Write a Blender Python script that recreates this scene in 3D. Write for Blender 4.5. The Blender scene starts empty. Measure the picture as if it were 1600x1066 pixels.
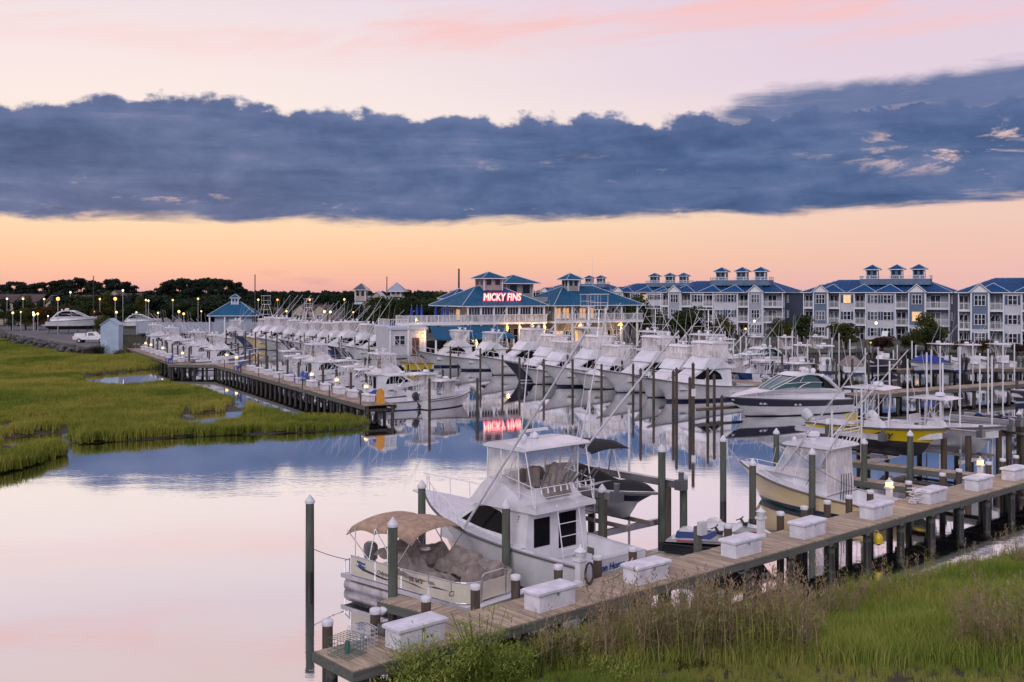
import bpy, math, random
from mathutils import Vector, Matrix, noise as mnoise
R = math.radians
sc = bpy.context.scene
COL = sc.collection
# ---------------------------------------------------------------- camera
cam = bpy.data.cameras.new("camera"); camo = bpy.data.objects.new("camera", cam); COL.objects.link(camo)
camo.location = (0, 0, 10); camo.rotation_euler = (R(90), 0, 0)
cam.sensor_width = 36; cam.lens = 36.45; cam.shift_y = -77 / 1600
cam.clip_start = 0.5; cam.clip_end = 9000
sc.camera = camo
F, HY, CX, CH = 1620.0, 456.0, 800.0, 10.0
def G(px, py, z=0.0):
    """ground point (world X, Y) that the surveyed photo coordinate px,py shows at height z"""
    s = (py - HY) / (CH - z); return Vector(((px - CX) / s, F / s))
def atY(px, Y): return (px - CX) * Y / F
def zat(py, Y): return CH - (py - HY) * Y / F
# ---------------------------------------------------------------- node helpers
def lin(c):
    return tuple(((x/12.92) if x <= .04045 else ((x+.055)/1.055)**2.4) for x in c)
def srgb(r, g, b): return lin((r/255, g/255, b/255)) + (1,)
class NT:
    def __init__(s, tree): s.t = tree; s.n = tree.nodes; s.l = tree.links; s.n.clear()
    def new(s, ty, **kw):
        n = s.n.new(ty)
        for k, v in kw.items(): setattr(n, k, v)
        return n
    def set(s, sock, v):
        if isinstance(v, bpy.types.NodeSocket): s.l.new(v, sock)
        elif v is not None:
            try: sock.default_value = v
            except Exception:
                sock.default_value = tuple(v) + (1,)
    def m(s, op, a, b=None, c=None, clamp=False):
        n = s.new("ShaderNodeMath", operation=op); n.use_clamp = clamp
        for i, x in enumerate((a, b, c)):
            if x is not None: s.set(n.inputs[i], x)
        return n.outputs[0]
    def mix(s, f, a, b, mode="MIX"):
        n = s.new("ShaderNodeMix", data_type="RGBA", blend_type=mode)
        s.set(n.inputs[0], f); s.set(n.inputs[6], a); s.set(n.inputs[7], b); return n.outputs[2]
    def ramp(s, f, stops, interp="LINEAR"):
        n = s.new("ShaderNodeValToRGB"); cr = n.color_ramp; cr.interpolation = interp
        while len(cr.elements) < len(stops): cr.elements.new(.5)
        for e, (p, c) in zip(cr.elements, stops):
            e.position = p; e.color = (tuple(c) + (1,))[:4] if not isinstance(c, (int, float)) else (c, c, c, 1)
        s.set(n.inputs[0], f); return n.outputs[0]
    def noise(s, vec, scale, detail=3, rough=.5, dist=0, out=0):
        n = s.new("ShaderNodeTexNoise"); s.set(n.inputs["Vector"], vec)
        n.inputs["Scale"].default_value = scale; n.inputs["Detail"].default_value = detail
        n.inputs["Roughness"].default_value = rough; n.inputs["Distortion"].default_value = dist
        return n.outputs[out]
    def smooth(s, x, a, b, lo=0., hi=1.):
        n = s.new("ShaderNodeMapRange", interpolation_type="SMOOTHSTEP")
        for i, v in enumerate((x, a, b, lo, hi)): s.set(n.inputs[i], v)
        return n.outputs[0]
    def comb(s, x, y, z):
        n = s.new("ShaderNodeCombineXYZ")
        for i, v in enumerate((x, y, z)): s.set(n.inputs[i], v)
        return n.outputs[0]
    def vmul(s, v, k):
        n = s.new("ShaderNodeVectorMath", operation="MULTIPLY"); s.set(n.inputs[0], v); n.inputs[1].default_value = k; return n.outputs[0]
# ---------------------------------------------------------------- sky (world), sun, exposure
w = bpy.data.worlds.new("World"); sc.world = w; w.use_nodes = True
t = NT(w.node_tree)
tc = t.new("ShaderNodeTexCoord")
sp = t.new("ShaderNodeSeparateXYZ"); t.l.new(tc.outputs["Generated"], sp.inputs[0])
dx, dy, dz = sp.outputs
hor = t.m("MAXIMUM", t.m("SQRT", t.m("ADD", t.m("MULTIPLY", dx, dx), t.m("MULTIPLY", dy, dy))), .02)
el = t.m("DIVIDE", dz, hor)                      # tan elevation
az = t.m("ARCTAN2", dx, dy)                      # 0 straight ahead, + to the right
ahead = t.m("DIVIDE", dy, hor)
# clear sky gradient, as read from the photograph
S_ = lambda *c: srgb(*c)
grad = t.ramp(t.m("MULTIPLY", el, 1.6, clamp=True), [
    (0.000, S_(226, 172, 168)), (0.016, S_(240, 182, 166)), (0.050, S_(250, 199, 164)), (0.100, S_(252, 216, 180)),
    (0.18, S_(250, 228, 206)), (0.28, S_(250, 234, 228)), (0.37, S_(245, 229, 229)), (0.46, S_(236, 220, 228)), (0.60, S_(246, 220, 216)), (0.80, S_(212, 210, 232)), (1.0, S_(172, 188, 226))])
grad = t.mix(t.m('MULTIPLY', t.smooth(az, -.1, .5, 0., .62), t.smooth(el, .26, .02, .55, 1.)), grad, S_(232, 190, 190))
back = t.ramp(t.m("MULTIPLY", el, 1.0, clamp=True), [
    (0.0, S_(160, 166, 200)), (0.06, S_(188, 184, 212)), (0.2, S_(208, 206, 230)), (0.5, S_(198, 206, 234)), (1.0, S_(172, 188, 226))])
grad = t.mix(t.m('MULTIPLY', t.smooth(az, -.3, .35, 0., .7), t.m('MULTIPLY', t.smooth(el, .13, .21), t.smooth(el, .55, .4))), grad, S_(222, 206, 228))
sky = t.mix(t.smooth(ahead, -.35, .65), back, grad)
# pink cirrus streaks high up
stv = t.comb(t.m("MULTIPLY", az, 2.2), t.m("SUBTRACT", t.m("MULTIPLY", el, 15.0), t.m("MULTIPLY", az, 1.4)), 3.0)
st = t.smooth(t.noise(stv, 1.25, 6, .6, .5), .43, .66)
st = t.m("MULTIPLY", st, t.smooth(el, .20, .27))
sky = t.mix(t.m("MULTIPLY", st, .85), sky, S_(252, 194, 190))
# the long slate cloud bank
cv = t.comb(t.m("MULTIPLY", az, 9.0), t.m("MULTIPLY", el, 16.0), 1.7)
n1 = t.noise(cv, 1.5, 7, .62, .3)
n2 = t.noise(t.comb(t.m("MULTIPLY", az, 20.0), t.m("MULTIPLY", el, 26.0), 5.1), 1.35, 5, .55)
n3 = t.noise(t.comb(t.m("MULTIPLY", az, 5.0), t.m("MULTIPLY", el, 34.0), 8.0), 1.6, 5, .6, .5)
azs = t.m("ADD", t.m("MULTIPLY", az, .5 / 3.14159 * 2.4), .5, clamp=True)   # -75..75 deg -> 0..1
def azp(px): return .5 + math.atan((px - 800) / 1620) * .5 / 3.14159 * 2.4
ev = lambda y: (456 - y) / 1620 * 4
topc = t.ramp(azs, [(0.0, ev(290)), (azp(-300), ev(205)), (azp(60), ev(190)), (azp(170), ev(166)), (azp(380), ev(166)), (azp(520), ev(180)),
                    (azp(800), ev(188)), (azp(1050), ev(186)), (azp(1110), ev(178)), (azp(1300), ev(180)), (azp(1700), ev(178)), (1.0, ev(300))])
topc = t.m("MULTIPLY", topc, .25)
lump = t.m("MULTIPLY", t.m("SUBTRACT", t.m("ADD", t.m("MULTIPLY", n2, .75), t.m("MULTIPLY", n1, .5)), .62), .058)
top = t.m("ADD", topc, lump)
bot = t.m("ADD", t.m("MULTIPLY", t.ramp(azs, [(0, ev(345)), (azp(0), ev(358)), (azp(640), ev(355)), (azp(1050), ev(345)), (azp(1600), ev(333)), (1, ev(330))]), .25),
          t.m("ADD", t.m("MULTIPLY", t.m("SUBTRACT", n3, .5), .034), t.m("MULTIPLY", t.m("SUBTRACT", n2, .5), .010)))
mt = t.smooth(t.m("SUBTRACT", top, el), -.0016, .0055)
mb = t.smooth(t.m("SUBTRACT", el, bot), -.001, .012)
bank = t.m("MULTIPLY", mt, mb)
# thinner upper sheet to the right
sheet_top = t.m("MULTIPLY", t.ramp(azs, [(0, ev(330)), (azp(1040), ev(200)), (azp(1090), ev(172)), (azp(1150), ev(140)), (azp(1210), ev(127)), (azp(1300), ev(121)), (azp(1600), ev(108)), (azp(1900), ev(110)), (1, ev(330))]), .25)
sheet_top = t.m("SUBTRACT", sheet_top, .011)
sheet = t.m("MULTIPLY", t.smooth(t.m("SUBTRACT", t.m("ADD", sheet_top, t.m("ADD", t.m("MULTIPLY", t.m("SUBTRACT", n3, .5), .034), t.m("MULTIPLY", t.m("SUBTRACT", n2, .5), .012))), el), -.004, .014),
            t.smooth(t.m("SUBTRACT", el, topc), -.04, -.005))
sheet = t.m("MULTIPLY", sheet, t.smooth(n3, .28, .5, .72, .97))
# bright gaps inside the bank, to the right and low
gap = t.m("MULTIPLY", t.smooth(t.noise(t.comb(t.m("MULTIPLY", az, 8.0), t.m("MULTIPLY", el, 26.0), 2.2), 1.5, 5, .66, .3), .60, .74),
          t.smooth(t.m("SUBTRACT", el, .105), .045, -.02))
gap = t.m("MAXIMUM", gap, t.m("MULTIPLY", t.smooth(t.noise(t.comb(t.m("MULTIPLY", az, 11.0), t.m("MULTIPLY", el, 40.0), 7.7), 1.3, 6, .66, .5), .52, .66), t.m("MULTIPLY", t.smooth(az, .28, .40), t.m("MULTIPLY", t.smooth(el, .10, .118), t.smooth(el, .158, .138)))))
gapR = t.m("MULTIPLY", gap, t.smooth(az, -.15, .40, .45, 1.0))
alpha = t.m("MULTIPLY", t.m("MAXIMUM", bank, sheet), t.m("SUBTRACT", 1.0, t.m("MULTIPLY", gapR, .75)))
alpha = t.m("MULTIPLY", alpha, t.smooth(t.m("ABSOLUTE", az), 1.25, .8))
ccol = t.ramp(t.m("ADD", t.m("MULTIPLY", n1, .55), t.m("MULTIPLY", n3, .5)), [(.34, S_(62, 84, 124)), (.5, S_(80, 102, 144)), (.62, S_(98, 116, 156)), (.80, S_(146, 142, 176))])
ccol = t.mix(t.smooth(t.m("SUBTRACT", top, el), .022, .0, 0., .45), ccol, S_(112, 124, 166))
ccol = t.mix(t.m("MULTIPLY", gap, .4), ccol, S_(226, 176, 180))
sky = t.mix(alpha, sky, ccol)
# low thin violet streaks under the bank
ls = t.m("MULTIPLY", t.smooth(n3, .56, .70), t.m("MULTIPLY", t.smooth(el, .075, .05), t.smooth(az, .2, -.4)))
sky = t.mix(t.m("MULTIPLY", t.m("MULTIPLY", ls, t.smooth(el, .028, .006)), .55), sky, S_(196, 148, 158))
bgn = t.new("ShaderNodeBackground"); t.set(bgn.inputs[0], sky); bgn.inputs[1].default_value = 1.0
nis = t.new("ShaderNodeTexSky", sky_type="NISHITA"); nis.sun_disc = False
nis.sun_elevation = R(3); nis.sun_rotation = R(-20); nis.altitude = 10
bg2 = t.new("ShaderNodeBackground"); t.l.new(nis.outputs[0], bg2.inputs[0]); bg2.inputs[1].default_value = 0.0015
add = t.new("ShaderNodeAddShader"); t.l.new(bgn.outputs[0], add.inputs[0]); t.l.new(bg2.outputs[0], add.inputs[1])
out = t.new("ShaderNodeOutputWorld"); t.l.new(add.outputs[0], out.inputs[0])
sun = bpy.data.lights.new("sun", "SUN"); suno = bpy.data.objects.new("sun", sun); COL.objects.link(suno)
sun.energy = 1.3; sun.angle = R(30); sun.color = (1, .96, .95)
suno.rotation_euler = Vector((.25, .75, -.45)).to_track_quat("-Z", "Y").to_euler()   # soft light of the bright eastern dusk sky
vs = sc.view_settings; vs.view_transform = "Standard"; vs.look = "None"; vs.exposure = 0.0; vs.gamma = 1; vs.use_curve_mapping = False
sc.cycles.use_denoising = True
sc.cycles.max_bounces = 6; sc.cycles.transparent_max_bounces = 12; sc.cycles.sample_clamp_indirect = 4
sc.cycles.caustics_reflective = False; sc.cycles.caustics_refractive = False
# ---------------------------------------------------------------- materials
MATS = {}
def mat(name, col, rough=.6, metal=0., var=0., nscale=0., namt=.15, bump=0., bscale=None, emit=None, estr=0., spec=.5, obj_var=0., coat=0., stretch=None, ob=True, dark=None):
    m = bpy.data.materials.new(name); m.use_nodes = True; t = NT(m.node_tree)
    o = t.new("ShaderNodeOutputMaterial"); b = t.new("ShaderNodeBsdfPrincipled"); t.l.new(b.outputs[0], o.inputs[0])
    b.inputs["Roughness"].default_value = rough; b.inputs["Metallic"].default_value = metal
    b.inputs["Specular IOR Level"].default_value = spec; b.inputs["Coat Weight"].default_value = coat
    c = tuple(col) + (1,) if len(col) == 3 else col
    cs = c
    tcn = t.new("ShaderNodeTexCoord"); vec = tcn.outputs["Object"]
    if obj_var and nscale:
        oz = t.new("ShaderNodeObjectInfo"); va = t.new("ShaderNodeVectorMath", operation="ADD"); t.l.new(vec, va.inputs[0]); t.l.new(t.vmul(oz.outputs["Location"], (3.1, 3.7, 1)), va.inputs[1]); vec = va.outputs[0]
    if stretch: vec = t.vmul(vec, stretch)
    if nscale:
        nz = t.noise(vec, nscale, 4, .6)
        d = dark if dark else tuple(x * (1 - namt * 2.2) for x in c[:3])
        cs = t.mix(t.smooth(nz, .36, .66), tuple(d) + (1,), tuple(min(1, x * (1 + namt * .5)) for x in c[:3]) + (1,))
    if obj_var:
        oi = t.new("ShaderNodeObjectInfo")
        k = t.m("ADD", t.m("MULTIPLY", oi.outputs["Random"], obj_var * 2), 1 - obj_var)
        cs = t.mix(1.0, cs, t.comb(k, k, k), "MULTIPLY")
    t.set(b.inputs["Base Color"], cs)
    if bump:
        bn = t.new("ShaderNodeBump"); bn.inputs["Strength"].default_value = bump; bn.inputs["Distance"].default_value = .02
        t.l.new(t.noise(vec, bscale or nscale or 20, 4, .6), bn.inputs["Height"]); t.l.new(bn.outputs[0], b.inputs["Normal"])
    if emit:
        b.inputs["Emission Color"].default_value = tuple(emit) + (1,); b.inputs["Emission Strength"].default_value = estr
    MATS[name] = m; return m
def glass_like(name, tint, alpha, rough=.08):
    m = bpy.data.materials.new(name); m.use_nodes = True; t = NT(m.node_tree)
    o = t.new("ShaderNodeOutputMaterial"); tr = t.new("ShaderNodeBsdfTransparent"); g = t.new("ShaderNodeBsdfPrincipled")
    g.inputs["Base Color"].default_value = tuple(tint) + (1,); g.inputs["Roughness"].default_value = rough
    tcn = t.new("ShaderNodeTexCoord"); nz = t.noise(t.vmul(tcn.outputs["Object"], (1.2, 1.2, .5)), 2.2, 3, .6, .6)
    bn = t.new("ShaderNodeBump"); bn.inputs["Strength"].default_value = .5; bn.inputs["Distance"].default_value = .1
    t.l.new(nz, bn.inputs["Height"]); t.l.new(bn.outputs[0], g.inputs["Normal"])
    mx = t.new("ShaderNodeMixShader"); t.set(mx.inputs[0], t.smooth(nz, .3, .75, alpha * .6, min(1, alpha * 1.4)))
    t.l.new(tr.outputs[0], mx.inputs[1]); t.l.new(g.outputs[0], mx.inputs[2]); t.l.new(mx.outputs[0], o.inputs[0]); MATS[name] = m; return m
M = MATS
mat("gelcoat", (.73, .72, .76), .28, nscale=1.1, namt=.06, coat=.3)
mat("gelcoat_grey", (.56, .57, .60), .35, nscale=1.5, namt=.05)
mat("deck_white", (.67, .66, .70), .55, nscale=5, namt=.05, bump=.1, bscale=60)
mat("navy", (.007, .010, .032), .3, coat=.15)
mat("royal", (.012, .035, .16), .2, coat=.4)
mat("cream", (.86, .66, .37), .25, coat=.4, nscale=1.2, namt=.03)
mat("bottom_blue", (.012, .035, .13), .6, nscale=3, namt=.2)
mat("bottom_black", (.015, .015, .018), .6, nscale=3, namt=.2)
mat("bottom_red", (.16, .03, .025), .6)
mat("bottom_teal", (.02, .11, .13), .5)
mat("rail_metal", (.80, .79, .80), .32, .35)
mat("alu", (.62, .62, .64), .38, .9, nscale=3, namt=.06)
mat("pontoon_alu", (.62, .60, .60), .35, .75, nscale=2.5, namt=.15)
mat("black_glass", (.006, .006, .008), .15, spec=.08)
mat("teal_glass", (.03, .09, .085), .08, spec=.8)
mat("black_plastic", (.02, .02, .022), .45)
mat("dark_canvas", (.012, .012, .015), .85, nscale=8, namt=.2, bump=.4, bscale=5)
mat("tan_canvas", (.42, .285, .20), .85, nscale=5, namt=.12, bump=.3, bscale=7)
mat("taupe_canvas", (.27, .222, .20), .9, nscale=4, namt=.14, bump=.6, bscale=5)
mat("blue_canvas", (.012, .045, .30), .8, nscale=4, namt=.15, bump=.3, bscale=6)
mat("rub", (.10, .09, .09), .5)
mat("yellow_paint", (.62, .46, .008), .3, coat=.3, nscale=2, namt=.04)
mat("orange_paint", (.60, .26, .02), .5, nscale=4, namt=.1)
mat("blue_paint", (.015, .07, .33), .45, nscale=4, namt=.08)
mat("sky_blue_paint", (.18, .30, .42), .6)
mat("red_paint", (.42, .02, .03), .4)
mat("engine_grey", (.10, .105, .115), .35, coat=.3)
mat("teak", (.30, .17, .085), .6, nscale=8, namt=.15)
mat("plank", (.43, .335, .245), .85, nscale=2.2, namt=.16, bump=.3, bscale=14, stretch=(7, .7, 7), obj_var=.2)
mat("plank_far", (.38, .285, .22), .9, nscale=1.2, namt=.22)
mat("timber", (.125, .128, .112), .9, nscale=1.5, namt=.12, bump=.12, bscale=9, stretch=(.5, 5, 8))
mat("timber_dark", (.070, .060, .050), .9, nscale=3, namt=.3, bump=.3, bscale=20)
def pile_mat(name, dry, wet, zwet):
    m = bpy.data.materials.new(name); m.use_nodes = True; t = NT(m.node_tree)
    o = t.new("ShaderNodeOutputMaterial"); b = t.new("ShaderNodeBsdfPrincipled"); t.l.new(b.outputs[0], o.inputs[0])
    g = t.new("ShaderNodeNewGeometry"); s = t.new("ShaderNodeSeparateXYZ"); t.l.new(g.outputs["Position"], s.inputs[0])
    oi = t.new("ShaderNodeObjectInfo")
    v = t.vmul(g.outputs["Position"], (9, 9, 1.1)); nz = t.noise(v, 1.0, 5, .65)
    d = t.mix(t.smooth(nz, .3, .7), tuple(x * .6 for x in dry) + (1,), tuple(x * 1.25 for x in dry) + (1,))
    d = t.mix(t.m("MULTIPLY", oi.outputs["Random"], .45), d, (dry[0] * 1.25, dry[1] * .93, dry[2] * .82, 1))
    zz = t.m("ADD", s.outputs[2], t.m("MULTIPLY", t.m("SUBTRACT", nz, .5), .22))
    t.set(b.inputs["Base Color"], t.mix(t.smooth(zz, zwet, zwet + .07), tuple(wet) + (1,), d))
    t.set(b.inputs["Roughness"], t.smooth(zz, zwet, zwet + .1, .5, .92))
    bn = t.new("ShaderNodeBump"); bn.inputs["Strength"].default_value = .6; bn.inputs["Distance"].default_value = .03
    t.l.new(nz, bn.inputs["Height"]); t.l.new(bn.outputs[0], b.inputs["Normal"]); MATS[name] = m
pile_mat("pile", (.092, .112, .092), (.020, .020, .019), .52)
pile_mat("pile_brown", (.088, .068, .054), (.022, .020, .019), .52)
mat("cap_white", (.68, .67, .72), .5, nscale=9, namt=.06)
mat("cap_black", (.03, .03, .033), .5)
mat("dock_box", (.70, .69, .76), .4, nscale=2.2, namt=.085, obj_var=.05)
mat("rope", (.50, .46, .40), .9)
mat("rope_dark", (.05, .05, .055), .9)
mat("wire", (.04, .13, .11), .6)
mat("lamp_amber", (1, .7, .3), .5, emit=(1, .44, .07), estr=2.6)
mat("lamp_yellow", (1, .8, .4), .5, emit=(1, .60, .14), estr=2.6)
mat("lamp_sodium", (1, .6, .2), .5, emit=(1, .36, .05), estr=3.6)
mat("lamp_white", (1, .95, .8), .5, emit=(1, .86, .5), estr=2.5)
mat("lamp_green", (.8, 1, .8), .5, emit=(.55, 1, .5), estr=3.5)
mat("tail_red", (.5, .02, .03), .4, emit=(1, .06, .05), estr=1.2)
mat("neon_white", (1, .8, .6), .5, emit=(1, .52, .36), estr=1.5)
mat("neon_red", (1, .1, .2), .5, emit=(1, .04, .08), estr=2.8)
mat("roof_blue", (.012, .070, .195), .7, spec=.12, nscale=.35, namt=.10)
mat("roof_teal", (.018, .100, .195), .7, spec=.12, nscale=.35, namt=.10)
mat("roof_trim", (.45, .52, .60), .5)
mat("siding_white", (.52, .52, .57), .7, nscale=.8, namt=.05)
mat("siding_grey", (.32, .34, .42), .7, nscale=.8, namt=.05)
mat("siding_blue", (.115, .165, .255), .7, nscale=.8, namt=.08)
mat("siding_dark", (.022, .060, .125), .7, nscale=.8, namt=.1)
mat("siding_taupe", (.30, .285, .285), .75, nscale=.8, namt=.06)
mat("siding_tan", (.40, .33, .28), .8, nscale=.8, namt=.08)
mat("siding_paleblue", (.36, .46, .58), .7, nscale=.7, namt=.06)
mat("trim", (.74, .73, .76), .55)
mat("pane", (.016, .020, .030), .08, spec=.3, obj_var=.5)
mat("pane_grey", (.09, .10, .12), .12, spec=.6, obj_var=.5)
mat("pane_lit", (.9, .6, .3), .3, emit=(1, .50, .15), estr=.6)
mat("pane_red", (.6, .1, .1), .3, emit=(1, .10, .10), estr=.7)
mat("shutter", (.015, .045, .105), .6)
mat("concrete", (.24, .235, .24), .85, nscale=.9, namt=.1, bump=.1, bscale=12)
mat("asphalt", (.115, .115, .125), .9, nscale=.25, namt=.15)
mat("paving", (.17, .15, .14), .9, nscale=.5, namt=.15)
mat("rock", (.11, .105, .105), .9, nscale=1.5, namt=.3, bump=.5, bscale=4)
mat("roof_brown", (.085, .055, .055), .85, nscale=.8, namt=.15)
mat("brick_red", (.14, .055, .045), .85, nscale=.8, namt=.15)
mat("bark", (.06, .045, .035), .95, nscale=4, namt=.3)
mat("person_cloth", (.10, .04, .05), .9)
mat("skin", (.40, .24, .18), .6)
mat("tyre", (.012, .012, .012), .8)
def leaf_mat(name, c1, c2, tr=.25):
    m = bpy.data.materials.new(name); m.use_nodes = True; t = NT(m.node_tree)
    o = t.new("ShaderNodeOutputMaterial"); b = t.new("ShaderNodeBsdfPrincipled"); b.inputs["Roughness"].default_value = .75
    b.inputs["Specular IOR Level"].default_value = .15
    g = t.new("ShaderNodeNewGeometry"); oi = t.new("ShaderNodeObjectInfo")
    nz = t.noise(g.outputs["Position"], .9, 3, .6)
    f = t.m("ADD", t.m("MULTIPLY", nz, .9), t.m("MULTIPLY", t.m("ADD", g.outputs["Random Per Island"], oi.outputs["Random"]), .28), clamp=True)
    c = t.mix(t.smooth(f, .4, .95), tuple(c1) + (1,), tuple(c2) + (1,)); t.set(b.inputs["Base Color"], c)
    tl = t.new("ShaderNodeBsdfTranslucent"); t.set(tl.inputs[0], c)
    mx = t.new("ShaderNodeMixShader"); mx.inputs[0].default_value = tr; t.l.new(b.outputs[0], mx.inputs[1]); t.l.new(tl.outputs[0], mx.inputs[2])
    t.l.new(mx.outputs[0], o.inputs[0]); MATS[name] = m
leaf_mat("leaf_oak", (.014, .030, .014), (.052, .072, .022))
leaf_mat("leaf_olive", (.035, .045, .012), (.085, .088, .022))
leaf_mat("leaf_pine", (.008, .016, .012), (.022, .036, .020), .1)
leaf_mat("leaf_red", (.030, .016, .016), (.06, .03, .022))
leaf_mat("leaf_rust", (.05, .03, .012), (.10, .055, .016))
leaf_mat("leaf_bush", (.16, .22, .04), (.38, .43, .10), .4)
glass_like("vinyl", (.78, .74, .74), .40, .12)
glass_like("vinyl_dense", (.80, .75, .74), .72, .2)
glass_like("rail_glass", (.62, .60, .62), .65, .25)
# ---------------------------------------------------------------- mesh builder
class MB:
    def __init__(s): s.v = []; s.f = []; s.mi = []; s.mats = []; s.sm = []
    def mid(s, name):
        if name not in s.mats: s.mats.append(name)
        return s.mats.index(name)
    def add(s, vs, fs, m, smooth=False):
        o = len(s.v); k = s.mid(m)
        s.v += [tuple(p) for p in vs]
        for f in fs: s.f.append(tuple(i + o for i in f)); s.mi.append(k); s.sm.append(smooth)
        return s
    def box(s, x0, x1, y0, y1, z0, z1, m):
        vs = [(x, y, z) for z in (z0, z1) for y in (y0, y1) for x in (x0, x1)]
        return s.add(vs, [(0, 2, 3, 1), (4, 5, 7, 6), (0, 1, 5, 4), (2, 6, 7, 3), (0, 4, 6, 2), (1, 3, 7, 5)], m)
    def bbox(s, x0, x1, y0, y1, z0, z1, m, b=.02):
        """box with chamfered vertical edges and top"""
        def ring(x0, x1, y0, y1, z, c): return [(x0+c, y0, z), (x1-c, y0, z), (x1, y0+c, z), (x1, y1-c, z), (x1-c, y1, z), (x0+c, y1, z), (x0, y1-c, z), (x0, y0+c, z)]
        rings = [ring(x0, x1, y0, y1, z0, b), ring(x0, x1, y0, y1, z1 - b, b), ring(x0+b, x1-b, y0+b, y1-b, z1, b)]
        return s.loft(rings, m, closed=True, cap=True, smooth=False)
    def obox(s, p, q, wd, h, m, up=(0, 0, 1)):
        """beam from p to q with width wd and height h"""
        p = Vector(p); q = Vector(q); d = (q - p); L = d.length
        if L < 1e-6: return s
        d /= L; u = Vector(up)
        if abs(d.dot(u)) > .98: u = Vector((1, 0, 0))
        a = d.cross(u).normalized() * wd / 2; c = a.cross(d).normalized() * h / 2
        vs = [e + i * a + j * c for e in (p, q) for i in (-1, 1) for j in (-1, 1)]
        return s.add(vs, [(0, 1, 3, 2), (4, 6, 7, 5), (0, 4, 5, 1), (2, 3, 7, 6), (0, 2, 6, 4), (1, 5, 7, 3)], m)
    def tube(s, p, q, r, m, r2=None, n=6, cap=True):
        p = Vector(p); q = Vector(q); d = q - p
        if d.length < 1e-6: return s
        d.normalize(); u = Vector((0, 0, 1)) if abs(d.z) < .95 else Vector((1, 0, 0))
        a = d.cross(u).normalized(); b = d.cross(a); r2 = r if r2 is None else r2
        vs = [p + r * (math.cos(2*math.pi*i/n) * a + math.sin(2*math.pi*i/n) * b) for i in range(n)] + [q + r2 * (math.cos(2*math.pi*i/n) * a + math.sin(2*math.pi*i/n) * b) for i in range(n)]
        s.add(vs, [(i, (i+1) % n, n + (i+1) % n, n + i) for i in range(n)], m, True)
        if cap: s.add(vs[:n], [tuple(range(n - 1, -1, -1))], m); s.add(vs[n:], [tuple(range(n))], m)
        return s
    def path(s, pts, r, m, n=5):
        for a, b in zip(pts, pts[1:]): s.tube(a, b, r, m, n=n)
        return s
    def loft(s, rings, m, closed=True, cap=False, smooth=True):
        n = len(rings[0]); vs = [p for r in rings for p in r]; fs = []
        for i in range(len(rings) - 1):
            for j in range(n if closed else n - 1):
                k = (j + 1) % n; fs.append((i*n + j, i*n + k, (i+1)*n + k, (i+1)*n + j))
        s.add(vs, fs, m, smooth)
        if cap: s.add(rings[0], [tuple(range(n - 1, -1, -1))], m); s.add(rings[-1], [tuple(range(n))], m)
        return s
    def lathe(s, prof, c, m, n=10, smooth=True):
        """prof = [(r, z)...] round vertical axis at c"""
        rings = [[(c[0] + r * math.cos(2*math.pi*i/n), c[1] + r * math.sin(2*math.pi*i/n), c[2] + z) for i in range(n)] for r, z in prof]
        return s.loft(rings, m, True, True, smooth)
    def prism(s, poly, z0, z1, m):
        n = len(poly); a = [(x, y, z0) for x, y in poly]; b = [(x, y, z1) for x, y in poly]
        return s.loft([a, b], m, True, True, False)
    def quad(s, a, b, c, d, m): return s.add([a, b, c, d], [(0, 1, 2, 3)], m)
    def body(s, poly, wf, m, smooth=False, y0=0.):
        """side profile polygon (x,z) with half width wf(x,z)"""
        n = len(poly); L = [(x, y0 + wf(x, z), z) for x, z in poly]; Rr = [(x, y0 - wf(x, z), z) for x, z in poly]
        s.add(L, [tuple(range(n))], m); s.add(Rr, [tuple(range(n - 1, -1, -1))], m)
        s.add(L + Rr, [(i, n + i, n + (i+1) % n, (i+1) % n) for i in range(n)], m, smooth)
        return s
    def patch(s, poly, wf, m, off=.006, y0=0., th=.012):
        """side windows: same surface as body, a little proud, on both sides"""
        n = len(poly)
        for sg in (1, -1):
            a = [(x, y0 + sg * (wf(x, z) - th), z) for x, z in poly]; b = [(x, y0 + sg * (wf(x, z) + off), z) for x, z in poly]
            s.add(a + b, [tuple(range(n, 2*n))] + [(i, (i+1) % n, n + (i+1) % n, n + i) for i in range(n)], m)
        return s
    def mesh(s, name):
        me = bpy.data.meshes.new(name); me.from_pydata(s.v, [], s.f)
        for m in s.mats: me.materials.append(MATS[m])
        me.polygons.foreach_set("material_index", s.mi); me.polygons.foreach_set("use_smooth", s.sm)
        me.update(); return me
    def build(s, name, parent=None, loc=None, kind=None, label=None, fix=True):
        me = s.mesh(name)
        if fix and len(s.f) < 60000:
            import bmesh
            bm = bmesh.new(); bm.from_mesh(me); bmesh.ops.remove_doubles(bm, verts=bm.verts, dist=1e-5)
            bmesh.ops.recalc_face_normals(bm, faces=bm.faces); bm.to_mesh(me); bm.free()
            if any(s.sm): me.set_sharp_from_angle(angle=R(38))
        o = bpy.data.objects.new(name, me); COL.objects.link(o)
        if parent is not None: o.parent = parent
        if loc is not None: o.location = loc
        if kind: o["kind"] = kind
        if label: o["label"] = label
        return o
def link(name, me, parent=None, loc=(0, 0, 0), rz=0., scale=None):
    o = bpy.data.objects.new(name, me); COL.objects.link(o); o.parent = parent; o.location = loc; o.rotation_euler = (0, 0, rz)
    if scale is not None: o.scale = scale
    return o
def tag(o, label, cat, group=None):
    o["label"] = label; o["category"] = cat
    if group: o["group"] = group
    return o
def thing(name, label, cat, loc=(0, 0, 0), rz=0., group=None):
    o = bpy.data.objects.new(name, None); COL.objects.link(o); o.empty_display_size = .2
    o.location = loc; o.rotation_euler = (0, 0, rz); return tag(o, label, cat, group)
KIDS = {}
def kids(o):
    return list(o.children)
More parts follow.
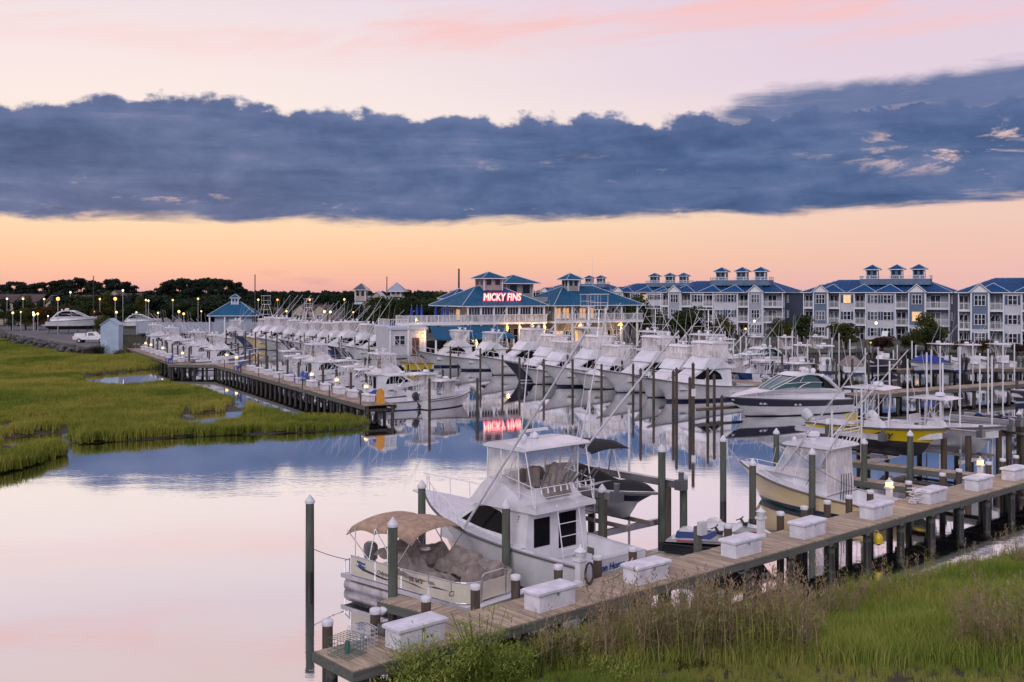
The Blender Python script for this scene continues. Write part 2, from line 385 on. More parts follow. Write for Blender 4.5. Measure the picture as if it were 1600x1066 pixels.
def dup(o, loc, rz, label, group=None, scale=None, name=None):
    def cp(x, par):
        c = x.copy(); COL.objects.link(c); c.parent = par
        for ch in kids(x): cp(ch, c)
        return c
    r = cp(o, None); r.location = loc; r.rotation_euler = (0, 0, rz); r["label"] = label
    if group: r["group"] = group
    if scale is not None: r.scale = scale
    if name: r.name = name
    return r
ORD = ["first", "second", "third", "fourth", "fifth", "sixth", "seventh", "eighth", "ninth", "tenth", "eleventh", "twelfth", "thirteenth", "fourteenth", "fifteenth", "sixteenth",
       "seventeenth", "eighteenth", "nineteenth", "twentieth"]
ORD += ["twenty-" + ORD[i] for i in range(9)] + ["thirtieth"] + ["thirty-" + ORD[i] for i in range(9)] + ["fortieth"] + ["forty-" + ORD[i] for i in range(9)]
def text_obj(s, txt, size, m, parent, loc, rot, name="lettering", depth=.004, bold=0., shear=0., sx=1.):
    cu = bpy.data.curves.new(name, "FONT"); cu.body = txt; cu.size = size; cu.extrude = depth; cu.offset = bold; cu.shear = shear
    cu.align_x = "CENTER"; cu.align_y = "CENTER"; cu.resolution_u = 3
    o = bpy.data.objects.new(name, cu); COL.objects.link(o); dg = bpy.context.evaluated_depsgraph_get()
    me = bpy.data.meshes.new_from_object(o.evaluated_get(dg)); bpy.data.objects.remove(o)
    me.materials.clear(); me.materials.append(MATS[m]); me.name = name
    o = bpy.data.objects.new(name, me); COL.objects.link(o); o.parent = parent; o.location = loc; o.rotation_euler = rot; o.scale = (sx, 1, 1)
    return o
# ---------------------------------------------------------------- boat pieces
class Hull:
    """lofted hull, bow at +x = L, stern at x = 0, waterline z = 0"""
    def __init__(s, L, B, fs, fb, draft=.5, rake=.16, sheer=1.9, full=2.3, tr=.9, flare=1.):
        s.L, s.B, s.fs, s.fb, s.draft, s.rake, s.sheer, s.full, s.tr, s.flare = L, B, fs, fb, draft, rake * L, sheer, full, tr, flare
    def rz(s, t): return s.fs + (s.fb - s.fs) * t ** s.sheer
    def rb(s, t):
        a = s.tr + (1 - s.tr) * min(1, t / .35)
        return s.B / 2 * (a if t < .42 else 1 - ((t - .42) / .58) ** s.full) + .012
    def cb(s, t):
        a = (s.tr - .05) + .05 * min(1, t / .35)
        return s.B / 2 * .93 * (a if t < .3 else a * (1 - ((t - .3) / .7) ** (1.75 * s.flare ** .3))) + .006
    def X(s, t, h): return s.L * t - s.rake * (1 - h) ** .9 * max(0, (t - .45) / .55) ** 2.4
    wl = .08; bw = .15
    def curve(s, t):
        zk = -s.draft + (s.draft + s.fb * .30) * max(0, (t - .74) / .26) ** 2.2
        zc = -.02 + s.fb * .40 * max(0, (t - .35) / .65) ** 2.0
        zr = s.rz(t); b, c = s.rb(t), s.cb(t); p = 1 + .9 * t * s.flare
        pts = [(s.X(t, 0), 0.003, zk), (s.X(t, .12), c, max(zc, zk + .01))]
        for i in range(1, 11): h = i / 10; pts.append((s.X(t, .12 + .88 * h), c + (b - c) * h ** p, zc + (zr - zc) * h))
        return pts
    def yat(s, t, z):
        c = s.curve(t)
        for p, q in zip(c, c[1:]):
            if z <= q[2]: return p[1] + (q[1] - p[1]) * (0 if q[2] - p[2] < 1e-6 else max(0, (z - p[2]) / (q[2] - p[2])))
        return c[-1][1]
    def section(s, t):
        c = s.curve(t); zk, zr = c[0][2], c[-1][2]
        def at(z):
            for p, q in zip(c, c[1:]):
                if z <= q[2]:
                    f = 0 if q[2] - p[2] < 1e-6 else max(0, (z - p[2]) / (q[2] - p[2])); return tuple(a + (b - a) * f for a, b in zip(p, q))
            return c[-1]
        w0 = max(zk, s.wl); w1 = max(zk, s.wl + s.bw)
        lv = [zk, zk + (w0 - zk) * .5, zk + (w0 - zk) * .8, w0, w1] + [w1 + (zr - w1) * f for f in (.22, .48, .72, .88, 1.0)]
        return [at(z) for z in lv]
    N = 20
    def build(s, parent, bottom, boot, sides, rub="rub", name="hull", railr=.035):
        """sides = five materials from the boot line to the sheer"""
        ts = [(i / s.N) for i in range(s.N + 1)]; mb = MB(); secs = [s.section(t) for t in ts]
        strips = [bottom] * 3 + [boot] + sides
        for sg in (1, -1):
            for k, m in enumerate(strips):
                mb.loft([[(p[0], sg * p[1], p[2]) for p in (q[k], q[k+1])] for q in secs], m, closed=False)
        q = secs[0]
        for k, m in enumerate(strips):
            mb.add([q[k], q[k+1], (q[k+1][0], -q[k+1][1], q[k+1][2]), (q[k][0], -q[k][1], q[k][2])], [(0, 1, 2, 3)], m)
        o = mb.build(name, parent)
        if rub:
            rb = MB()
            for sg in (1, -1): rb.path([(q[-1][0], sg * (q[-1][1] + .01), q[-1][2] - .05) for q in secs], railr, rub, 5)
            rb.build("rub_rail", parent)
        return o
    def deck(s, parent, cock=.28, camber=.07, m="deck_white", inner="gelcoat", side=.22, floor=.30, well=None, bow_well=None):
        """foredeck plus cockpit well for t < cock"""
        mb = MB(); n = 14; ts = [cock + (1 - cock) * i / n for i in range(n + 1)]
        rows = []
        for t in ts:
            b = s.rb(t) - .01; z = s.rz(t) + .012; x = s.X(t, 1)
            rows.append([(x, b * k, z + camber * (1 - k * k) * min(1, b)) for k in (-1, -.6, -.2, .2, .6, 1)])
        mb.loft(rows, m, closed=False)
        if cock > 0:
            ts = [cock * i / 6 for i in range(7)]
            for sg in (1, -1):
                o = [(s.X(t, 1), sg * (s.rb(t) - .005), s.rz(t) + .012) for t in ts]; i_ = [(x, sg * (abs(y) - side), z) for x, y, z in o]; f = [(x, y, floor) for x, y, z in i_]
                mb.loft([o, i_, f], inner, closed=False, smooth=False)
            tr = s.rb(0) - .005; z = s.rz(0) + .012
            mb.add([(0, tr, z), (0, -tr, z), (side, -tr, z), (side, tr, z), (side, -tr + side, floor), (side, tr - side, floor)], [(0, 1, 2, 3), (3, 2, 4, 5)], inner)
            c = s.X(cock, 1); bb = s.rb(cock)
            mb.add([(0, tr - side, floor), (0, side - tr, floor), (c, side - bb, floor), (c, bb - side, floor)], [(0, 1, 2, 3)], m)
            mb.add([(c, bb - side, floor), (c, side - bb, floor), (c, side - bb, s.rz(cock)), (c, bb - side, s.rz(cock))], [(0, 1, 2, 3)], inner)
        return mb.build("deck", parent)
    def rail(s, parent, t0=.5, t1=.985, h=.62, step=.09, inset=.12, m="rail_metal", r=.016, name="bow_rail", wrap=True):
        mb = MB(); ends = []
        for sg in (1, -1):
            top = []; t = t0; k = 0
            while t <= t1 + 1e-6:
                x = s.X(t, 1); y = sg * max(.02, s.rb(t) - inset); z = s.rz(t)
                hh = h * min(1, .5 + k * .5)
                mb.tube((x, y, z), (x + .06, y, z + hh), r * .8, m, n=5); top.append((x + .06, y, z + hh)); t += step; k += 1
            mb.path(top, r, m); ends.append(top)
        if wrap:
            x, y, z = ends[0][-1]; mb.path([(x, y, z), (x + .25, y * .5, z + .02), (x + .25, -y * .5, z + .02), (x, -y, z)], r, m)
        return mb.build(name, parent)
def outboard(parent, x, y, z, m="engine_grey", sc=1., tilt=0.):
    mb = MB(); k = sc
    rings = []
    for zz, l, wd, dx in ((.05, .16, .11, 0), (.12, .30, .19, -.02), (.42, .34, .21, -.03), (.62, .31, .19, -.02), (.72, .20, .12, .0)):
        rings.append([(k * (dx + l * math.cos(a) - .1), k * wd * math.sin(a), k * zz) for a in [2*math.pi*i/10 for i in range(10)]])
    mb.loft(rings, m, True, True)
    mb.box(-.22*k, .06*k, -.07*k, .07*k, -.55*k, .08*k, m); mb.box(-.34*k, .16*k, -.10*k, .10*k, -.60*k, -.56*k, m)
    mb.box(-.16*k, .06*k, -.03*k, .03*k, -.95*k, -.55*k, m); mb.lathe([(.02, 0), (.075*k, .08*k), (.07*k, .3*k), (.03, .36*k)], (0, 0, 0), m, 8)
    o = mb.build("outboard_motor", parent, (x, y, z)); o.rotation_euler = (0, R(tilt), 0); return o
def radar(parent, x, z, open_array=True, y=0.):
    mb = MB(); mb.lathe([(.10, 0), (.16, .06), (.16, .16), (.10, .22), (.06, .26)], (x, y, z), "gelcoat", 10)
    if open_array: mb.obox((x, y - .62, z + .31), (x, y + .62, z + .31), .13, .09, "gelcoat")
    else: mb.lathe([(.22, .2), (.30, .24), (.30, .38), (.22, .44)], (x, y, z), "gelcoat", 12)
    return mb.build("radar", parent)
def dome(parent, x, y, z, r=.22):
    mb = MB(); mb.lathe([(r*.5, 0), (r*.8, r*.4), (r, r*.9), (r*.9, r*1.5), (r*.5, r*1.9), (.01, r*2.0)], (x, y, z), "gelcoat", 10); return mb.build("satellite_dome", parent)
def antenna(parent, p, q, r=.012, name="antenna", m="gelcoat"):
    mb = MB(); mb.tube(p, q, r, m, r2=r*.5, n=5); return mb.build(name, parent)
def outrigger(parent, p, q, r=.028, m="cap_white"):
    mb = MB(); p, q = Vector(p), Vector(q); mb.tube(p, q, r, m, r2=r*.6, n=6); d = (q - p)
    up = Vector((-.0, 0, .3)); a, b, c = p + d * .18, p + d * .5, p + d * .8
    mb.path([p, p + d*.2 + up*.8, p + d*.5 + up*.55, p + d*.8], .006, m, 4)
    for f in (.2, .5): mb.tube(p + d*f, p + d*f + up * (.8 if f < .3 else .55), .008, m, n=4)
    return mb.build("outrigger", parent)

def sportfish(label, loc, rz, L=14., sides="gelcoat", bottom="bottom_blue", boot="navy", tower=False, top="gelcoat", group=None, B=None, detail=False, riggers=True, mask=False, window="side", name="sportfishing_boat", enclosure="vinyl", fs=1.0, fb=2.05, fl=.30, rl=(5.2, 7.2, .036)):
    k = L / 10.; q = k ** .78; B = B or 3.65 * k ** .72
    T = thing(name, label, "boat", loc, rz, group)
    h = Hull(L, B, fs * q, fb * q, .55 * q, .17, 2.0, 2.2)
    side = sides if isinstance(sides, list) else [sides] * 5
    h.build(T, bottom, boot, side, railr=.035 * q)
    h.deck(T, cock=.26, side=.24 * q, floor=fl * q)
    P = lambda pts: [(x * k, z * q) for x, z in pts]
    zd = 1.12
    w0, w1 = B / 2 - .33 * q, min(B / 2 - .36 * q, h.rb(.72) - .22 * q)
    wf = lambda x, z: w0 + (w1 - w0) * (x / k - 2.55) / 4.6 - .11 * q * (z / q - 1.4)
    hb = MB(); hb.body(P([(2.55, .9), (2.55, 2.62), (5.15, 2.72), (5.9, 2.30), (6.95, 1.66), (7.5, 1.34), (7.5, 1.0)]), wf, top)
    hs = hb.build("deckhouse", T)
    wb = MB(); wb.patch(P([(3.45, 1.72), (3.62, 2.18), (4.05, 2.46), (4.75, 2.55), (5.25, 2.46), (6.25, 1.86), (5.0, 1.74)]), wf, "black_glass", .012 * q); wb.build("side_window", hs)
    if mask:
        fm = MB(); fm.add([(6.9*k + .01, -wf(6.9*k, 1.7*q)*.86, 1.72*q), (6.9*k + .01, wf(6.9*k, 1.7*q)*.86, 1.72*q), (5.98*k + .012, wf(6*k, 2.25*q)*.86, 2.28*q), (5.98*k + .012, -wf(6*k, 2.25*q)*.86, 2.28*q)], [(0, 1, 2, 3)], "black_glass"); fm.build("windscreen", hs)
    # cockpit bulkhead: door and window
    ab = MB(); w2 = wf(2.55*k, 1.6*q)
    for y0, y1, z0, z1 in ((.25*w2, .75*w2, 1.45, 2.4), (-.62*w2, -.05*w2, 1.25, 2.45)):
        ab.box(2.545*k - .012, 2.55*k + .02, y0, y1, z0*q, z1*q, "black_glass")
    ab.build("salon_window", hs)
    fp = MB(); fp.box(2.1*k, 2.53*k, .3*w2, .85*w2, .31*q, .95*q, "gelcoat"); fp.box(2.1*k, 2.53*k, -.85*w2, -.6*w2, .31*q, .95*q, "gelcoat"); fp.build("tackle_station", T)
    # flybridge: coaming, overhang, seats
    wq = lambda x, z: B / 2 * .80 * (1 - .05 * (z / q - 2.6))
    fb = MB(); fb.body(P([(2.1, 2.66), (2.1, 2.80), (2.75, 2.86), (3.2, 3.2), (3.9, 3.55), (4.55, 3.62), (4.95, 3.3), (5.55, 2.62), (5.2, 2.60)]), wq, top)
    fo = fb.build("flybridge", T)
    sb = MB(); cm = "taupe_canvas"
    for y in (-.45, .45): sb.box(3.3*k, 3.75*k, (y - .24) * q, (y + .24) * q, 2.9*q, 3.35*q, cm); sb.box(3.2*k, 3.34*k, (y - .25) * q, (y + .25) * q, 3.3*q, 3.98*q, cm)
    sb.box(4.1*k, 4.5*k, -.7*q, .7*q, 3.3*q, 3.78*q, "gelcoat"); sb.build("helm_seat", fo)
    gr = MB()
    for sg in (1, -1): gr.path([(2.15*k, sg*B*.385, 2.82*q), (2.15*k, sg*B*.385, 3.5*q), (3.6*k, sg*B*.385, 3.75*q)], .018*q, "rail_metal"); gr.tube((2.15*k, sg*B*.385, 3.16*q), (3.1*k, sg*B*.385, 3.3*q), .013*q, "rail_metal")
    gr.tube((2.15*k, -B*.385, 3.5*q), (2.15*k, B*.385, 3.5*q), .018*q, "rail_metal"); gr.tube((2.15*k, -B*.385, 3.16*q), (2.15*k, B*.385, 3.16*q), .013*q, "rail_metal"); gr.build("guard_rail", fo)
    # hardtop and enclosure
    zt = 4.72
    ht = MB(); rx = P([(2.45, zt), (2.5, zt + .08), (3.5, zt + .17), (4.4, zt + .12), (4.72, zt), (4.6, zt - .05), (2.55, zt - .05)])
    ht.body(rx, lambda x, z: B * .42, "gelcoat", True); hto = ht.build("hardtop", T)
    en = MB()
    for sg in (1, -1):
        y0, y1 = sg * wq(4, 3.5*q), sg * B * .40
        en.quad((4.6*k, y0, 3.6*q), (3.0*k, y0, 3.2*q), (2.95*k, y1, (zt-.05)*q), (4.5*k, y1, (zt-.05)*q), enclosure)
    y0, y1 = wq(4.6, 3.5*q), B * .40
    en.add([(4.62*k, -y0, 3.6*q), (4.72*k, -y0*.5, 3.6*q), (4.72*k, y0*.5, 3.6*q), (4.62*k, y0, 3.6*q), (4.52*k, y1, (zt-.05)*q), (4.62*k, y1*.5, (zt-.05)*q), (4.62*k, -y1*.5, (zt-.05)*q), (4.52*k, -y1, (zt-.05)*q)],
           [(0, 1, 6, 7), (1, 2, 5, 6), (2, 3, 4, 5)], enclosure)
    en.build("clear_enclosure", T)
    fr = MB()
    for sg in (1, -1):
        for xa, za, xb in ((4.6, 3.58, 4.5), (3.85, 3.5, 3.8), (2.95, 3.05, 2.95)): fr.tube((xa*k, sg*wq(xa, 3.5*q), za*q), (xb*k, sg*B*.40, zt*q), .024*q, "rail_metal")
        fr.tube((3.7*k, sg*wq(3, 3.5*q), 3.45*q), (2.95*k, sg*B*.40, zt*q), .02*q, "rail_metal"); fr.tube((2.2*k, sg*B*.385, 2.85*q), (2.6*k, sg*B*.40, zt*q), .02*q, "rail_metal")
    for y in (-.5, 0, .5): fr.tube((4.7*k, y*y0, 3.6*q), (4.6*k, y*y1, zt*q), .016*q, "gelcoat")
    fr.build("hardtop_frame", T)
    ld = MB()
    for y in (.10, -.18): ld.tube((1.75*k, y*B, .34*q), (2.2*k, y*B, 2.85*q), .02*q, "rail_metal")
    for i in range(6): f = i / 6 + .08; ld.tube(((1.75 + .45*f)*k, .10*B, (.34 + 2.5*f)*q), ((1.75 + .45*f)*k, -.18*B, (.34 + 2.5*f)*q), .015*q, "rail_metal")
    ld.build("ladder", T)
    h.rail(T, .60, .985, .68*q, .075, .12, r=.022*q)
    radar(T, 3.7*k, (zt + .15)*q, True)
    dome(T, 3.3*k, B*.25, (zt + .15)*q, .16*q)
    for y in (.3, -.3): antenna(T, (2.7*k, y*B, (zt+.08)*q), (2.2*k, y*B*1.1, (zt + 3.2)*q), .014*q)
    if riggers:
        for sg in (1, -1):
            outrigger(T, (5.5*k, sg*(B*.46), 1.75*q), ((5.5 - rl[0])*k, sg*(B*.62), rl[1]*q), rl[2]*q)
    if tower:
        tw = MB(); zb = 7.3
        for sg in (1, -1):
            for x0, x1 in ((2.6, 3.2), (4.5, 3.9)): tw.tube((x0*k, sg*B*.41, zt*q), (x1*k, sg*B*.2, zb*q), .026*q, "rail_metal")
            for f in (.33, .66): 
                za = zt + (zb - zt)*f; y = sg*B*(.41 - .21*f); tw.tube(((2.6 + .6*f)*k, y, za*q), ((4.5 - .6*f)*k, y, za*q), .02*q, "rail_metal")
        tw.box(2.9*k, 4.1*k, -B*.2, B*.2, zb*q, (zb + .06)*q, "gelcoat")
        tw.path([(2.95*k, -B*.2, (zb+.7)*q), (4.05*k, -B*.2, (zb+.7)*q), (4.05*k, B*.2, (zb+.7)*q), (2.95*k, B*.2, (zb+.7)*q), (2.95*k, -B*.2, (zb+.7)*q)], .022*q, "rail_metal")
        for x in (2.95, 4.05):
            for sg in (1, -1): tw.tube((x*k, sg*B*.2, zb*q), (x*k, sg*B*.2, (zb + 1.5)*q), .02*q, "rail_metal")
        tw.box(2.85*k, 4.2*k, -B*.23, B*.23, (zb + 1.5)*q, (zb + 1.56)*q, "gelcoat")
        tw.build("tuna_tower", T)
    T["L"] = L; return T, h, k, q, B

def center_console(label, loc, rz, L=7.5, B=2.5, sides="gelcoat", bottom="gelcoat", boot="gelcoat", motors=1, motor_mat="engine_grey", ttop=True, tcol="gelcoat", curtains=False, rods=True, antennas=True, tilt=-10, group=None, deckm="deck_white", leaning="gelcoat", fs=.75, fb=1.2, topz=2.55, ant=2.6, name="center_console_boat", bow_pad=False, cover=None, wl=.08):
    T = thing(name, label, "boat", loc, rz, group)
    h = Hull(L, B, fs, fb, .42, .14, 2.0, 2.4, .92); h.wl = wl
    h.build(T, bottom, boot, sides if isinstance(sides, list) else [sides] * 5, railr=.03)
    # open cockpit: gunwale strip and floor
    mb = MB(); n = 14; ts = [i / n * .98 for i in range(n + 1)]; rows = {1: [], -1: []}
    for sg in (1, -1):
        o = [(h.X(t, 1), sg * (h.rb(t) - .004), h.rz(t) + .012) for t in ts]; i_ = [(x - (.25 if j == n else 0), sg * max(.03, abs(y) - .2), z) for j, (x, y, z) in enumerate(o)]
        f = [(x, sg * max(.02, min(abs(y), h.yat(t, .25 + .45 * max(0, (t - .5) / .5)) - .10)), .25 + .45 * max(0, (t - .5) / .5)) for (x, y, z), t in zip(i_, ts)]
        mb.loft([o, i_, f], deckm, closed=False, smooth=False); rows[sg] = f
    mb.loft([rows[1], rows[-1]], deckm, closed=False, smooth=False)
    b = h.rb(0) - .02; mb.box(.02, .32, -b, b, .25, h.rz(0) - .02, deckm)
    # foredeck step
    t0 = .72; r = [[(h.X(t, 1), k * max(.02, min(h.rb(t) - .2, h.yat(t, h.rz(t) - .2) - .05)), h.rz(t) - .18) for k in (-1, 0, 1)] for t in (.68, .76, .84, .92, .97)]
    mb.loft(r, deckm, closed=False)
    mb.build("deck", T)
    cx = L * .46
    if cover:
        cv = MB(); P = [(.3, .05), (.9, .55), (L*.42, .85), (L*.55, .9), (L*.75, .45), (L*.93, .12)]
        rws = []
        for x, z in P:
            t = x / L; bb = h.rb(t); zz = h.rz(t); rws.append([(x, -bb - .015, zz - .10), (x, -bb*.9, zz + z*.25), (x, -bb*.3, zz + z*.95), (x, bb*.3, zz + z*.95), (x, bb*.9, zz + z*.25), (x, bb + .015, zz - .10)])
        cv.loft(rws, cover, closed=False, smooth=True); cv.build("boat_cover", T)
    else:
        cb = MB(); wf = lambda x, z: .42 - .05 * (z - .3)
        cb.body([(cx - .45, .28), (cx - .40, 1.25), (cx - .10, 1.38), (cx + .30, 1.20), (cx + .55, .75), (cx + .95, .70), (cx + 1.0, .28)], wf, "gelcoat"); co = cb.build("console", T)
        ws = MB(); ws.quad((cx - .02, -.36, 1.36), (cx - .02, .36, 1.36), (cx - .28, .34, 1.80), (cx - .28, -.34, 1.80), "vinyl"); ws.build("windscreen", co)
        wl = MB(); wl.lathe([(.16, 0), (.19, .02), (.16, .04)], (cx - .52, 0, 1.15), "black_plastic", 10); wl.build("steering_wheel", co)
        lp = MB(); lp.box(cx - 1.35, cx - .9, -.5, .5, .26, 1.0, leaning); lp.box(cx - 1.38, cx - .88, -.55, .55, 1.0, 1.14, "deck_white"); lp.box(cx - 1.42, cx - 1.34, -.52, .52, 1.14, 1.55, leaning); lp.build("leaning_post", T)
    if ttop:
        fr = MB()
        for sg in (1, -1):
            for xa, xb in ((cx + .5, cx + .6), (cx - .45, cx - .35), (cx - .75, cx - .7)): fr.path([(xa, sg*.48, .3), (xa, sg*.5, 1.4), (xb, sg*.68, topz)], .028, "gelcoat" if tcol == "gelcoat" else "rail_metal", 6)
            fr.tube((cx + .5, sg*.5, 1.4), (cx - .45, sg*.5, 1.4), .02, "rail_metal"); fr.tube((cx - .45, sg*.5, 1.5), (cx + .55, sg*.66, topz - .05), .018, "rail_metal")
        fr.build("t_top_frame", T)
        tt = MB(); tt.body([(cx - 1.35, topz), (cx - 1.2, topz + .08), (cx, topz + .13), (cx + .9, topz + .07), (cx + 1.05, topz)], lambda x, z: .98, tcol, True); to = tt.build("t_top", T)
        if curtains:
            cu = MB()
            for sg in (1, -1): cu.quad((cx + .62, sg*.6, 1.0), (cx - .6, sg*.6, 1.0), (cx - .7, sg*.75, topz), (cx + .7, sg*.75, topz), "vinyl")
            cu.quad((cx + .75, -.6, 1.0), (cx + .75, .6, 1.0), (cx + .7, .75, topz), (cx + .7, -.75, topz), "vinyl_dense"); cu.build("clear_enclosure", T)
        if antennas:
            for sg in (1, -1): antenna(T, (cx - .9, sg*.8, topz + .08), (cx - 1.4, sg*.95, topz + ant), .014)
            rd = MB(); rd.lathe([(.08, 0), (.27, .06), (.28, .18), (.18, .25)], (cx + .2, 0, topz + .11), "gelcoat", 12); rd.build("radar", T)
        if rods:
            rh = MB()
            for i in range(5): y = -.7 + .35 * i; rh.tube((cx - 1.33, y, topz - .1), (cx - 1.5, y, topz + .32), .022, "rail_metal")
            rh.build("rod_holders", T)
            for sg in (1, -1): outrigger(T, (cx + .3, sg*.9, topz + .05), (cx - 2.6, sg*1.5, topz + 3.6), .022)
    for i in range(motors):
        y = (i - (motors - 1) / 2) * .62; outboard(T, -.28, y, fs + .05, motor_mat, 1.0 + .12 * (L > 8), tilt)
    return T, h, cx

def express(label, loc, rz, L=13., B=3.9, sides=None, bottom="bottom_black", boot="gelcoat", glass="teal_glass", arch=True, fs=1.25, fb=1.85, group=None, name="express_cruiser", portholes=True):
    T = thing(name, label, "boat", loc, rz, group); k = L / 13.
    h = Hull(L, B, fs*k, fb*k, .55*k, .15, 1.4, 2.1, .93, .7); h.build(T, bottom, boot, sides or ["gelcoat", "gelcoat", "navy", "navy", "navy"], rub="rub", railr=.04*k)
    P = lambda pts: [(x*k, z*k) for x, z in pts]
    h.deck(T, cock=.12, side=.3*k, floor=.8*k, camber=.12)
    wf = lambda x, z: max(.05, (h.rb(min(.985, x/L)) - .16*k) * (1 - .10 * max(0, z/k - 1.5)))
    tb = MB(); tb.body(P([(1.0, 1.2), (1.0, 1.9), (2.0, 2.25), (4.0, 2.38), (6.5, 2.48), (9.0, 2.28), (11.2, 2.02), (12.3, 1.8), (12.3, 1.5)]), wf, "gelcoat"); tb.build("coachroof", T)
    wg = lambda x, z: B/2 * .80 * (1 - .16 * max(0, (z/k - 2.3) / 1.2)) * (1 - .45 * max(0, (x/k - 5.5) / 3.5) ** 1.5)
    gb = MB(); gb.body(P([(3.6, 2.30), (3.4, 2.9), (4.0, 3.38), (5.2, 3.55), (6.1, 3.35), (7.3, 2.86), (8.55, 2.33)]), wg, glass, True); gb.build("windshield", T)
    ar = MB(); ar.body(P([(2.2, 2.95), (2.6, 3.30), (3.8, 3.66), (5.0, 3.72), (5.9, 3.52), (6.0, 3.44), (5.0, 3.58), (3.9, 3.50), (2.9, 3.2)]), lambda x, z: B/2*.76, "gelcoat", True); ar.build("hardtop", T)
    fr = MB()
    for sg in (1, -1):
        o = .03*k
        fr.path([(x*k, sg*(wg(x*k, z*k) + o), z*k) for x, z in ((8.55, 2.36), (7.3, 2.9), (6.1, 3.40), (5.2, 3.58))], .04*k, "gelcoat", 6)
        fr.path([(x*k, sg*(wg(x*k, z*k) + o), z*k) for x, z in ((7.25, 2.86), (5.6, 2.93), (4.2, 2.9), (3.4, 2.86))], .03*k, "gelcoat", 6)
        fr.path([(x*k, sg*(wg(x*k, z*k) + o), z*k) for x, z in ((6.2, 2.35), (5.6, 2.7), (4.7, 2.92))], .05*k, "gelcoat", 6)
        fr.path([(x*k, sg*(B/2*.80), z*k) for x, z in ((1.4, 1.95), (2.0, 2.5), (2.7, 3.0), (3.5, 3.5))], .16*k, "gelcoat", 8)
        fr.path([(x*k, sg*(wg(x*k, z*k) + o), z*k) for x, z in ((5.9, 2.95), (5.3, 3.54))], .03*k, "gelcoat", 6)
    for y in (-.33, .33): fr.path([(8.5*k, y*B*.34, 2.40*k), (7.3*k, y*B*.5, 2.92*k), (6.1*k, y*B*.6, 3.4*k)], .03*k, "gelcoat", 6)
    fr.build("window_frame", T)
    cv = MB()
    for sg in (1, -1): cv.quad((1.9*k, sg*B*.37, 2.25*k), (3.2*k, sg*B*.38, 2.3*k), (3.3*k, sg*B*.375, 3.3*k), (2.4*k, sg*B*.37, 3.15*k), "dark_canvas")
    cv.quad((1.9*k, -B*.37, 2.25*k), (1.9*k, B*.37, 2.25*k), (2.4*k, B*.37, 3.15*k), (2.4*k, -B*.37, 3.15*k), "dark_canvas"); cv.build("cockpit_curtain", T)
    h.rail(T, .42, .975, .5*k, .062, .16, r=.016*k)
    if portholes:
        pm = MB()
        for x in (6.2, 6.65, 9.6, 9.95):
            t = x*k / L; z = h.rz(t) - .46*k
            for sg in (1, -1): 
                y = sg * (h.cb(t) + (h.rb(t) - h.cb(t)) * .60 + .015); pm.lathe([(.01, -.02), (.13*k, -.02), (.13*k, .02), (.01, .02)], (0, 0, 0), "alu", 12)
                for j in range(len(pm.v) - 48, len(pm.v)): vx, vy, vz = pm.v[j]; pm.v[j] = (x*k + vx*1.3, y + vz * sg, z + vy*.7)
        pm.build("porthole", T)
    dome(T, 3.6*k, .5, 3.62*k, .24*k); dome(T, 3.3*k, -.6, 3.6*k, .2*k); radar(T, 4.3*k, 3.68*k, False)
    sp_ = MB(); sp_.box(-.9*k, 0, -B*.42, B*.42, .35*k, .47*k, "deck_white"); sp_.build("swim_platform", T)
    return T, h
# ---------------------------------------------------------------- setting: water, land, marsh, near bank
A0 = G(553, 1048, 1.2); _B = G(1600, 753.7, 1.2); U = (_B - A0).normalized(); V = Vector((-U.y, U.x))
RU = math.atan2(U.y, U.x); RV = RU + math.pi / 2
def D(u, v, z=0.): p = A0 + u * U + v * V; return Vector((p.x, p.y, z))
a_ = Vector((.885, .466)); b_ = Vector((-.466, .885)); RA = math.atan2(a_.y, a_.x)
def water_material():
    m = bpy.data.materials.new("water"); m.use_nodes = True; t = NT(m.node_tree)
    o = t.new("ShaderNodeOutputMaterial"); g = t.new("ShaderNodeNewGeometry"); P = g.outputs["Position"]
    sp = t.new("ShaderNodeSeparateXYZ"); t.l.new(P, sp.inputs[0])
    fine = t.noise(t.vmul(P, (1.0, 2.4, 1)), 1.9, 2, .5)
    mid = t.noise(t.vmul(P, (.35, 1.1, 1)), .55, 3, .5, .4)
    patch = t.smooth(t.noise(t.vmul(P, (.6, 1.5, 1)), .045, 3, .55), .44, .62)
    rip = t.m("MULTIPLY", patch, t.smooth(sp.outputs[1], 62, 50, 0.05, 1.))
    h = t.m("ADD", t.m("MULTIPLY", fine, t.m("ADD", t.m("MULTIPLY", rip, .0032), .0007)), t.m("MULTIPLY", mid, t.m("ADD", t.m("MULTIPLY", rip, .0075), .0014)))
    bn = t.new("ShaderNodeBump"); bn.inputs["Strength"].default_value = 1.; bn.inputs["Distance"].default_value = 1.
    t.l.new(h, bn.inputs["Height"])
    gl = t.new("ShaderNodeBsdfGlossy"); gl.inputs["Color"].default_value = (.97, .97, .98, 1); gl.inputs["Roughness"].default_value = .03
    t.l.new(bn.outputs[0], gl.inputs["Normal"])
    df = t.new("ShaderNodeBsdfPrincipled"); df.inputs["Base Color"].default_value = (.020, .030, .040, 1); df.inputs["Roughness"].default_value = .1
    t.l.new(bn.outputs[0], df.inputs["Normal"])
    fr = t.new("ShaderNodeFresnel"); fr.inputs["IOR"].default_value = 3.2; t.l.new(bn.outputs[0], fr.inputs["Normal"])
    mx = t.new("ShaderNodeMixShader"); t.set(mx.inputs[0], t.smooth(fr.outputs[0], .05, .46, .2, .97)); t.l.new(df.outputs[0], mx.inputs[1]); t.l.new(gl.outputs[0], mx.inputs[2])
    t.l.new(mx.outputs[0], o.inputs[0]); MATS["water"] = m
water_material()
mb = MB(); mb.quad((-700, -60, 0), (700, -60, 0), (700, 420, 0), (-700, 420, 0), "water"); mb.build("water", kind="structure")
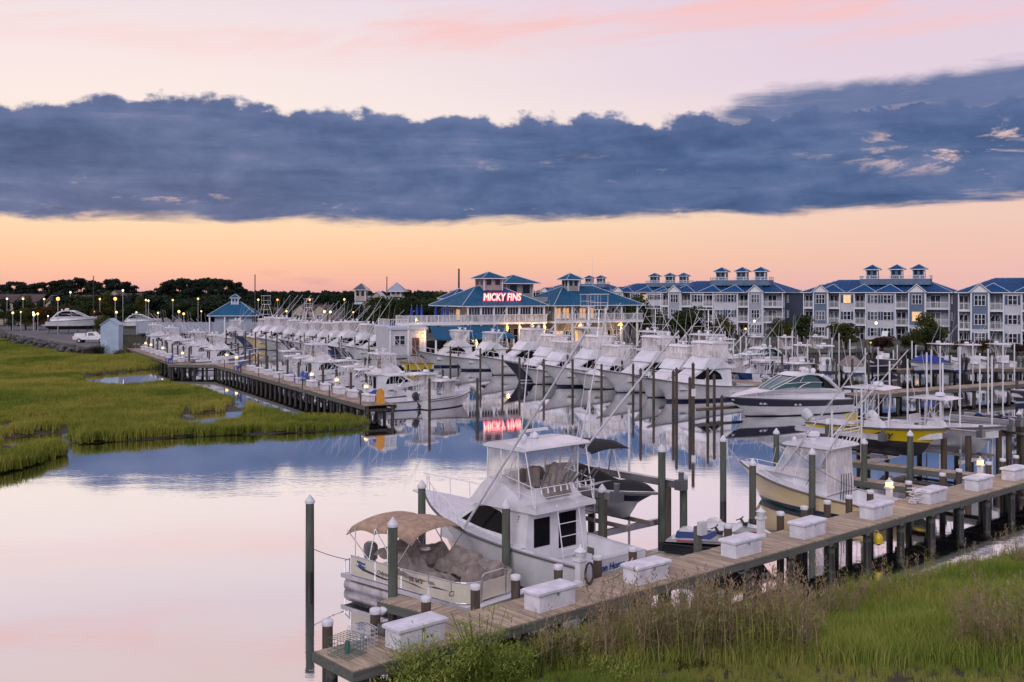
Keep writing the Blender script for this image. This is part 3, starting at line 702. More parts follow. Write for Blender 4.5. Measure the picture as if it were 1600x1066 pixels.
LAND = [(-6000, 300), (-400, 240), (-102, 209), (-66, 156), (-62, 150), (-60.5, 158), (-66, 175), (-82, 206), (-40, 206), (-27, 190), (-5, 163), (-5, 149), (24, 147), (110, 147), (500, 110), (6000, 110), (6000, 7000), (-6000, 7000)]
mat("ground_far", (.07, .075, .05), .95, nscale=.06, namt=.3, dark=(.04, .04, .035))
mb = MB(); mb.prism(LAND, -1.5, 1.7, "ground_far"); mb.build("ground", kind="structure")
# bulkhead cap along the basin
for i, (p, q) in enumerate(zip(LAND[5:13], LAND[6:14])):
    mb = MB(); mb.obox((p[0], p[1], 1.55), (q[0], q[1], 1.55), .5, .36, "timber"); o = mb.build("bulkhead_cap", kind="structure")
def poly_in(p, poly):
    x, y = p; c = False; j = len(poly) - 1
    for i in range(len(poly)):
        xi, yi = poly[i]; xj, yj = poly[j]
        if (yi > y) != (yj > y) and x < (xj - xi) * (y - yi) / (yj - yi) + xi: c = not c
        j = i
    return c
def edge_dist(p, poly):
    best = 1e9; p = Vector(p)
    for i in range(len(poly)):
        a = Vector(poly[i]); b = Vector(poly[(i+1) % len(poly)]); ab = b - a; L2 = ab.length_squared
        t = max(0, min(1, (p - a).dot(ab) / L2)) if L2 else 0; best = min(best, (a + ab * t - p).length)
    return best
marsh_px = [(-260, 800), (-60, 752), (0, 741), (60, 724), (95, 712), (118, 694), (160, 690), (240, 684), (320, 680), (400, 677), (480, 674), (555, 670), (582, 664), (578, 656), (545, 650), (500, 651), (450, 651), (418, 641), (385, 629), (340, 617), (300, 607), (262, 600), (230, 603), (185, 604), (140, 602), (126, 592), (136, 586), (180, 582), (225, 577), (262, 574), (262, 568), (240, 560), (205, 552), (190, 548), (150, 548), (100, 540), (60, 533), (0, 526), (-200, 524), (-420, 560), (-420, 700)]
MARSH = [tuple(G(x, y, .1)) for x, y in marsh_px]
PONDS = [[tuple(G(x, y, .1)) for x, y in q] for q in (
    [(276, 664), (284, 645), (292, 640), (300, 646), (306, 662), (292, 667)],
    [(308, 664), (316, 645), (336, 641), (344, 652), (334, 664)],
    [(346, 658), (352, 638), (374, 627), (384, 634), (378, 650), (362, 660)],
    [(-6, 716), (2, 692), (18, 682), (40, 680), (46, 694), (30, 708), (8, 720)],
    [(44, 704), (52, 677), (78, 674), (84, 690), (66, 704)],
    [(86, 700), (88, 674), (104, 668), (116, 680), (110, 696)],
    [(0, 668), (14, 664), (22, 668), (10, 674), (0, 676)])]
def terrain(name, poly, step, hf, m, holes=()):
    """grid sheet inside poly; edges dip under the water"""
    xs = [p[0] for p in poly]; ys = [p[1] for p in poly]; vs = []; idx = {}; fs = []
    nx = int((max(xs) - min(xs)) / step) + 3; ny = int((max(ys) - min(ys)) / step) + 3; x0, y0 = min(xs) - step, min(ys) - step
    def vid(i, j):
        if (i, j) not in idx:
            x, y = x0 + i * step, y0 + j * step; p = (x, y); inn = poly_in(p, poly) ; d = edge_dist(p, poly) * (1 if inn else -1)
            for hpoly in holes:
                dh = edge_dist(p, hpoly) * (-1 if poly_in(p, hpoly) else 1); d = min(d, dh)
            idx[(i, j)] = len(vs); vs.append((x, y, hf(x, y, d)))
        return idx[(i, j)]
    for i in range(nx):
        for j in range(ny):
            c = (x0 + (i + .5) * step, y0 + (j + .5) * step)
            if poly_in(c, poly) or edge_dist(c, poly) < step * 1.6: fs.append((vid(i, j), vid(i+1, j), vid(i+1, j+1), vid(i, j+1)))
    mb = MB(); mb.add(vs, fs, m, True); return mb.build(name, kind="structure")
mat("mud", (.050, .042, .026), .9, nscale=.8, namt=.3, dark=(.028, .026, .020))
def marsh_h(x, y, d):
    if d < 0: return max(-.5, d * .5)
    return min(.22, d * .35) + .05 * mnoise.noise(Vector((x * .15, y * .15, 0)))
terrain("marsh_ground", MARSH, 2.2, marsh_h, "mud", PONDS)
bank_px = [(560, 1140), (585, 1082), (690, 1046), (800, 1014), (930, 990), (1060, 975), (1180, 986), (1260, 970), (1340, 942), (1450, 912), (1600, 880), (1760, 850), (1900, 850)]
BANK = [tuple(G(x, y, 0)) for x, y in bank_px] + [(45, 20), (14, 12), (-8, 14)]
def bank_h(x, y, d):
    if d < 0: return max(-.6, d * .5)
    return min(.75, d * .16) + .05 * mnoise.noise(Vector((x * .4, y * .4, 3)))
mat("bank_soil", (.065, .060, .030), .95, nscale=1.1, namt=.3, dark=(.04, .034, .022), bump=.4, bscale=18)
terrain("bank_ground", BANK, .8, bank_h, "bank_soil")
# ---------------------------------------------------------------- grass: clumps spread by geometry nodes (stuff)
def blade_clump(name, n, h, spread, wd, m, seed, lean=.35, plume=None, hv=.35):
    rnd = random.Random(seed); mb = MB()
    for _ in range(n):
        a = rnd.uniform(0, 6.283); r = spread * math.sqrt(rnd.random()); x, y = r * math.cos(a), r * math.sin(a)
        hh = h * (1 - hv + 2 * hv * rnd.random() * .8); b = rnd.uniform(0, 6.283); ln = lean * hh * rnd.uniform(.2, 1.2); c = rnd.uniform(0, 6.283)
        dx_, dy_ = math.cos(b) * ln, math.sin(b) * ln; wx, wy = math.cos(c) * wd / 2, math.sin(c) * wd / 2
        p0, p1, p2 = Vector((x, y, -.05)), Vector((x + dx_ * .3, y + dy_ * .3, hh * .6)), Vector((x + dx_, y + dy_, hh))
        ww = Vector((wx, wy, 0))
        mb.add([p0 - ww, p0 + ww, p1 + ww * .7, p1 - ww * .7, p2], [(0, 1, 2, 3), (3, 2, 4)], m)
        if plume and rnd.random() < plume[1]:
            for k in range(9):
                q = p2 + Vector((rnd.gauss(0, .035), rnd.gauss(0, .035), -.30 + .045 * k)) + Vector((dx_, dy_, 0)) * .02 * k; e = Vector((rnd.gauss(0, .05), rnd.gauss(0, .05), .10)); s_ = Vector((rnd.gauss(0, 1), rnd.gauss(0, 1), 0)).normalized() * .022
                mb.add([q - s_, q + s_, q + e], [(0, 1, 2)], plume[0])
        if plume and len(plume) > 2:
            for k in range(plume[2]):
                f = rnd.uniform(.25, .9); q = p0.lerp(p2, f); b2 = rnd.uniform(0, 6.28); l = rnd.uniform(.18, .42); e = q + Vector((math.cos(b2) * l, math.sin(b2) * l, l * rnd.uniform(-.1, .7))); s_ = Vector((-math.sin(b2), math.cos(b2), 0)) * .014
                mb.add([q - s_, q + s_, e], [(0, 1, 2)], m)
    me = mb.mesh(name); o = bpy.data.objects.new(name, me); return o
def scatter(name, clumps, P, label=None):
    """P: (x, y, z, scale, kind): one object, each clump kind instanced on its own points"""
    me = bpy.data.meshes.new(name); me.from_pydata([p[:3] for p in P], [], []); rr = random.Random(1)
    for an, vals in (("sc", [p[3] for p in P]), ("rot", [rr.uniform(0, 6.28) for p in P]), ("kd", [float(p[4] % len(clumps)) for p in P])):
        at = me.attributes.new(an, "FLOAT", "POINT"); at.data.foreach_set("value", vals)
    o = bpy.data.objects.new(name, me); COL.objects.link(o); o["kind"] = "stuff"
    if label: o["label"] = label
    ng = bpy.data.node_groups.new(name, "GeometryNodeTree"); ng.interface.new_socket("Geometry", in_out="INPUT", socket_type="NodeSocketGeometry"); ng.interface.new_socket("Geometry", in_out="OUTPUT", socket_type="NodeSocketGeometry")
    N = ng.nodes; L = ng.links; gi = N.new("NodeGroupInput"); go = N.new("NodeGroupOutput"); jn = N.new("GeometryNodeJoinGeometry"); A = {}
    for an in ("sc", "rot", "kd"): n = N.new("GeometryNodeInputNamedAttribute"); n.data_type = "FLOAT"; n.inputs["Name"].default_value = an; A[an] = n.outputs["Attribute"]
    cx = N.new("ShaderNodeCombineXYZ"); L.new(A["rot"], cx.inputs[2])
    for k, cl in enumerate(clumps):
        ip = N.new("GeometryNodeInstanceOnPoints"); oi = N.new("GeometryNodeObjectInfo"); oi.inputs["Object"].default_value = cl; oi.inputs["As Instance"].default_value = True
        cmp_ = N.new("ShaderNodeMath"); cmp_.operation = "COMPARE"; cmp_.inputs[1].default_value = k; cmp_.inputs[2].default_value = .4; L.new(A["kd"], cmp_.inputs[0]); L.new(cmp_.outputs[0], ip.inputs["Selection"])
        L.new(gi.outputs[0], ip.inputs["Points"]); L.new(oi.outputs["Geometry"], ip.inputs["Instance"]); L.new(cx.outputs[0], ip.inputs["Rotation"]); L.new(A["sc"], ip.inputs["Scale"]); L.new(ip.outputs[0], jn.inputs[0])
    L.new(jn.outputs[0], go.inputs[0]); md = o.modifiers.new("spread", "NODES"); md.node_group = ng
def grass_mat(name, c1, c2, c3, sc_, tr=.3):
    m = bpy.data.materials.new(name); m.use_nodes = True; t = NT(m.node_tree)
    o = t.new("ShaderNodeOutputMaterial"); b = t.new("ShaderNodeBsdfPrincipled"); b.inputs["Roughness"].default_value = .8; b.inputs["Specular IOR Level"].default_value = .1
    g = t.new("ShaderNodeNewGeometry"); v = t.vmul(g.outputs["Position"], (1, 1, 0))
    nz = t.noise(v, sc_, 4, .6); n2 = t.noise(t.vmul(g.outputs["Position"], (.6, 1.6, 0)), sc_ * .32, 3, .5)
    f = t.m("ADD", t.m("MULTIPLY", nz, .55), t.m("ADD", t.m("MULTIPLY", n2, .6), t.m("MULTIPLY", g.outputs["Random Per Island"], .22)))
    c = t.ramp(f, [(.47, c1), (.64, c2), (.80, c3)]); t.set(b.inputs["Base Color"], c)
    tl = t.new("ShaderNodeBsdfTranslucent"); t.set(tl.inputs[0], c); mx = t.new("ShaderNodeMixShader"); mx.inputs[0].default_value = tr
    t.l.new(b.outputs[0], mx.inputs[1]); t.l.new(tl.outputs[0], mx.inputs[2]); t.l.new(mx.outputs[0], o.inputs[0]); MATS[name] = m
grass_mat("marsh_grass", (.065, .120, .018), (.195, .245, .034), (.38, .335, .075), .15)
grass_mat("bank_grass", (.11, .175, .028), (.225, .30, .05), (.37, .36, .10), .45)
grass_mat("reed", (.17, .20, .06), (.29, .25, .11), (.31, .36, .085), .5)
grass_mat("reed_dead", (.20, .15, .085), (.30, .23, .13), (.36, .29, .18), .6)
grass_mat("plume", (.24, .175, .105), (.32, .24, .155), (.40, .31, .22), .8, .4)
rnd = random.Random(7)
cl = [blade_clump("marsh_grass_clump", 46, .62, .55, .045, "marsh_grass", i, .45) for i in range(4)]
pts = []
mx0, mx1 = min(p[0] for p in MARSH), max(p[0] for p in MARSH); my0, my1 = min(p[1] for p in MARSH), max(p[1] for p in MARSH)
for _ in range(150000):
    x, y = rnd.uniform(mx0, mx1), rnd.uniform(my0, my1)
    if abs(x) > y * .53 or rnd.random() > min(1., (75 / y) ** 1.2) or not poly_in((x, y), MARSH): continue
    if any(poly_in((x, y), h_) for h_ in PONDS): continue
    d = min(edge_dist((x, y), MARSH), min(edge_dist((x, y), h_) for h_ in PONDS))
    if d < .25: continue
    k = .62 + .5 * (mnoise.noise(Vector((x * .10, y * .06, 9))) + .4) + .25 * mnoise.noise(Vector((x * .5, y * .3, 2))) + (.22 if d < 1.6 and y < 75 else -.15 if d < 2.5 else 0)
    s_ = max(.45, k) * max(1, (y / 75) ** .5)
    pts.append((x, y, marsh_h(x, y, d), s_, rnd.randrange(4)))
scatter("marsh_grass", cl, pts, "yellow green marsh grass")
# near bank: grass, reeds with plumes, leafy bushes
cg = [blade_clump("bank_grass_clump", 60, .50, .38, .022, "bank_grass", 20 + i, .5) for i in range(3)]
cr = [blade_clump("reed_clump", 12, 1.75, .34, .024, "reed_dead" if i in (1, 3) else "reed", 40 + i, .24, ("plume", .5 if i in (1, 3) else .2, 8), .34) for i in range(5)]
pts = []; rp = []; lg = []
def in_px(x, y, z=.5): s = F / y; return (CX + x * s, HY + (CH - z) * s)
for _ in range(60000):
    x, y = rnd.uniform(-9, 42), rnd.uniform(17, 48)
    px, py = in_px(x, y)
    if px < 560 or px > 1680 or py > 1130 or not poly_in((x, y), BANK): continue
    d = edge_dist((x, y), BANK)
    if d < .2: continue
    n_ = mnoise.noise(Vector((x * .35, y * .35, 5)))
    z = bank_h(x, y, d); lawn = py > 1056 + 8 * n_
    reed = (830 < px < 1270 + 40 * n_ and py > (1026 if px < 1080 else 1008)) or (px > 1490 + 60 * n_ and py > 1000) or (px > 1180 and d < 1.6)
    if lawn:
        if rnd.random() < .75: pts.append((x, y, z, rnd.uniform(.22, .4), rnd.randrange(3)))
        continue
    if reed and rnd.random() < (.55 if px < 1300 else .22) * (1 if d > 1.6 or px < 1180 else .35) * (.45 + 1.1 * max(0, n_ + .4)):
        rp.append((x, y, z, rnd.uniform(.5, 1.06) * (1.0 if px < 1300 else .8) * (.75 if px < 930 else 1), rnd.randrange(5)))
    if rnd.random() < (.75 if px > 1200 else .5): pts.append((x, y, z, rnd.uniform(.7, 1.25) * (1.0 + .5 * n_) * (1.05 if px > 1250 else 1.0), rnd.randrange(3)))
scatter("bank_grass", cg, pts, "green marsh grass on the near bank")
scatter("reed_bed", cr, rp, "tall reeds with brown plumes")
def bush(name, label, loc, r, h, m, n, seed, leaf=.09, group=None, stems=True, cat="bush"):
    rr = random.Random(seed); T = thing(name, label, cat, loc, 0, group)
    st = MB(); fo = MB()
    for i in range(26 if stems else 8):
        a = rr.uniform(0, 6.28); l = r * rr.uniform(.3, 1); tip = Vector((math.cos(a) * l, math.sin(a) * l, h * rr.uniform(.55, 1.0))); base = Vector((math.cos(a) * l * .2, math.sin(a) * l * .2, -.1))
        mid_ = base.lerp(tip, .55) + Vector((0, 0, h * .14)); st.path([base, mid_, tip], .010, m, 4)
        for k in range(n):
            f = rr.random() ** .7; p = (base.lerp(mid_, f / .55) if f < .55 else mid_.lerp(tip, (f - .55) / .45)); p = p + Vector((rr.gauss(0, .06), rr.gauss(0, .06), rr.gauss(0, .05))) * (1 + r)
            b = rr.uniform(0, 6.28); d = Vector((math.cos(b), math.sin(b), rr.uniform(.1, 1.1))).normalized() * leaf * rr.uniform(.7, 1.6); s_ = Vector((-math.sin(b), math.cos(b), rr.uniform(-.4, .4))) * leaf * .22
            fo.add([p - s_, p + s_, p + d + s_ * .2, p + d * 1.15, p + d - s_ * .2], [(0, 1, 2, 3, 4)], m)
    st.build("stem", T, fix=False); fo.build("foliage", T, fix=False); return T
bs = [(655, 1098, .9, 1.7), (700, 1088, .9, 1.65), (752, 1076, 1.0, 2.15), (800, 1080, .8, 1.4), (860, 1058, .8, 1.35), (905, 1050, .8, 1.3), (960, 1085, .6, 1.0), (1085, 1075, .5, .9), (640, 1115, .8, 1.0)]
bl = ["leafy yellow green bush at the lower left below the first dock box", "low green bush right of the leftmost bush at the pier's near end", "tallest light green bush in front of the first dock box", "green bush between the first and second dock boxes",
      "dark green bush below the second dock box", "spreading green bush right below the second dock box's right corner", "low green bush in front of the reeds below the third dock box", "small dark green shrub in the middle of the brown reeds", "low leafy bush at the bottom edge left of the other bushes"]
for i, ((px, py, r, h_), lb) in enumerate(zip(bs, bl)):
    p = G(px, py, .3); bush("bush", lb, (p.x, p.y, .15), r, h_, "leaf_bush" if i not in (4, 7) else "leaf_olive", 44, 100 + i)
# ---------------------------------------------------------------- near pier
rnd = random.Random(3)
T = thing("wooden_pier", "long weathered wooden pier with white dock boxes in the foreground", "pier", D(0, 0), RU); PIER = T
mb = MB(); mb.bbox(-.068, .068, 0, 1.75, 1.158, 1.2, "plank", .006); pl = mb.mesh("plank")
for i in range(300):
    link("plank", pl, T, (.075 + i * .1475, rnd.uniform(-.012, .012), rnd.uniform(-.004, .004)), rnd.uniform(-.004, .004))
LU = 44.4
for k in range(18):
    x0 = .0 + k * 2.5; x1 = min(LU, x0 + 2.49)
    for y0, y1 in ((-.05, -.005), (1.757, 1.80)):
        mb = MB(); z = rnd.uniform(-.012, .012); mb.box(x0, x1, y0, y1, .93 + z, 1.165 + z, "timber"); mb.build("fascia_board", T)
mb = MB(); mb.box(-.055, -.004, -.05, 1.80, .93, 1.165, "timber"); mb.build("end_board", T)
jm = MB(); jm.box(-.09, .09, .0, 1.75, .74, .928, "timber_dark"); jm_ = jm.mesh("cross_beam")
pm = MB(); pm.tube((0, 0, -1.2), (0, 0, .95), .15, "pile", n=10); pm_ = pm.mesh("support_post")
bm_ = MB(); bm_.box(-.12, .12, -.075, -.052, .86, 1.15, "timber"); br_ = bm_.mesh("joint_plate")
for k in range(18):
    x = .35 + k * 2.5
    link("cross_beam", jm_, T, (x, 0, 0)); link("joint_plate", br_, T, (k * 2.5 + 2.5, 0, 0))
    for y in (.18, 1.55): link("support_post", pm_, T, (x, y, 0))
mb = MB()
for y in (.35, .88, 1.4): mb.box(0, LU, y - .03, y + .03, .93, 1.15, "timber_dark")
mb.build("joist", T)
# mooring posts along the far edge
pb = MB(); pb.tube((0, 0, -1.2), (0, 0, 1.78), .135, "pile_brown", n=12); pb_ = pb.mesh("post")
pc = MB(); pc.lathe([(.145, 1.69), (.15, 1.70), (.15, 1.80), (.135, 1.825), (.02, 1.84)], (0, 0, 0), "cap_white", 12); pc_ = pc.mesh("cap")
us = [.46, 1.88, 3.5, 5.2, 6.7, 8.4, 10.08, 11.69, 16.64, 19.8, 21.35, 22.94, 24.52, 26.13, 27.69, 29.28, 32.32, 33.9, 36.93, 38.46, 39.94]
desc = ["at the pier's near end beside the green crab trap", "with a bucket at its foot left of the first dock box", "at the foot of the short finger pier", "in front of the pontoon boat's bow", "at the right corner of the pontoon boat",
        "left of the unlit white pedestal", "right of the unlit pedestal, by the fishing boat's stern", "at the right end of the fishing boat's stern", "left of the jet skis above the fourth dock box", "right of the jet skis", "left of the fifth dock box's far end", "in front of the cream boat's hull",
        "beside the cream boat's quarter", "left of the first lit pedestal", "right of the first lit pedestal", "beneath the lift piling behind the seventh dock box's left end", "behind the seventh dock box", "between the seventh box and the second lit pedestal", "right of the second lit pedestal", "between the last two dock boxes", "rightmost on the pier edge"]
for u, d in zip(us, desc):
    o = thing("mooring_post", "short white capped post " + d, "mooring post", D(u, 1.94), rnd.uniform(0, 6), "capped mooring posts along the near pier")
    link("post", pb_, o); link("cap", pc_, o)
# tall mooring pilings with conical caps
pt = MB(); pt.tube((0, 0, -2.5), (0, 0, 2.92), .155, "pile", r2=.14, n=14); pt_ = pt.mesh("post")
ct = MB(); ct.lathe([(.165, 2.86), (.17, 2.93), (.165, 2.95), (.02, 3.15)], (0, 0, 0), "cap_white", 14); ct_ = ct.mesh("cap")
def piling(loc, top, label, group=None, cap=True, pm=pt_, cm=ct_, base=3.15, name="mooring_piling"):
    o = thing(name, label, "piling", loc, rnd.uniform(0, 6), group); k = top - base
    link("post", pm, o, (0, 0, k)); 
    if cap: link("cap", cm, o, (0, 0, k))
    return o
NEARP = [(4.83, 10.36, 3.14, "tall piling alone in open water left of the pontoon boat"), (4.75, 5.32, 3.22, "tall piling at the end of the finger pier in front of the pontoon boat's canopy"),
    (9.28, 10.06, 3.15, "tall piling at the bow of the white fishing boat, left of its pulpit"), (9.3, 5.38, 3.15, "tall piling between the pontoon boat and the white fishing boat's cabin"), (13.67, 5.2, 3.15, "tall piling right of the white fishing boat in front of the covered lift boat"),
    (16.99, 5.28, 4.24, "tallest piling at the right end of the covered boat's lift"), (17.68, 4.8, 3.18, "tall piling right of the lift's double piling"), (24.9, 8.47, 3.53, "tall piling in open water with a rope band, above the jet skis"),
    (22.41, 5.07, 3.16, "tall piling at the bow of the cream boat, behind the jet skis"), (31.18, 9.98, 3.15, "tall piling just behind the cream boat's foredeck"), (26.78, 5.09, 3.15, "tall piling in front of the cream boat's cabin"),
    (35.62, 5.23, 3.14, "tall white capped piling in front of the yellow and black boat's bow"), (31.1, 5.1, 3.2, "tall piling right behind the cream boat's cockpit"), (36.2, 10.2, 3.2, "white capped piling behind the yellow boat's console"), (49.0, 5.6, 3.1, "tall white capped piling at the right edge by the blue watercraft"), (40.6, 10.4, 3.2, "white capped piling behind the white boat with the hard top")]
for u, v, tp, lb in NEARP: piling(D(u, v), tp, lb, "tall mooring pilings of the near slips")
# line from lone piling to pontoon boat, rope bands
def rope(label, pts, r=.014, m="rope", cat="rope"):
    mb = MB(); mb.path(pts, r, m, 5); o = mb.build("mooring_line"); tag(o, label, cat, "mooring lines"); return o
def sag(p, q, d=.3, n=8): return [Vector(p).lerp(Vector(q), i / n) - Vector((0, 0, d * 4 * (i / n) * (1 - i / n))) for i in range(n + 1)]
# ---------------------------------------------------------------- dock boxes
bx = MB(); bx.bbox(0, 1.45, 0, .62, 0, .46, "dock_box", .03); bx_ = bx.mesh("chest")
ld = MB(); ld.loft([[(x, y, z) for x, y in ((-.05 + c, -.05 + c), (1.50 - c, -.05 + c), (1.50 - c, .67 - c), (-.05 + c, .67 - c))] for z, c in ((.455, .01), (.47, 0), (.535, 0), (.575, .05), (.592, .16))], "dock_box", True, True, False); ld_ = ld.mesh("lid")
fp = MB(); fp.box(.13, 1.32, -.010, .002, .07, .39, "dock_box"); fp_ = fp.mesh("front_panel")
la = MB(); la.box(.69, .76, -.03, -.008, .36, .46, "alu"); la_ = la.mesh("latch")
bxl = ["nearest white dock box, with two blue dots, at the pier's near end", "white dock box in front of the unlit pedestal and the fishing boat's quarter", "white dock box right of the fishing boat's stern", "white dock box in front of the jet skis", "white dock box in front of the cream boat's bow half",
       "white dock box in front of the first lit pedestal", "white dock box with white rope heaped on its left end", "white dock box in front of the second lit pedestal", "farthest right white dock box at the frame's edge"]
for i, (u, lb) in enumerate(zip([1.49, 6.12, 10.13, 14.92, 18.92, 23.63, 28.11, 32.42, 36.15], bxl)):
    o = thing("dock_box", lb, "dock box", D(u, .30 + .012 * i, 1.2), RU + R(rnd.uniform(-1.5, 1.5)), "white dock boxes on the near pier")
    link("chest", bx_, o); link("lid", ld_, o); link("front_panel", fp_, o); link("latch", la_, o)
    if i == 0:
        mb = MB()
        for x in (.86, .98):
            n0 = len(mb.v); mb.lathe([(.0005, -.016), (.028, -.016), (.028, -.008), (.0005, -.008)], (0, 0, 0), "blue_paint", 10)
            for j in range(n0, len(mb.v)): a, b, c = mb.v[j]; mb.v[j] = (x + a, c, .20 + b)
        mb.build("marking_dot", o)
# ---------------------------------------------------------------- power pedestals
pe = MB(); pe.loft([[(c*x, c*y, z) for x, y in ((-1, -.8), (1, -.8), (1, .8), (-1, .8))] for z, c in ((0, .15), (.1, .15), (.14, .12), (.62, .12), (.66, .17), (.74, .17))], "gelcoat", True, True, False); pe_ = pe.mesh("body")
pl_ = MB(); pl_.lathe([(.14, .74), (.15, .76), (.15, .90), (.14, .92)], (0, 0, 0), "lamp_yellow", 8); plm = pl_.mesh("lamp")
plu = MB(); plu.lathe([(.14, .74), (.15, .76), (.15, .90), (.14, .92)], (0, 0, 0), "gelcoat_grey", 8); pluo = plu.mesh("lamp")
pt2 = MB(); pt2.lathe([(.19, .915), (.19, .93), (.05, 1.03), (.03, 1.04), (.045, 1.08), (.005, 1.11)], (0, 0, 0), "gelcoat", 8); ptop = pt2.mesh("roof_cap")
def glow(parent, loc, e, col=(1, .58, .2), r=.12):
    l = bpy.data.lights.new("lamp_light", "POINT"); l.energy = e; l.color = col; l.shadow_soft_size = r; o = bpy.data.objects.new("lamp_light", l); COL.objects.link(o); o.parent = parent; o.location = loc
def pedestal(loc, lit, label, group="power pedestals on the near pier", sc_=1.):
    o = thing("power_pedestal", label, "power pedestal", loc, RU, group); o.scale = (sc_,) * 3
    link("body", pe_, o); link("lamp", plm if lit else pluo, o); link("roof_cap", ptop, o)
    if lit and "near" in group: glow(o, (0, -.3, .85), 5)
    return o
pd = pedestal(D(8.95, 1.55, 1.2), False, "unlit white power pedestal hung with blue shore power cable", sc_=1.1)
pedestal(D(18.1, 1.6, 1.2), False, "white power pedestal standing in front of the jet skis")
pedestal(D(26.95, 1.55, 1.2), True, "first lit power pedestal, beside the cream boat's stern")
pedestal(D(35.3, 1.6, 1.2), True, "second lit power pedestal, behind the eighth dock box")
mb = MB()
for i in range(7):
    r = random.Random(i); cx_, cy_ = .15 + r.gauss(0, .02), -.18; pts = [(cx_ + (.16 + .02 * r.random()) * math.cos(a), cy_ - .03 * i / 3, .36 + (.30 + .04 * r.random()) * math.sin(a)) for a in [2*math.pi*j/14 for j in range(15)]]
    mb.path(pts, .017, "rope_dark", 5)
o = mb.build("power_cable"); o.location = D(8.95, 1.55, 1.2); o.rotation_euler = (0, 0, RU); tag(o, "coil of dark blue shore power cable hanging from the unlit pedestal", "cable")
# wooden utility post with box
o = thing("meter_post", "square wooden post with a grey electric box on top beside the jet ski dock", "post", D(14.94, 1.92), RU)
mb = MB(); mb.box(-.1, .1, -.1, .1, -1, 2.0, "timber"); mb.build("post", o); mb = MB(); mb.box(-.16, .16, -.28, -.10, 1.75, 2.2, "gelcoat_grey"); mb.build("electric_box", o)
# finger pier by pontoon boat
f0, f1 = D(5.25, 1.95), D(4.55, 5.25); dv = (f1 - f0); o = thing("finger_pier", "short low finger pier between the outer piling and the main pier", "pier", f0, math.atan2(dv.y, dv.x))
mb = MB(); mb.box(0, .135, -.42, .42, .80, .84, "plank"); fpl = mb.mesh("plank")
for i in range(23): link("plank", fpl, o, (i * .145, rnd.uniform(-.01, .01), rnd.uniform(-.004, .004)))
mb = MB(); mb.box(0, 3.35, -.47, -.425, .58, .82, "timber"); mb.box(0, 3.35, .425, .47, .58, .82, "timber"); mb.box(3.35, 3.40, -.47, .47, .58, .82, "timber"); mb.build("fascia_board", o)
f0, f1 = D(13.6, 1.95), D(13.2, 5.6); dv = (f1 - f0); o = thing("finger_pier", "finger pier right of the white fishing boat's stern", "pier", f0, math.atan2(dv.y, dv.x))
for i in range(24): link("plank", fpl, o, (i * .145, rnd.uniform(-.01, .01), .25 + rnd.uniform(-.004, .004)))
mb = MB(); mb.box(0, 3.5, -.47, -.425, .83, 1.07, "timber"); mb.box(0, 3.5, .425, .47, .83, 1.07, "timber"); mb.build("fascia_board", o)
f0, f1 = D(31.6, 1.95), D(31.3, 6.5); dv = (f1 - f0); o = thing("finger_pier", "brown finger pier right of the cream boat beneath the yellow lift boat", "pier", f0, math.atan2(dv.y, dv.x))
for i in range(31): link("plank", fpl, o, (i * .145, rnd.uniform(-.01, .01), .35 + rnd.uniform(-.004, .004)))
mb = MB(); mb.box(0, 4.5, -.47, -.425, .90, 1.17, "teak"); mb.box(0, 4.5, .425, .47, .90, 1.17, "timber"); mb.build("fascia_board", o)
f0, f1 = D(36.8, 1.95), D(35.9, 9); dv = (f1 - f0); o = thing("finger_pier", "long brown finger pier between the yellow boat and the white hard top boat", "pier", f0, math.atan2(dv.y, dv.x))
for i in range(49): link("plank", fpl, o, (i * .145, rnd.uniform(-.01, .01), .35 + rnd.uniform(-.004, .004)))
mb = MB(); mb.box(0, 7.1, -.47, -.425, .90, 1.17, "teak"); mb.box(0, 7.1, .425, .47, .90, 1.17, "timber"); mb.build("fascia_board", o)
# crab traps, rope heap, bucket, fender
def crab_trap(label, loc, rz, s=.6, m="wire"):
    o = thing("crab_trap", label, "crab trap", loc, rz); mb = MB(); h = .42
    for z in [h * i / 4 for i in range(5)]: mb.path([(-s/2, -s/2, z), (s/2, -s/2, z), (s/2, s/2, z), (-s/2, s/2, z), (-s/2, -s/2, z)], .006, m, 4)
    for i in range(7):
        c = -s/2 + s * i / 6
        for e in (-s/2, s/2): mb.tube((c, e, 0), (c, e, h), .005, m, n=4, cap=False); mb.tube((e, c, 0), (e, c, h), .005, m, n=4, cap=False)
        for z in (0, h): mb.tube((c, -s/2, z), (c, s/2, z), .005, m, n=4, cap=False); mb.tube((-s/2, c, z), (s/2, c, z), .005, m, n=4, cap=False)
    mb.build("wire_cage", o)
    mb = MB(); mb.lathe([(.06, .03), (.06, .3), (.05, .32)], (0, 0, 0), m, 8); mb.build("bait_well", o)
crab_trap("green wire crab trap at the very end of the pier", D(.48, 1.05, 1.205), RU + .25, .66)
crab_trap("pale wire crab trap behind the green one at the pier's near end", D(1.15, 1.42, 1.205), RU - .1, .55, "gelcoat_grey")
o = thing("bucket", "dark square bucket beside the second mooring post", "bucket", D(1.98, 1.62, 1.2), RU); mb = MB(); mb.loft([[(x*c, y*c, z) for x, y in ((-1, -1), (1, -1), (1, 1), (-1, 1))] for z, c in ((0, .13), (.28, .16), (.28, .14), (.02, .115))], "engine_grey", True, True, False); mb.build("pail", o)
mb = MB(); mb.path([(-.15, 0, .28), (-.1, 0, .42), (.1, 0, .42), (.15, 0, .28)], .008, "rope_dark"); mb.build("handle", o)
mb = MB(); r = random.Random(5)
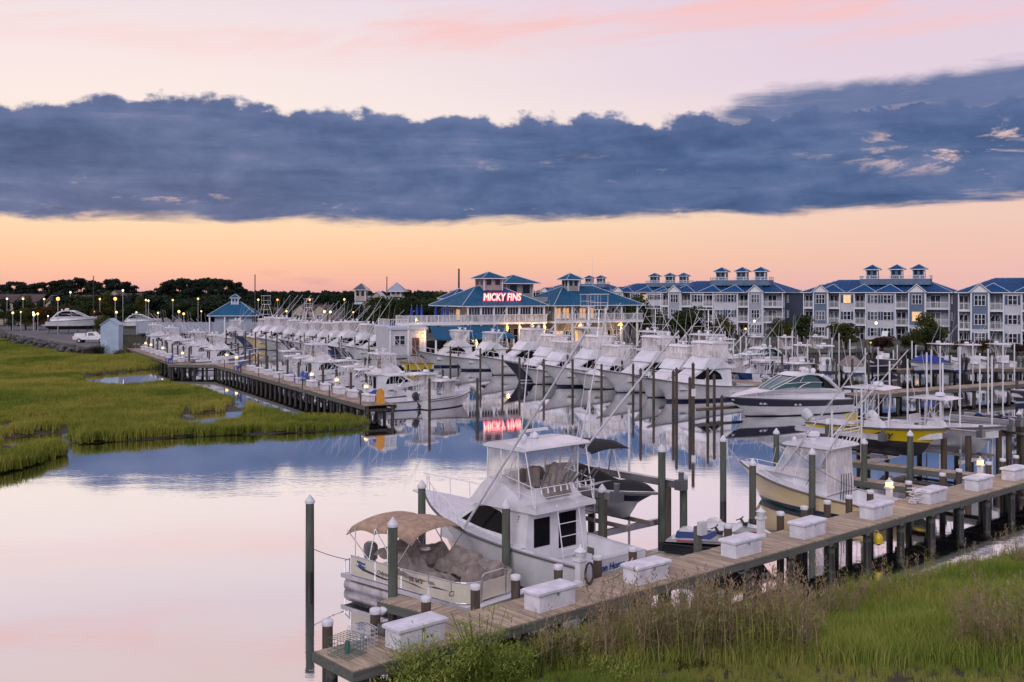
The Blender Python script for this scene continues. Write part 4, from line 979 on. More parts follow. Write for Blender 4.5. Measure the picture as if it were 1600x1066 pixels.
for k in range(26):
    p = Vector((r.gauss(0, .17), r.gauss(0, .16), 0)); a0 = r.uniform(0, 6); mb.path([p + Vector((.17*math.cos(a0 + j*.7), .13*math.sin(a0 + j*.7), .03 + .022*k + .02*math.sin(j))) for j in range(8)], .02, "cap_white", 5)
o = mb.build("rope_heap"); o.location = D(28.0, .95, 1.2); tag(o, "tangled heap of white rope beside the seventh dock box", "rope")
mb = MB(); mb.lathe([(.02, -.35), (.12, -.28), (.13, .2), (.08, .3), (.03, .36)], (0, 0, 0), "gelcoat", 10); o = mb.build("fender", None, D(4.15, 5.1, .55)); o.rotation_euler = (R(70), 0, RU); tag(o, "white boat fender hanging off the end of the short finger pier", "fender")
for i, (u, v, c, lb) in enumerate(((34.2, 1.2, "blue_canvas", "blue net bag left of the second lit pedestal"), (34.9, 1.35, "orange_paint", "orange coil of hose beside the second lit pedestal"), (23.0, -.2, "yellow_paint", "yellow float hanging under the pier below the sixth dock box"))):
    mb = MB(); r = random.Random(i + 9)
    if i == 2: mb.lathe([(.02, 0), (.15, .08), (.17, .3), (.1, .42), (.02, .46)], (0, 0, 0), c, 10); o = mb.build("float", None, D(u, v, .45)); tag(o, lb, "float"); rope("short line holding the yellow float under the pier", [D(u, v, .9), D(u, v, .98), D(u, v + .16, 1.0)])
    else:
        for k in range(12): a0 = r.uniform(0, 6); mb.path([(.22*math.cos(a0 + j*.7) + r.gauss(0, .02), .2*math.sin(a0 + j*.7), .02 + .018*k) for j in range(9)], .022, c, 5)
        o = mb.build("coil", None, D(u, v, 1.2)); tag(o, lb, "coil")
# ---------------------------------------------------------------- pontoon boat
ps, pb2 = D(6.70, 9.35), D(7.45, 3.5); dv = pb2 - ps; T = thing("pontoon_boat", "cream pontoon boat with tan canopy and taupe covered seats", "boat", ps, math.atan2(dv.y, dv.x)); PL = 5.95; PW = 1.2
mb = MB()
for y in (-.85, .85):
    mb.loft([[(x, y + r*math.cos(a), .16 + dz_ + r*math.sin(a)) for a in [2*math.pi*i/14 for i in range(14)]] for x, r, dz_ in ((-.25, .02, .06), (-.2, .27, 0), (5.2, .27, 0), (5.7, .2, .05), (6.1, .05, .17))], "pontoon_alu", True, True)
    mb.box(0, 5.4, y - .04, y + .04, .40, .50, "alu")
mb.build("float_tube", T)
mb = MB(); mb.box(-.15, PL, -PW - .04, PW + .04, .50, .58, "deck_white"); mb.build("deck", T)
mb = MB()
for sg in (1, -1): mb.box(-.15, PL, sg*(PW + .06) - .02, sg*(PW + .06) + .02, .46, .60, "alu")
mb.box(PL, PL + .05, -PW, PW, .46, .60, "alu"); mb.build("edge_trim", T)
mat("panel_cream", (.66, .60, .50), .35, nscale=2, namt=.04, coat=.3)
fz0, fz1 = .62, 1.24; xs_ = [.25, 1.5, 2.75, 4.0, 5.0]
def fence(y, x0, x1):
    mb = MB(); mb.box(x0 + .02, x1 - .02, y - .012, y + .012, fz0, fz1 - .03, "panel_cream"); mb.build("side_panel", T)
    mb = MB(); mb.path([(x0 + .02, y, fz0), (x0 + .02, y, fz1), (x1 - .02, y, fz1), (x1 - .02, y, fz0), (x0 + .02, y, fz0)], .022, "alu", 6); mb.build("panel_frame", T)
for sg in (1, -1):
    for x0, x1 in zip(xs_, xs_[1:]): fence(sg * PW, x0, x1)
# rounded bow corners and gate
mb = MB(); mf = MB()
for sg in (1, -1):
    arc = [(5.0 + .62*math.sin(a), sg*(PW - .62 + .62*math.cos(a))) for a in [R(90)*i/6 for i in range(7)]]
    mb.loft([[(x, y, fz0) for x, y in arc], [(x, y, fz1 - .03) for x, y in arc]], "panel_cream", closed=False); mf = MB(); mf.path([(x, y, fz1) for x, y in arc], .022, "alu", 6); mf.build("bow_rail", T); mf = MB(); mf.path([(x, y, fz0) for x, y in arc], .018, "alu", 6); mf.build("bow_rail", T)
mb.build("bow_panel", T)
mb = MB(); mb.box(5.61, 5.635, -.52, .52, fz0 + .03, fz1 - .05, "panel_cream"); mb.path([(5.62, -.52, fz0), (5.62, -.52, fz1 + .12), (5.62, -.42, fz1 + .2), (5.62, .42, fz1 + .2), (5.62, .52, fz1 + .12), (5.62, .52, fz0)], .024, "alu", 6); mb.build("gate", T)
for sg in (1, -1):
    mb = MB(); y = sg * (PW + .016)
    mb.add([(.5, y, .98), (1.9, y, .80), (2.6, y, .76), (1.9, y, .74), (.9, y, .84)], [(0, 1, 2, 3, 4)], "navy"); mb.add([(2.3, y, .94), (3.6, y, .80), (3.9, y, .78), (3.4, y, .87)], [(0, 1, 2, 3)], "rub"); mb.add([(3.9, y, .90), (4.3, y, .96), (5.0, y, .94), (4.4, y, .91)], [(0, 1, 2, 3)], "navy"); mb.build("stripe", T)
yr = -(PW + .03)
text_obj(T, "Odyssey", .20, "rub", T, (1.95, yr, .93), (R(90), 0, 0), shear=.3)
text_obj(T, "DL 4A 2", .17, "rub", T, (3.45, yr, 1.0), (R(90), 0, 0), bold=.004)
text_obj(T, "Odyssey", .24, "rub", T, (5.27, -PW*.86 - .03, .88), (R(90), 0, R(35)), shear=.3)
mb = MB(); r = random.Random(12)
for row, z in enumerate((1.10, .98)):
    for i in range(7 - row): x = .62 + .055*i + .06*row; mb.path([(x, yr, z + r.uniform(-.04, 0) - .006*i), (x + .03, yr, z + .07*r.random() - .006*i), (x + .05, yr, z - .04*r.random() - .006*i), (x + .075, yr, z + .03 - .006*i)], .011, "blue_paint", 4)
mb.build("emblem", T)
# furniture under covers: draped, wrinkled sheets
def drape(name, parent, x0, x1, y0, y1, hf, m, nx=44, ny=30, zb=.62, hang=.5, seed=1):
    mb = MB(); rows = []
    for i in range(nx + 1):
        r_ = []
        for j in range(ny + 1):
            fx, fy = i / nx, j / ny; x, y = x0 + (x1 - x0) * fx, y0 + (y1 - y0) * fy
            e = min(fx, 1 - fx, fy, 1 - fy) * 9; z = hf(fx, fy); z = zb + (z - zb) * min(1, (e + .12))
            nn = .045 * mnoise.noise(Vector((x * 1.6 + seed, y * 1.6, 0))) + .05 * max(0, 1 - 3.2 * abs(mnoise.noise(Vector((x * 1.1 + y * 1.9 + seed, y * .5 - x * .3, 2))))) ** 2 + .028 * max(0, 1 - 3 * abs(mnoise.noise(Vector((x * 3.0 - y * 1.2 + seed, y * .8, 6))))) ** 2
            r_.append((x + nn * .4, y + nn * .4, z + nn))
        rows.append(r_)
    mb.loft(rows, m, closed=False); o = mb.build(name, parent)
    for p in o.data.polygons: p.use_smooth = True
    return o
def seatprof(fx, fy): return 1.02 + .38 * (1 if fx < .3 else max(0, 1 - (fx - .3) * 5)) + .30 * math.exp(-((fx - .85) / .12) ** 2) * (fy < .6)
sig = lambda x: 1 / (1 + math.exp(-max(-30, min(30, x))))
drape("seat_cover", T, .25, 2.6, -.25, 1.22, lambda fx, fy: 1.16 + .26*sig((fy - .66)*16) + .22*sig((fx - .78)*18) + .16*sig((.2 - fx)*20), "taupe_canvas", seed=3, zb=1.0)
drape("seat_cover", T, 2.35, 4.3, -1.24, -.25, lambda fx, fy: 1.10 + .22*sig((.42 - fy)*16) + .36*sig((.30 - fx)*20), "taupe_canvas", seed=8, zb=.95)
drape("seat_cover", T, 2.75, 4.2, .15, 1.2, lambda fx, fy: 1.16 + .30*sig((fy - .58)*15) + .12*sig((.3 - fx)*18), "taupe_canvas", seed=12, zb=.9)
drape("seat_cover", T, 4.3, 5.3, -.2, .98, lambda fx, fy: 1.12 + .30*sig((fy - .5)*13), "taupe_canvas", seed=21, zb=.75)
drape("seat_cover", T, 4.85, 5.52, -.85, .2, lambda fx, fy: 1.05 + .55*math.exp(-((fx - .3)/.3)**2)*math.exp(-((fy-.5)/.45)**2), "taupe_canvas", seed=31, zb=.7)
mb = MB(); mb.lathe([(.16, 0), (.17, .02), (.15, .05)], (2.5, .1, 1.56), "gelcoat", 12); mb.build("table_top", T)
# canopy (two bays) on bows
def bim(x0, x1, za, zb_):
    mb = MB(); rows = []
    for i in range(7):
        f = i / 6; x = x0 + (x1 - x0) * f; zc = za + (zb_ - za) * f + .16 * math.sin(math.pi * f); row = []
        for k in range(11):
            y = -1.22 + 2.44 * k / 10; yy = abs(y / 1.22); row.append((x, y, zc - .26 * yy ** 2.4 - (.13 if k in (0, 10) else 0)))
        rows.append(row)
    mb.loft(rows, "tan_canvas", closed=False); o = mb.build("canopy", T); sm = o.modifiers.new("thick", "SOLIDIFY"); sm.thickness = .015; return o
bim(.05, 1.5, 2.28, 2.50); bim(1.42, 3.25, 2.52, 2.42)
mb = MB()
for sg in (1, -1):
    y = sg * 1.2
    for x0, z0, x1, z1 in ((1.2, 1.25, .1, 2.05), (1.2, 1.25, 1.5, 2.3), (2.5, 1.25, 3.2, 2.15), (2.5, 1.25, 1.5, 2.3), (.5, 1.25, .5, 2.2), (2.1, 1.25, 2.1, 2.35)): mb.tube((x0, y, z0), (x1, y, z1), .018, "alu", n=6)
mb.build("canopy_frame", T)
mb = MB()
for y in (.5, .9): mb.path([(-.15, -y, .58), (-.15, -y, 1.0), (-.4, -y, .9), (-.4, -y, .0)], .018, "alu")
mb.path([(-.4, -.5, .2), (-.4, -.9, .2)], .018, "alu"); mb.build("boarding_ladder", T)
outboard(T, -.35, .3, .62, "engine_grey", .95)
rope("thin mooring line from the lone piling to the pontoon boat's stern", sag(D(4.83, 10.36, 1.35), ps + Vector((.1, .1, .75)), .15), .012, "rope_dark")
# ---------------------------------------------------------------- white fishing boat with flying bridge (hero)
T, h, k_, q_, B_ = sportfish("white flybridge fishing boat moored stern to the near pier, black cabin windows", D(11.35, 2.5), RV + .015, 10.0, ["gelcoat"] * 5, "bottom_blue", "royal", riggers=True, B=3.6, enclosure="vinyl", fs=1.42, fb=2.2, fl=.6, rl=(6.4, 8.7, .05))
antenna(T, (2.6, -1.2, 4.8), (1.6, -1.5, 9.6), .03); antenna(T, (3.0, 1.3, 4.8), (2.2, 1.5, 9.2), .03)
text_obj(T, "on Horse", .29, "blue_paint", T, (-.02, .0, 1.17), (R(90), 0, R(-90)), bold=.008, shear=.1, sx=1.0)
mb = MB(); mb.path([(1.5, -1.45, .8), (.5, -1.2, .75), (.3, 0, .72), (.5, 1.2, .75)], .10, "gelcoat", 8); mb.build("bolster", T)
mb = MB(); mb.box(1.55, 2.2, -.35, .35, .31, .85, "gelcoat"); mb.build("bait_box", T)
drape("helm_cover", T, 2.75, 3.75, -.95, .25, lambda fx, fy: 3.3 + .75*math.exp(-((fx - .35)/.28)**2)*math.exp(-((fy - .4)/.35)**2), "taupe_canvas", seed=41, zb=2.9)
drape("helm_cover", T, 3.6, 4.4, -.6, 1.1, lambda fx, fy: 3.72 + .1*math.sin(fx*6), "taupe_canvas", seed=44, zb=3.4)
mb = MB(); r = random.Random(4)
for i in range(9): mb.tube((2.18, -1.3 + .3*i, 3.5), (2.0 + r.uniform(-.2, .2), -1.4 + .3*i, 3.95), .035, "engine_grey", n=6); mb.tube((2.15, -1.3 + .3*i, 3.3), (2.2, -1.3 + .3*i, 3.55), .028, "rail_metal")
mb.build("rod_holders", T)
mb = MB()
for i in range(9): mb.box(3.15 - .02*i + .01, 3.22 - .02*i, 1.30, 1.34, 1.75 + .085*i, 1.79 + .085*i, "rub")
mb.build("side_vent", T)
mb = MB(); mb.lathe([(.09, 0), (.09, .06), (.05, .10), (.05, .16)], (8.9, 0, 2.0), "rail_metal", 8); mb.obox((9.3, 0, 1.98), (10.55, 0, 2.12), .35, .07, "gelcoat"); mb.build("bow_pulpit", T)
mb = MB(); mb.box(7.6, 8.3, -.35, .35, 1.72, 1.77, "pane_grey"); mb.build("deck_hatch", T)
rope("pale stern line from the fishing boat to its right mooring post", sag(D(11.1, 2.4, 1.05), D(11.69, 1.94, 1.6), .12), .02); rope("pale stern line lying from the fishing boat along the pier edge", [D(9.6, 1.3, 1.22), D(10.4, 1.45, 1.23), D(11.2, 1.75, 1.25), D(11.6, 1.85, 1.5)], .02)
# ---------------------------------------------------------------- lift with covered runabout
def lift(label, uc, v0, v1, ztop, zc, hw=1.9, motor=True):
    o = thing("boat_lift", label, "boat lift", D(0, 0), RU, "boat lifts")
    for sg in (1, -1):
        mb = MB(); mb.box(uc + sg*hw - .06, uc + sg*hw + .06, v0, v1, ztop - .13, ztop + .13, "alu"); mb.box(uc + sg*hw - .14, uc + sg*hw + .14, v0, v1, ztop + .131, ztop + .15, "alu"); mb.build("top_beam", o)
        mb = MB(); mb.box(uc + sg*hw - .2, uc + sg*hw + .2, v0 - .34, v0 - .02, ztop - .16, ztop + .22, "engine_grey"); mb.lathe([(.10, 0), (.11, .28)], (uc + sg*hw, v0 - .18, ztop + .22), "engine_grey", 10); mb.build("motor", o)
        mb = MB(); mb.box(uc + sg*.6 - .07, uc + sg*.6 + .07, v0 + .2, v1 - .2, zc + .11, zc + .24, "taupe_canvas"); mb.build("bunk", o)
        for v in (v0 + .9, v1 - .9):
            mb = MB(); mb.tube((uc + sg*hw, v, zc + .1), (uc + sg*hw, v, ztop), .012, "rail_metal", n=4); mb.build("cable", o)
    for v in (v0 + .9, v1 - .9):
        mb = MB(); mb.box(uc - hw - .15, uc + hw + .15, v - .08, v + .08, zc - .12, zc + .10, "alu"); mb.build("cradle_beam", o)
    return o
pl2 = MB(); pl2.tube((0, 0, -2.5), (0, 0, 2.5), .16, "pile_brown", n=12); pl2_ = pl2.mesh("post")
def lift_posts(uc, v0, v1, ztop, hw, what):
    for i, (u, v) in enumerate(((uc - hw, v0), (uc + hw, v0), (uc - hw, v1), (uc + hw, v1))):
        o = thing("lift_piling", "brown lift piling at the %s %s corner of %s" % (("left", "right")[i % 2], ("front", "rear")[i // 2], what), "piling", D(u, v), 0, "boat lift pilings"); link("post", pl2_, o, (0, 0, ztop - .16 - 2.5))
lift("aluminium boat lift carrying the black covered runabout", 15.45, 4.7, 9.6, 2.75, 1.25, 1.75)
lift_posts(15.45, 5.2, 9.2, 2.75, 1.75, "the covered runabout's lift")
T = thing("runabout_boat", "white and navy runabout under black canvas, raised on a lift", "boat", D(15.5, 10.8, 1.95), RV + math.pi)
h = Hull(6.6, 2.5, .62, .80, .42, .16, 1.5, 2.6, .93); h.build(T, "gelcoat_grey", "gelcoat_grey", ["gelcoat_grey", "navy", "navy", "gelcoat", "gelcoat"]); h.deck(T, cock=0, camber=.10)
def mound(name, T, h, L, t0, t1, z1, m, inset=.12):
    mb = MB(); rows = []
    for i in range(13):
        f = i / 12; t = t0 + (t1 - t0) * f; bb = max(.05, h.rb(t) - inset); zz = h.rz(t) + .03; e = math.sin(math.pi * f) ** .55; row = []
        for k in range(11):
            y = -1 + k / 5; w_ = .05 * mnoise.noise(Vector((t * 14, y * 2, 2))); row.append((h.X(t, 1), y * bb, zz + (z1 * e + w_) * (1 - abs(y) ** 2.5)))
        rows.append(row)
    mb.loft(rows, m, closed=False); return mb.build(name, T)
mound("bow_cover", T, h, 6.6, .60, .975, .28, "dark_canvas"); mound("cockpit_cover", T, h, 6.6, .06, .58, .62, "dark_canvas")
mb = MB()
for sg in (1, -1): mb.path([(3.7, sg*1.15, .75), (3.3, sg*1.1, 1.9), (3.0, sg*.8, 2.15), (3.0, 0, 2.2)], .035, "alu", 6); mb.path([(3.0, sg*1.15, .75), (3.3, sg*1.1, 1.9)], .03, "alu", 6); mb.tube((3.3, sg*1.05, 1.9), (4.2, sg*.8, 2.02), .02, "alu")
mb.build("tow_tower", T)
mb = MB(); mb.loft([[(x, y, z + dz_ - .1*abs(y)**2) for y in (-1, -.5, 0, .5, 1)] for x, z, dz_ in ((1.9, 2.2, 0), (2.6, 2.3, .04), (3.5, 2.32, .04), (4.3, 2.15, 0))], "dark_canvas", closed=False); o = mb.build("canopy", T); sm = o.modifiers.new("thick", "SOLIDIFY"); sm.thickness = .03
# ---------------------------------------------------------------- jet skis
def jetski(label, loc, rz, c=("navy", "red_paint", "gelcoat"), seat="royal", stripe="yellow_paint"):
    T = thing("personal_watercraft", label, "jet ski", loc, rz, "personal watercraft at the near slips"); h = Hull(3.3, 1.18, .34, .48, .22, .14, 1.2, 2.2, .85); h.build(T, "black_plastic", "black_plastic", [c[0], c[0], c[1], c[0], c[0]], rub="black_plastic", railr=.03)
    mb = MB(); wf = lambda x, z: max(.06, min(h.rb(min(.97, x/3.3)) - .06, .52) * (1 - .62 * max(0, z - .42) / .5))
    mb.body([(.05, .36), (.1, .46), (.9, .52), (1.7, .56), (2.0, .78), (2.55, .74), (3.12, .52), (3.2, .46)], wf, c[2], True); mb.build("deck", T)
    mb = MB(); mb.body([(.35, .5), (.4, .72), (.9, .80), (1.15, .72), (1.6, .76), (1.8, .86), (1.95, .78), (1.9, .55)], lambda x, z: .21 - .05 * (z > .7), seat, True); mb.build("seat", T)
    mb = MB(); mb.body([(.5, .73), (.55, .86), (.75, .90), (1.0, .82), (1.02, .76)], lambda x, z: .17, c[2], True); mb.build("seat_back", T)
    mb = MB(); mb.tube((2.0, 0, .75), (1.82, 0, 1.0), .05, "black_plastic"); mb.path([(1.78, -.38, 1.0), (1.86, -.2, 1.02), (1.86, .2, 1.02), (1.78, .38, 1.0)], .022, "black_plastic"); mb.build("handlebar", T)
    mb = MB()
    for sg in (1, -1): mb.body([(2.05, .84), (2.1, .95), (2.22, .97), (2.2, .82)], lambda x, z: .08, "black_plastic", y0=sg*.38)
    mb.build("mirror", T)
    mb = MB(); mb.patch([(2.2, .60), (2.7, .62), (3.0, .52), (2.4, .54)], wf, stripe, .008); mb.patch([(.5, .47), (1.5, .54), (1.4, .50), (.5, .44)], wf, c[1], .008); mb.build("graphic", T)
    return T
jetski("navy and white jet ski nearest the meter post on a floating dock", D(17.0, 5.0, .34), RV + math.pi + R(22))
jetski("white and blue jet ski behind the white pedestal", D(19.0, 5.3, .34), RV + math.pi + R(18), ("gelcoat", "navy", "gelcoat"), "gelcoat", "red_paint")
for u, lb in ((16.75, "grey floating drive-on platform under the left jet ski"), (18.75, "grey floating drive-on platform under the right jet ski")):
    T = thing("floating_platform", lb, "floating platform", D(u, 2.5), RU)
    mb = MB(); mb.bbox(-.75, .75, 0, 3.2, -.1, .22, "gelcoat_grey", .08); mb.build("float", T)
    mb = MB()
    for sg in (1, -1): mb.box(sg*.42 - .09, sg*.42 + .09, .1, 2.9, .22, .30, "engine_grey")
    mb.build("bunk", T)
# ---------------------------------------------------------------- cream express boat with enclosed pilothouse
T = thing("express_boat", "cream hulled boat with white hardtop and clear plastic enclosure", "boat", D(28.95, 2.5), RV + .01); L = 8.0
h = Hull(L, 3.0, .78, 1.72, .5, .12, 1.7, 2.2, .92); h.build(T, "bottom_teal", "navy", ["cream"] * 5, railr=.03); h.deck(T, cock=.30, side=.24, floor=.3)
wf = lambda x, z: min(1.12, max(.1, h.rb(min(.96, x/L)) - .28)) * (1 - .05 * max(0, z - 1.3))
mb = MB(); mb.body([(2.5, .8), (2.5, 1.45), (5.3, 1.62), (6.4, 1.55), (7.0, 1.4), (7.0, 1.2)], wf, "gelcoat"); mb.build("trunk_cabin", T)
mb = MB()
for sg in (1, -1):
    mb.quad((5.35, sg*1.02, 1.62), (2.5, sg*1.08, 1.46), (2.6, sg*1.0, 3.02), (4.55, sg*.96, 3.02), "vinyl")
mb.add([(5.35, -1.02, 1.62), (5.55, 0, 1.64), (5.35, 1.02, 1.62), (4.55, .96, 3.02), (4.7, 0, 3.02), (4.55, -.96, 3.02)], [(0, 1, 4, 5), (1, 2, 3, 4)], "vinyl")
mb.quad((2.45, -1.08, .5), (2.45, 1.08, .5), (2.55, 1.0, 3.02), (2.55, -1.0, 3.02), "vinyl_dense"); mb.build("clear_enclosure", T)
mb = MB(); mb.body([(2.2, 3.02), (2.3, 3.12), (3.6, 3.2), (4.6, 3.14), (4.85, 3.02), (4.8, 2.96), (2.25, 2.96)], lambda x, z: 1.12, "gelcoat", True); mb.build("hardtop", T)
mb = MB()
for sg in (1, -1):
    for p, q in (((5.35, 1.02, 1.62), (4.55, .97, 3.02)), ((4.2, 1.05, 1.58), (3.8, .98, 3.0)), ((2.5, 1.09, .5), (2.6, 1.0, 3.0)), ((3.3, 1.07, 1.5), (3.2, 1.0, 3.0))): mb.tube((p[0], sg*p[1], p[2]), (q[0], sg*q[1], q[2]), .035, "gelcoat", n=6)
mb.tube((5.53, 0, 1.64), (4.68, 0, 3.0), .025, "gelcoat"); mb.build("hardtop_frame", T)
mb = MB(); mb.box(3.7, 4.4, -.9, .9, .32, 1.7, "gelcoat"); mb.box(2.9, 3.3, .2, .8, .3, 1.5, "gelcoat"); mb.box(2.9, 3.3, -.8, -.2, .3, 1.5, "gelcoat"); mb.build("helm_station", T)
radar(T, 3.9, 3.12, False); dome(T, 4.45, .7, 3.1, .11)
mb = MB()
for i in range(6): y = -.9 + .36*i; mb.tube((2.3, y, 3.05), (2.05, y*1.05, 3.5), .022, "rail_metal")
mb.path([(2.25, -.95, 3.12), (2.1, -.95, 3.85), (2.1, .95, 3.85), (2.25, .95, 3.12)], .025, "rail_metal"); mb.tube((2.1, -.9, 3.7), (2.1, .9, 3.7), .02, "rail_metal"); mb.build("rocket_launcher", T)
for sg in (1, -1):
    outrigger(T, (4.9, sg*1.12, 1.75), (.2, sg*1.75, 7.4), .042); antenna(T, (2.6, sg*.9, 3.1), (2.3, sg*.95, 5.6), .014)
outrigger(T, (3.3, 1.1, 1.6), (-.3, 2.0, 6.4), .04)
mb = MB()
for i in range(5): mb.path([(2.3, -.5 + .22*i, .5), (2.25, -.52 + .22*i, 1.2), (2.28, -.5 + .2*i, 1.8)], .02, "rope_dark")
mb.build("hanging_gear", T)
mb = MB(); mb.box(.3, .9, -1.1, 1.1, .3, .8, "deck_white"); mb.build("bait_well", T); h.rail(T, .6, .96, .25, .1, .12)
rope("dark dock line from the cream boat's bow to the piling", sag(D(27.1, 5.6, 1.4), D(26.78, 5.09, 2.3), .1), .015, "rope_dark"); rope("grey line from the cream boat's outrigger to a mooring post", sag(D(27.4, 6.4, 2.8), D(26.13, 1.94, 1.7), .25), .010, "rope_dark")
rope("pale rope from the piling behind the cream boat to its foredeck", sag(D(31.18, 9.98, 2.3), D(29.6, 9.2, 1.7), .2), .014)
# ---------------------------------------------------------------- yellow and black boat on lift
T, h, cx = center_console("yellow and black fishing boat raised on a lift, black lettering on its side", D(38.3, 12.2, 1.82), RV + math.pi, 7.7, 2.5, ["yellow_paint", "yellow_paint", "yellow_paint", "yellow_paint", "black_plastic"], "black_plastic", "black_plastic", wl=.26, motors=1, motor_mat="gelcoat_grey", tilt=-45, leaning="yellow_paint", fs=.95, fb=1.25, rods=False, topz=3.0, tcol="gelcoat")
for sg in (1, -1):
    text_obj(T, "POLY", .40, "black_plastic", T, (4.55, sg*(h.rb(.6) - .045), .66), (R(90 - 10*1), 0, R(-4) if sg < 0 else R(184)), bold=.02, shear=.15, sx=1.3)
mb = MB(); r = random.Random(3)
for i in range(7):
    x = .5 + .45*i
    for sg in (1, -1):
        y = sg * (1.155 + (.012 if i > 1 else 0)); mb.add([(x, y, .42), (x + .3, y, .45), (x + .42, y, .60), (x + .1, y, .64)], [(0, 1, 2, 3)], "black_plastic")
mb.build("graphic", T)
lift("boat lift under the yellow and black boat", 38.3, 7.4, 12.4, 2.45, 1.1, 1.75); lift_posts(38.3, 5.7, 10.6, 2.45, 1.75, "the yellow boat's lift")
T, h, cx = center_console("white center console boat with white hard top, raised on a lift beside the yellow boat", D(44.25, 11.5, 1.35), RV + math.pi, 7.2, 2.6, "gelcoat_grey", "gelcoat_grey", "gelcoat_grey", motors=1, motor_mat="gelcoat", tilt=-50, fs=.95, fb=1.35, rods=False)
lift("boat lift under the white hard top boat", 44.25, 5.0, 10.8, 2.35, .75, 1.85); lift_posts(44.25, 5.5, 10.2, 2.35, 1.85, "the white hard top boat's lift")
jetski("blue and yellow jet ski raised beside the white hard top boat's bow", D(47.6, 8.0, 2.0), RV + math.pi, ("royal", "yellow_paint", "royal"), "black_plastic", "yellow_paint")
lift("small lift under the blue and yellow jet ski", 47.6, 4.8, 8.6, 2.6, 1.65, .9)
lift_posts(47.6, 5.2, 8.2, 2.6, .9, "the blue jet ski's lift")
# white lift guide poles
gp = MB(); gp.tube((0, 0, 0), (0, 0, 1), .05, "gelcoat", n=8); gpole = gp.mesh("guide_pole")
POLES = [(1390, 564, 57), (1418, 561, 58), (1448, 551, 62), (1469, 541, 66), (1473, 567, 60), (1500, 542, 58), (1531, 552, 62), (1544, 545, 66), (1550, 556, 58), (1567, 540, 70), (1346, 606, 54), (1300, 640, 52)]
def guide_pole(px, top, Y, label, z0=-.8, r=1., group="white lift guide poles"):
    zt = zat(top, Y); o = link("guide_pole", gpole, None, (atY(px, Y), Y, z0), 0, (r, r, zt - z0)); tag(o, label, "pole", group)
for i, (px, tp, Y) in enumerate(sorted(POLES)): guide_pole(px, tp, Y, "tall slim white lift pole, %s from the left around the yellow and white lift boats" % ORD[i])
for i, (px, tp, Y) in enumerate([(983, 640, 44), (921, 610, 44)]): guide_pole(px, tp, Y, ["white pole right of the covered runabout, in front of the open water", "white pole rising behind the fishing boat's flying bridge"][i], r=1.1, group="white poles of the covered boat's lift")
# ---------------------------------------------------------------- middle row of fishing boats and their dock
rnd = random.Random(11)
RB = math.atan2(-a_.y, -a_.x)                       # bows towards the left and the viewer
def V3(p, z=0.): return Vector((p.x, p.y, z))
def far_pier(name, label, p, q, wd, post_step=2.4, z=1.2, side=1):
    p, q = Vector(p), Vector(q); d = q - p; L = d.length; T = thing(name, label, "pier", (p.x, p.y, 0), math.atan2(d.y, d.x))
    mb = MB(); r = random.Random(2); n = int(L / .16)
    for i in range(n):
        x = i * L / n; e = r.uniform(-.03, .03); mb.box(x, x + L / n - .015, e - wd/2, e + wd/2, z - .04, z + r.uniform(-.004, .004), "plank_far")
    o = mb.build("deck_planks", T, fix=False); o["kind"] = "stuff"
    for sg in (1, -1): mb = MB(); mb.box(0, L, sg*wd/2 - .03 + sg*.065, sg*wd/2 + .03 + sg*.065, z - .34, z - .05, "timber"); mb.build("fascia_board", T)
    pm = MB(); pm.tube((0, 0, -1), (0, 0, z - .06), .14, "pile_brown", n=7); pm_ = pm.mesh("support_post"); cb = MB(); cb.box(-.08, .08, -wd/2, wd/2, z - .5, z - .3, "timber_dark"); cb_ = cb.mesh("cross_beam")
    for i in range(int(L / post_step) + 1):
        x = .2 + i * post_step
        if x > L: break
        link("cross_beam", cb_, T, (x, 0, 0))
        for y in (-wd/2 + .2, wd/2 - .2): link("support_post", pm_, T, (x, y, 0))
    return T
far_pier("middle_pier", "plank pier behind the middle row of fishing boats", (25.2, 96.5), (-.6, 145.5), 2.6, 3.2)
pt_f = MB(); pt_f.tube((0, 0, -2), (0, 0, 3.0), .125, "pile_brown", r2=.115, n=8); ptf = pt_f.mesh("post")
ct_f = MB(); ct_f.lathe([(.13, 2.9), (.135, 2.98), (.02, 3.15)], (0, 0, 0), "cap_black", 8); ctf = ct_f.mesh("cap")
MID = [  # bow at the waterline (photo coordinates), length, hull, boot, bottom, options, words
    (1016, 629, 10.8, "gelcoat", "navy", "bottom_blue", {}, "large white fishing boat nearest the navy striped cruiser, dark slanted cabin window"),
    (985, 622, 10.6, "gelcoat", "gelcoat", "bottom_black", {"mask": False}, "white fishing boat second from the cruiser end of the middle row"),
    (937, 615, 10.8, "gelcoat", "gelcoat_grey", "bottom_blue", {}, "white fishing boat third from the cruiser end, dark stripe under its bridge"),
    (893, 609, 9.8, "gelcoat", "gelcoat", "bottom_black", {}, "white fishing boat fourth from the cruiser end of the middle row"),
    (849, 606, 10.9, "gelcoat", "navy", "bottom_blue", {"tower": True}, "white fishing boat with tall tower, fifth from the cruiser end"),
    (812, 601, 10.4, "gelcoat", "gelcoat", "bottom_black", {}, "white fishing boat sixth from the cruiser end of the middle row"),
    (786, 597, 10.6, "navy", "gelcoat", "bottom_blue", {}, "navy hulled fishing boat below the neon sign in the middle row"),
    (752, 588, 10.8, "gelcoat", "gelcoat", "bottom_blue", {}, "white fishing boat third from the restaurant end of the middle row"),
    (706, 580, 10.4, "gelcoat", "royal", "bottom_blue", {}, "white fishing boat with blue bottom, second from the restaurant end"),
    (655, 574, 10.0, "gelcoat_grey", "royal", "bottom_blue", {"riggers": False}, "pale grey hulled boat at the restaurant end of the middle row"),
]
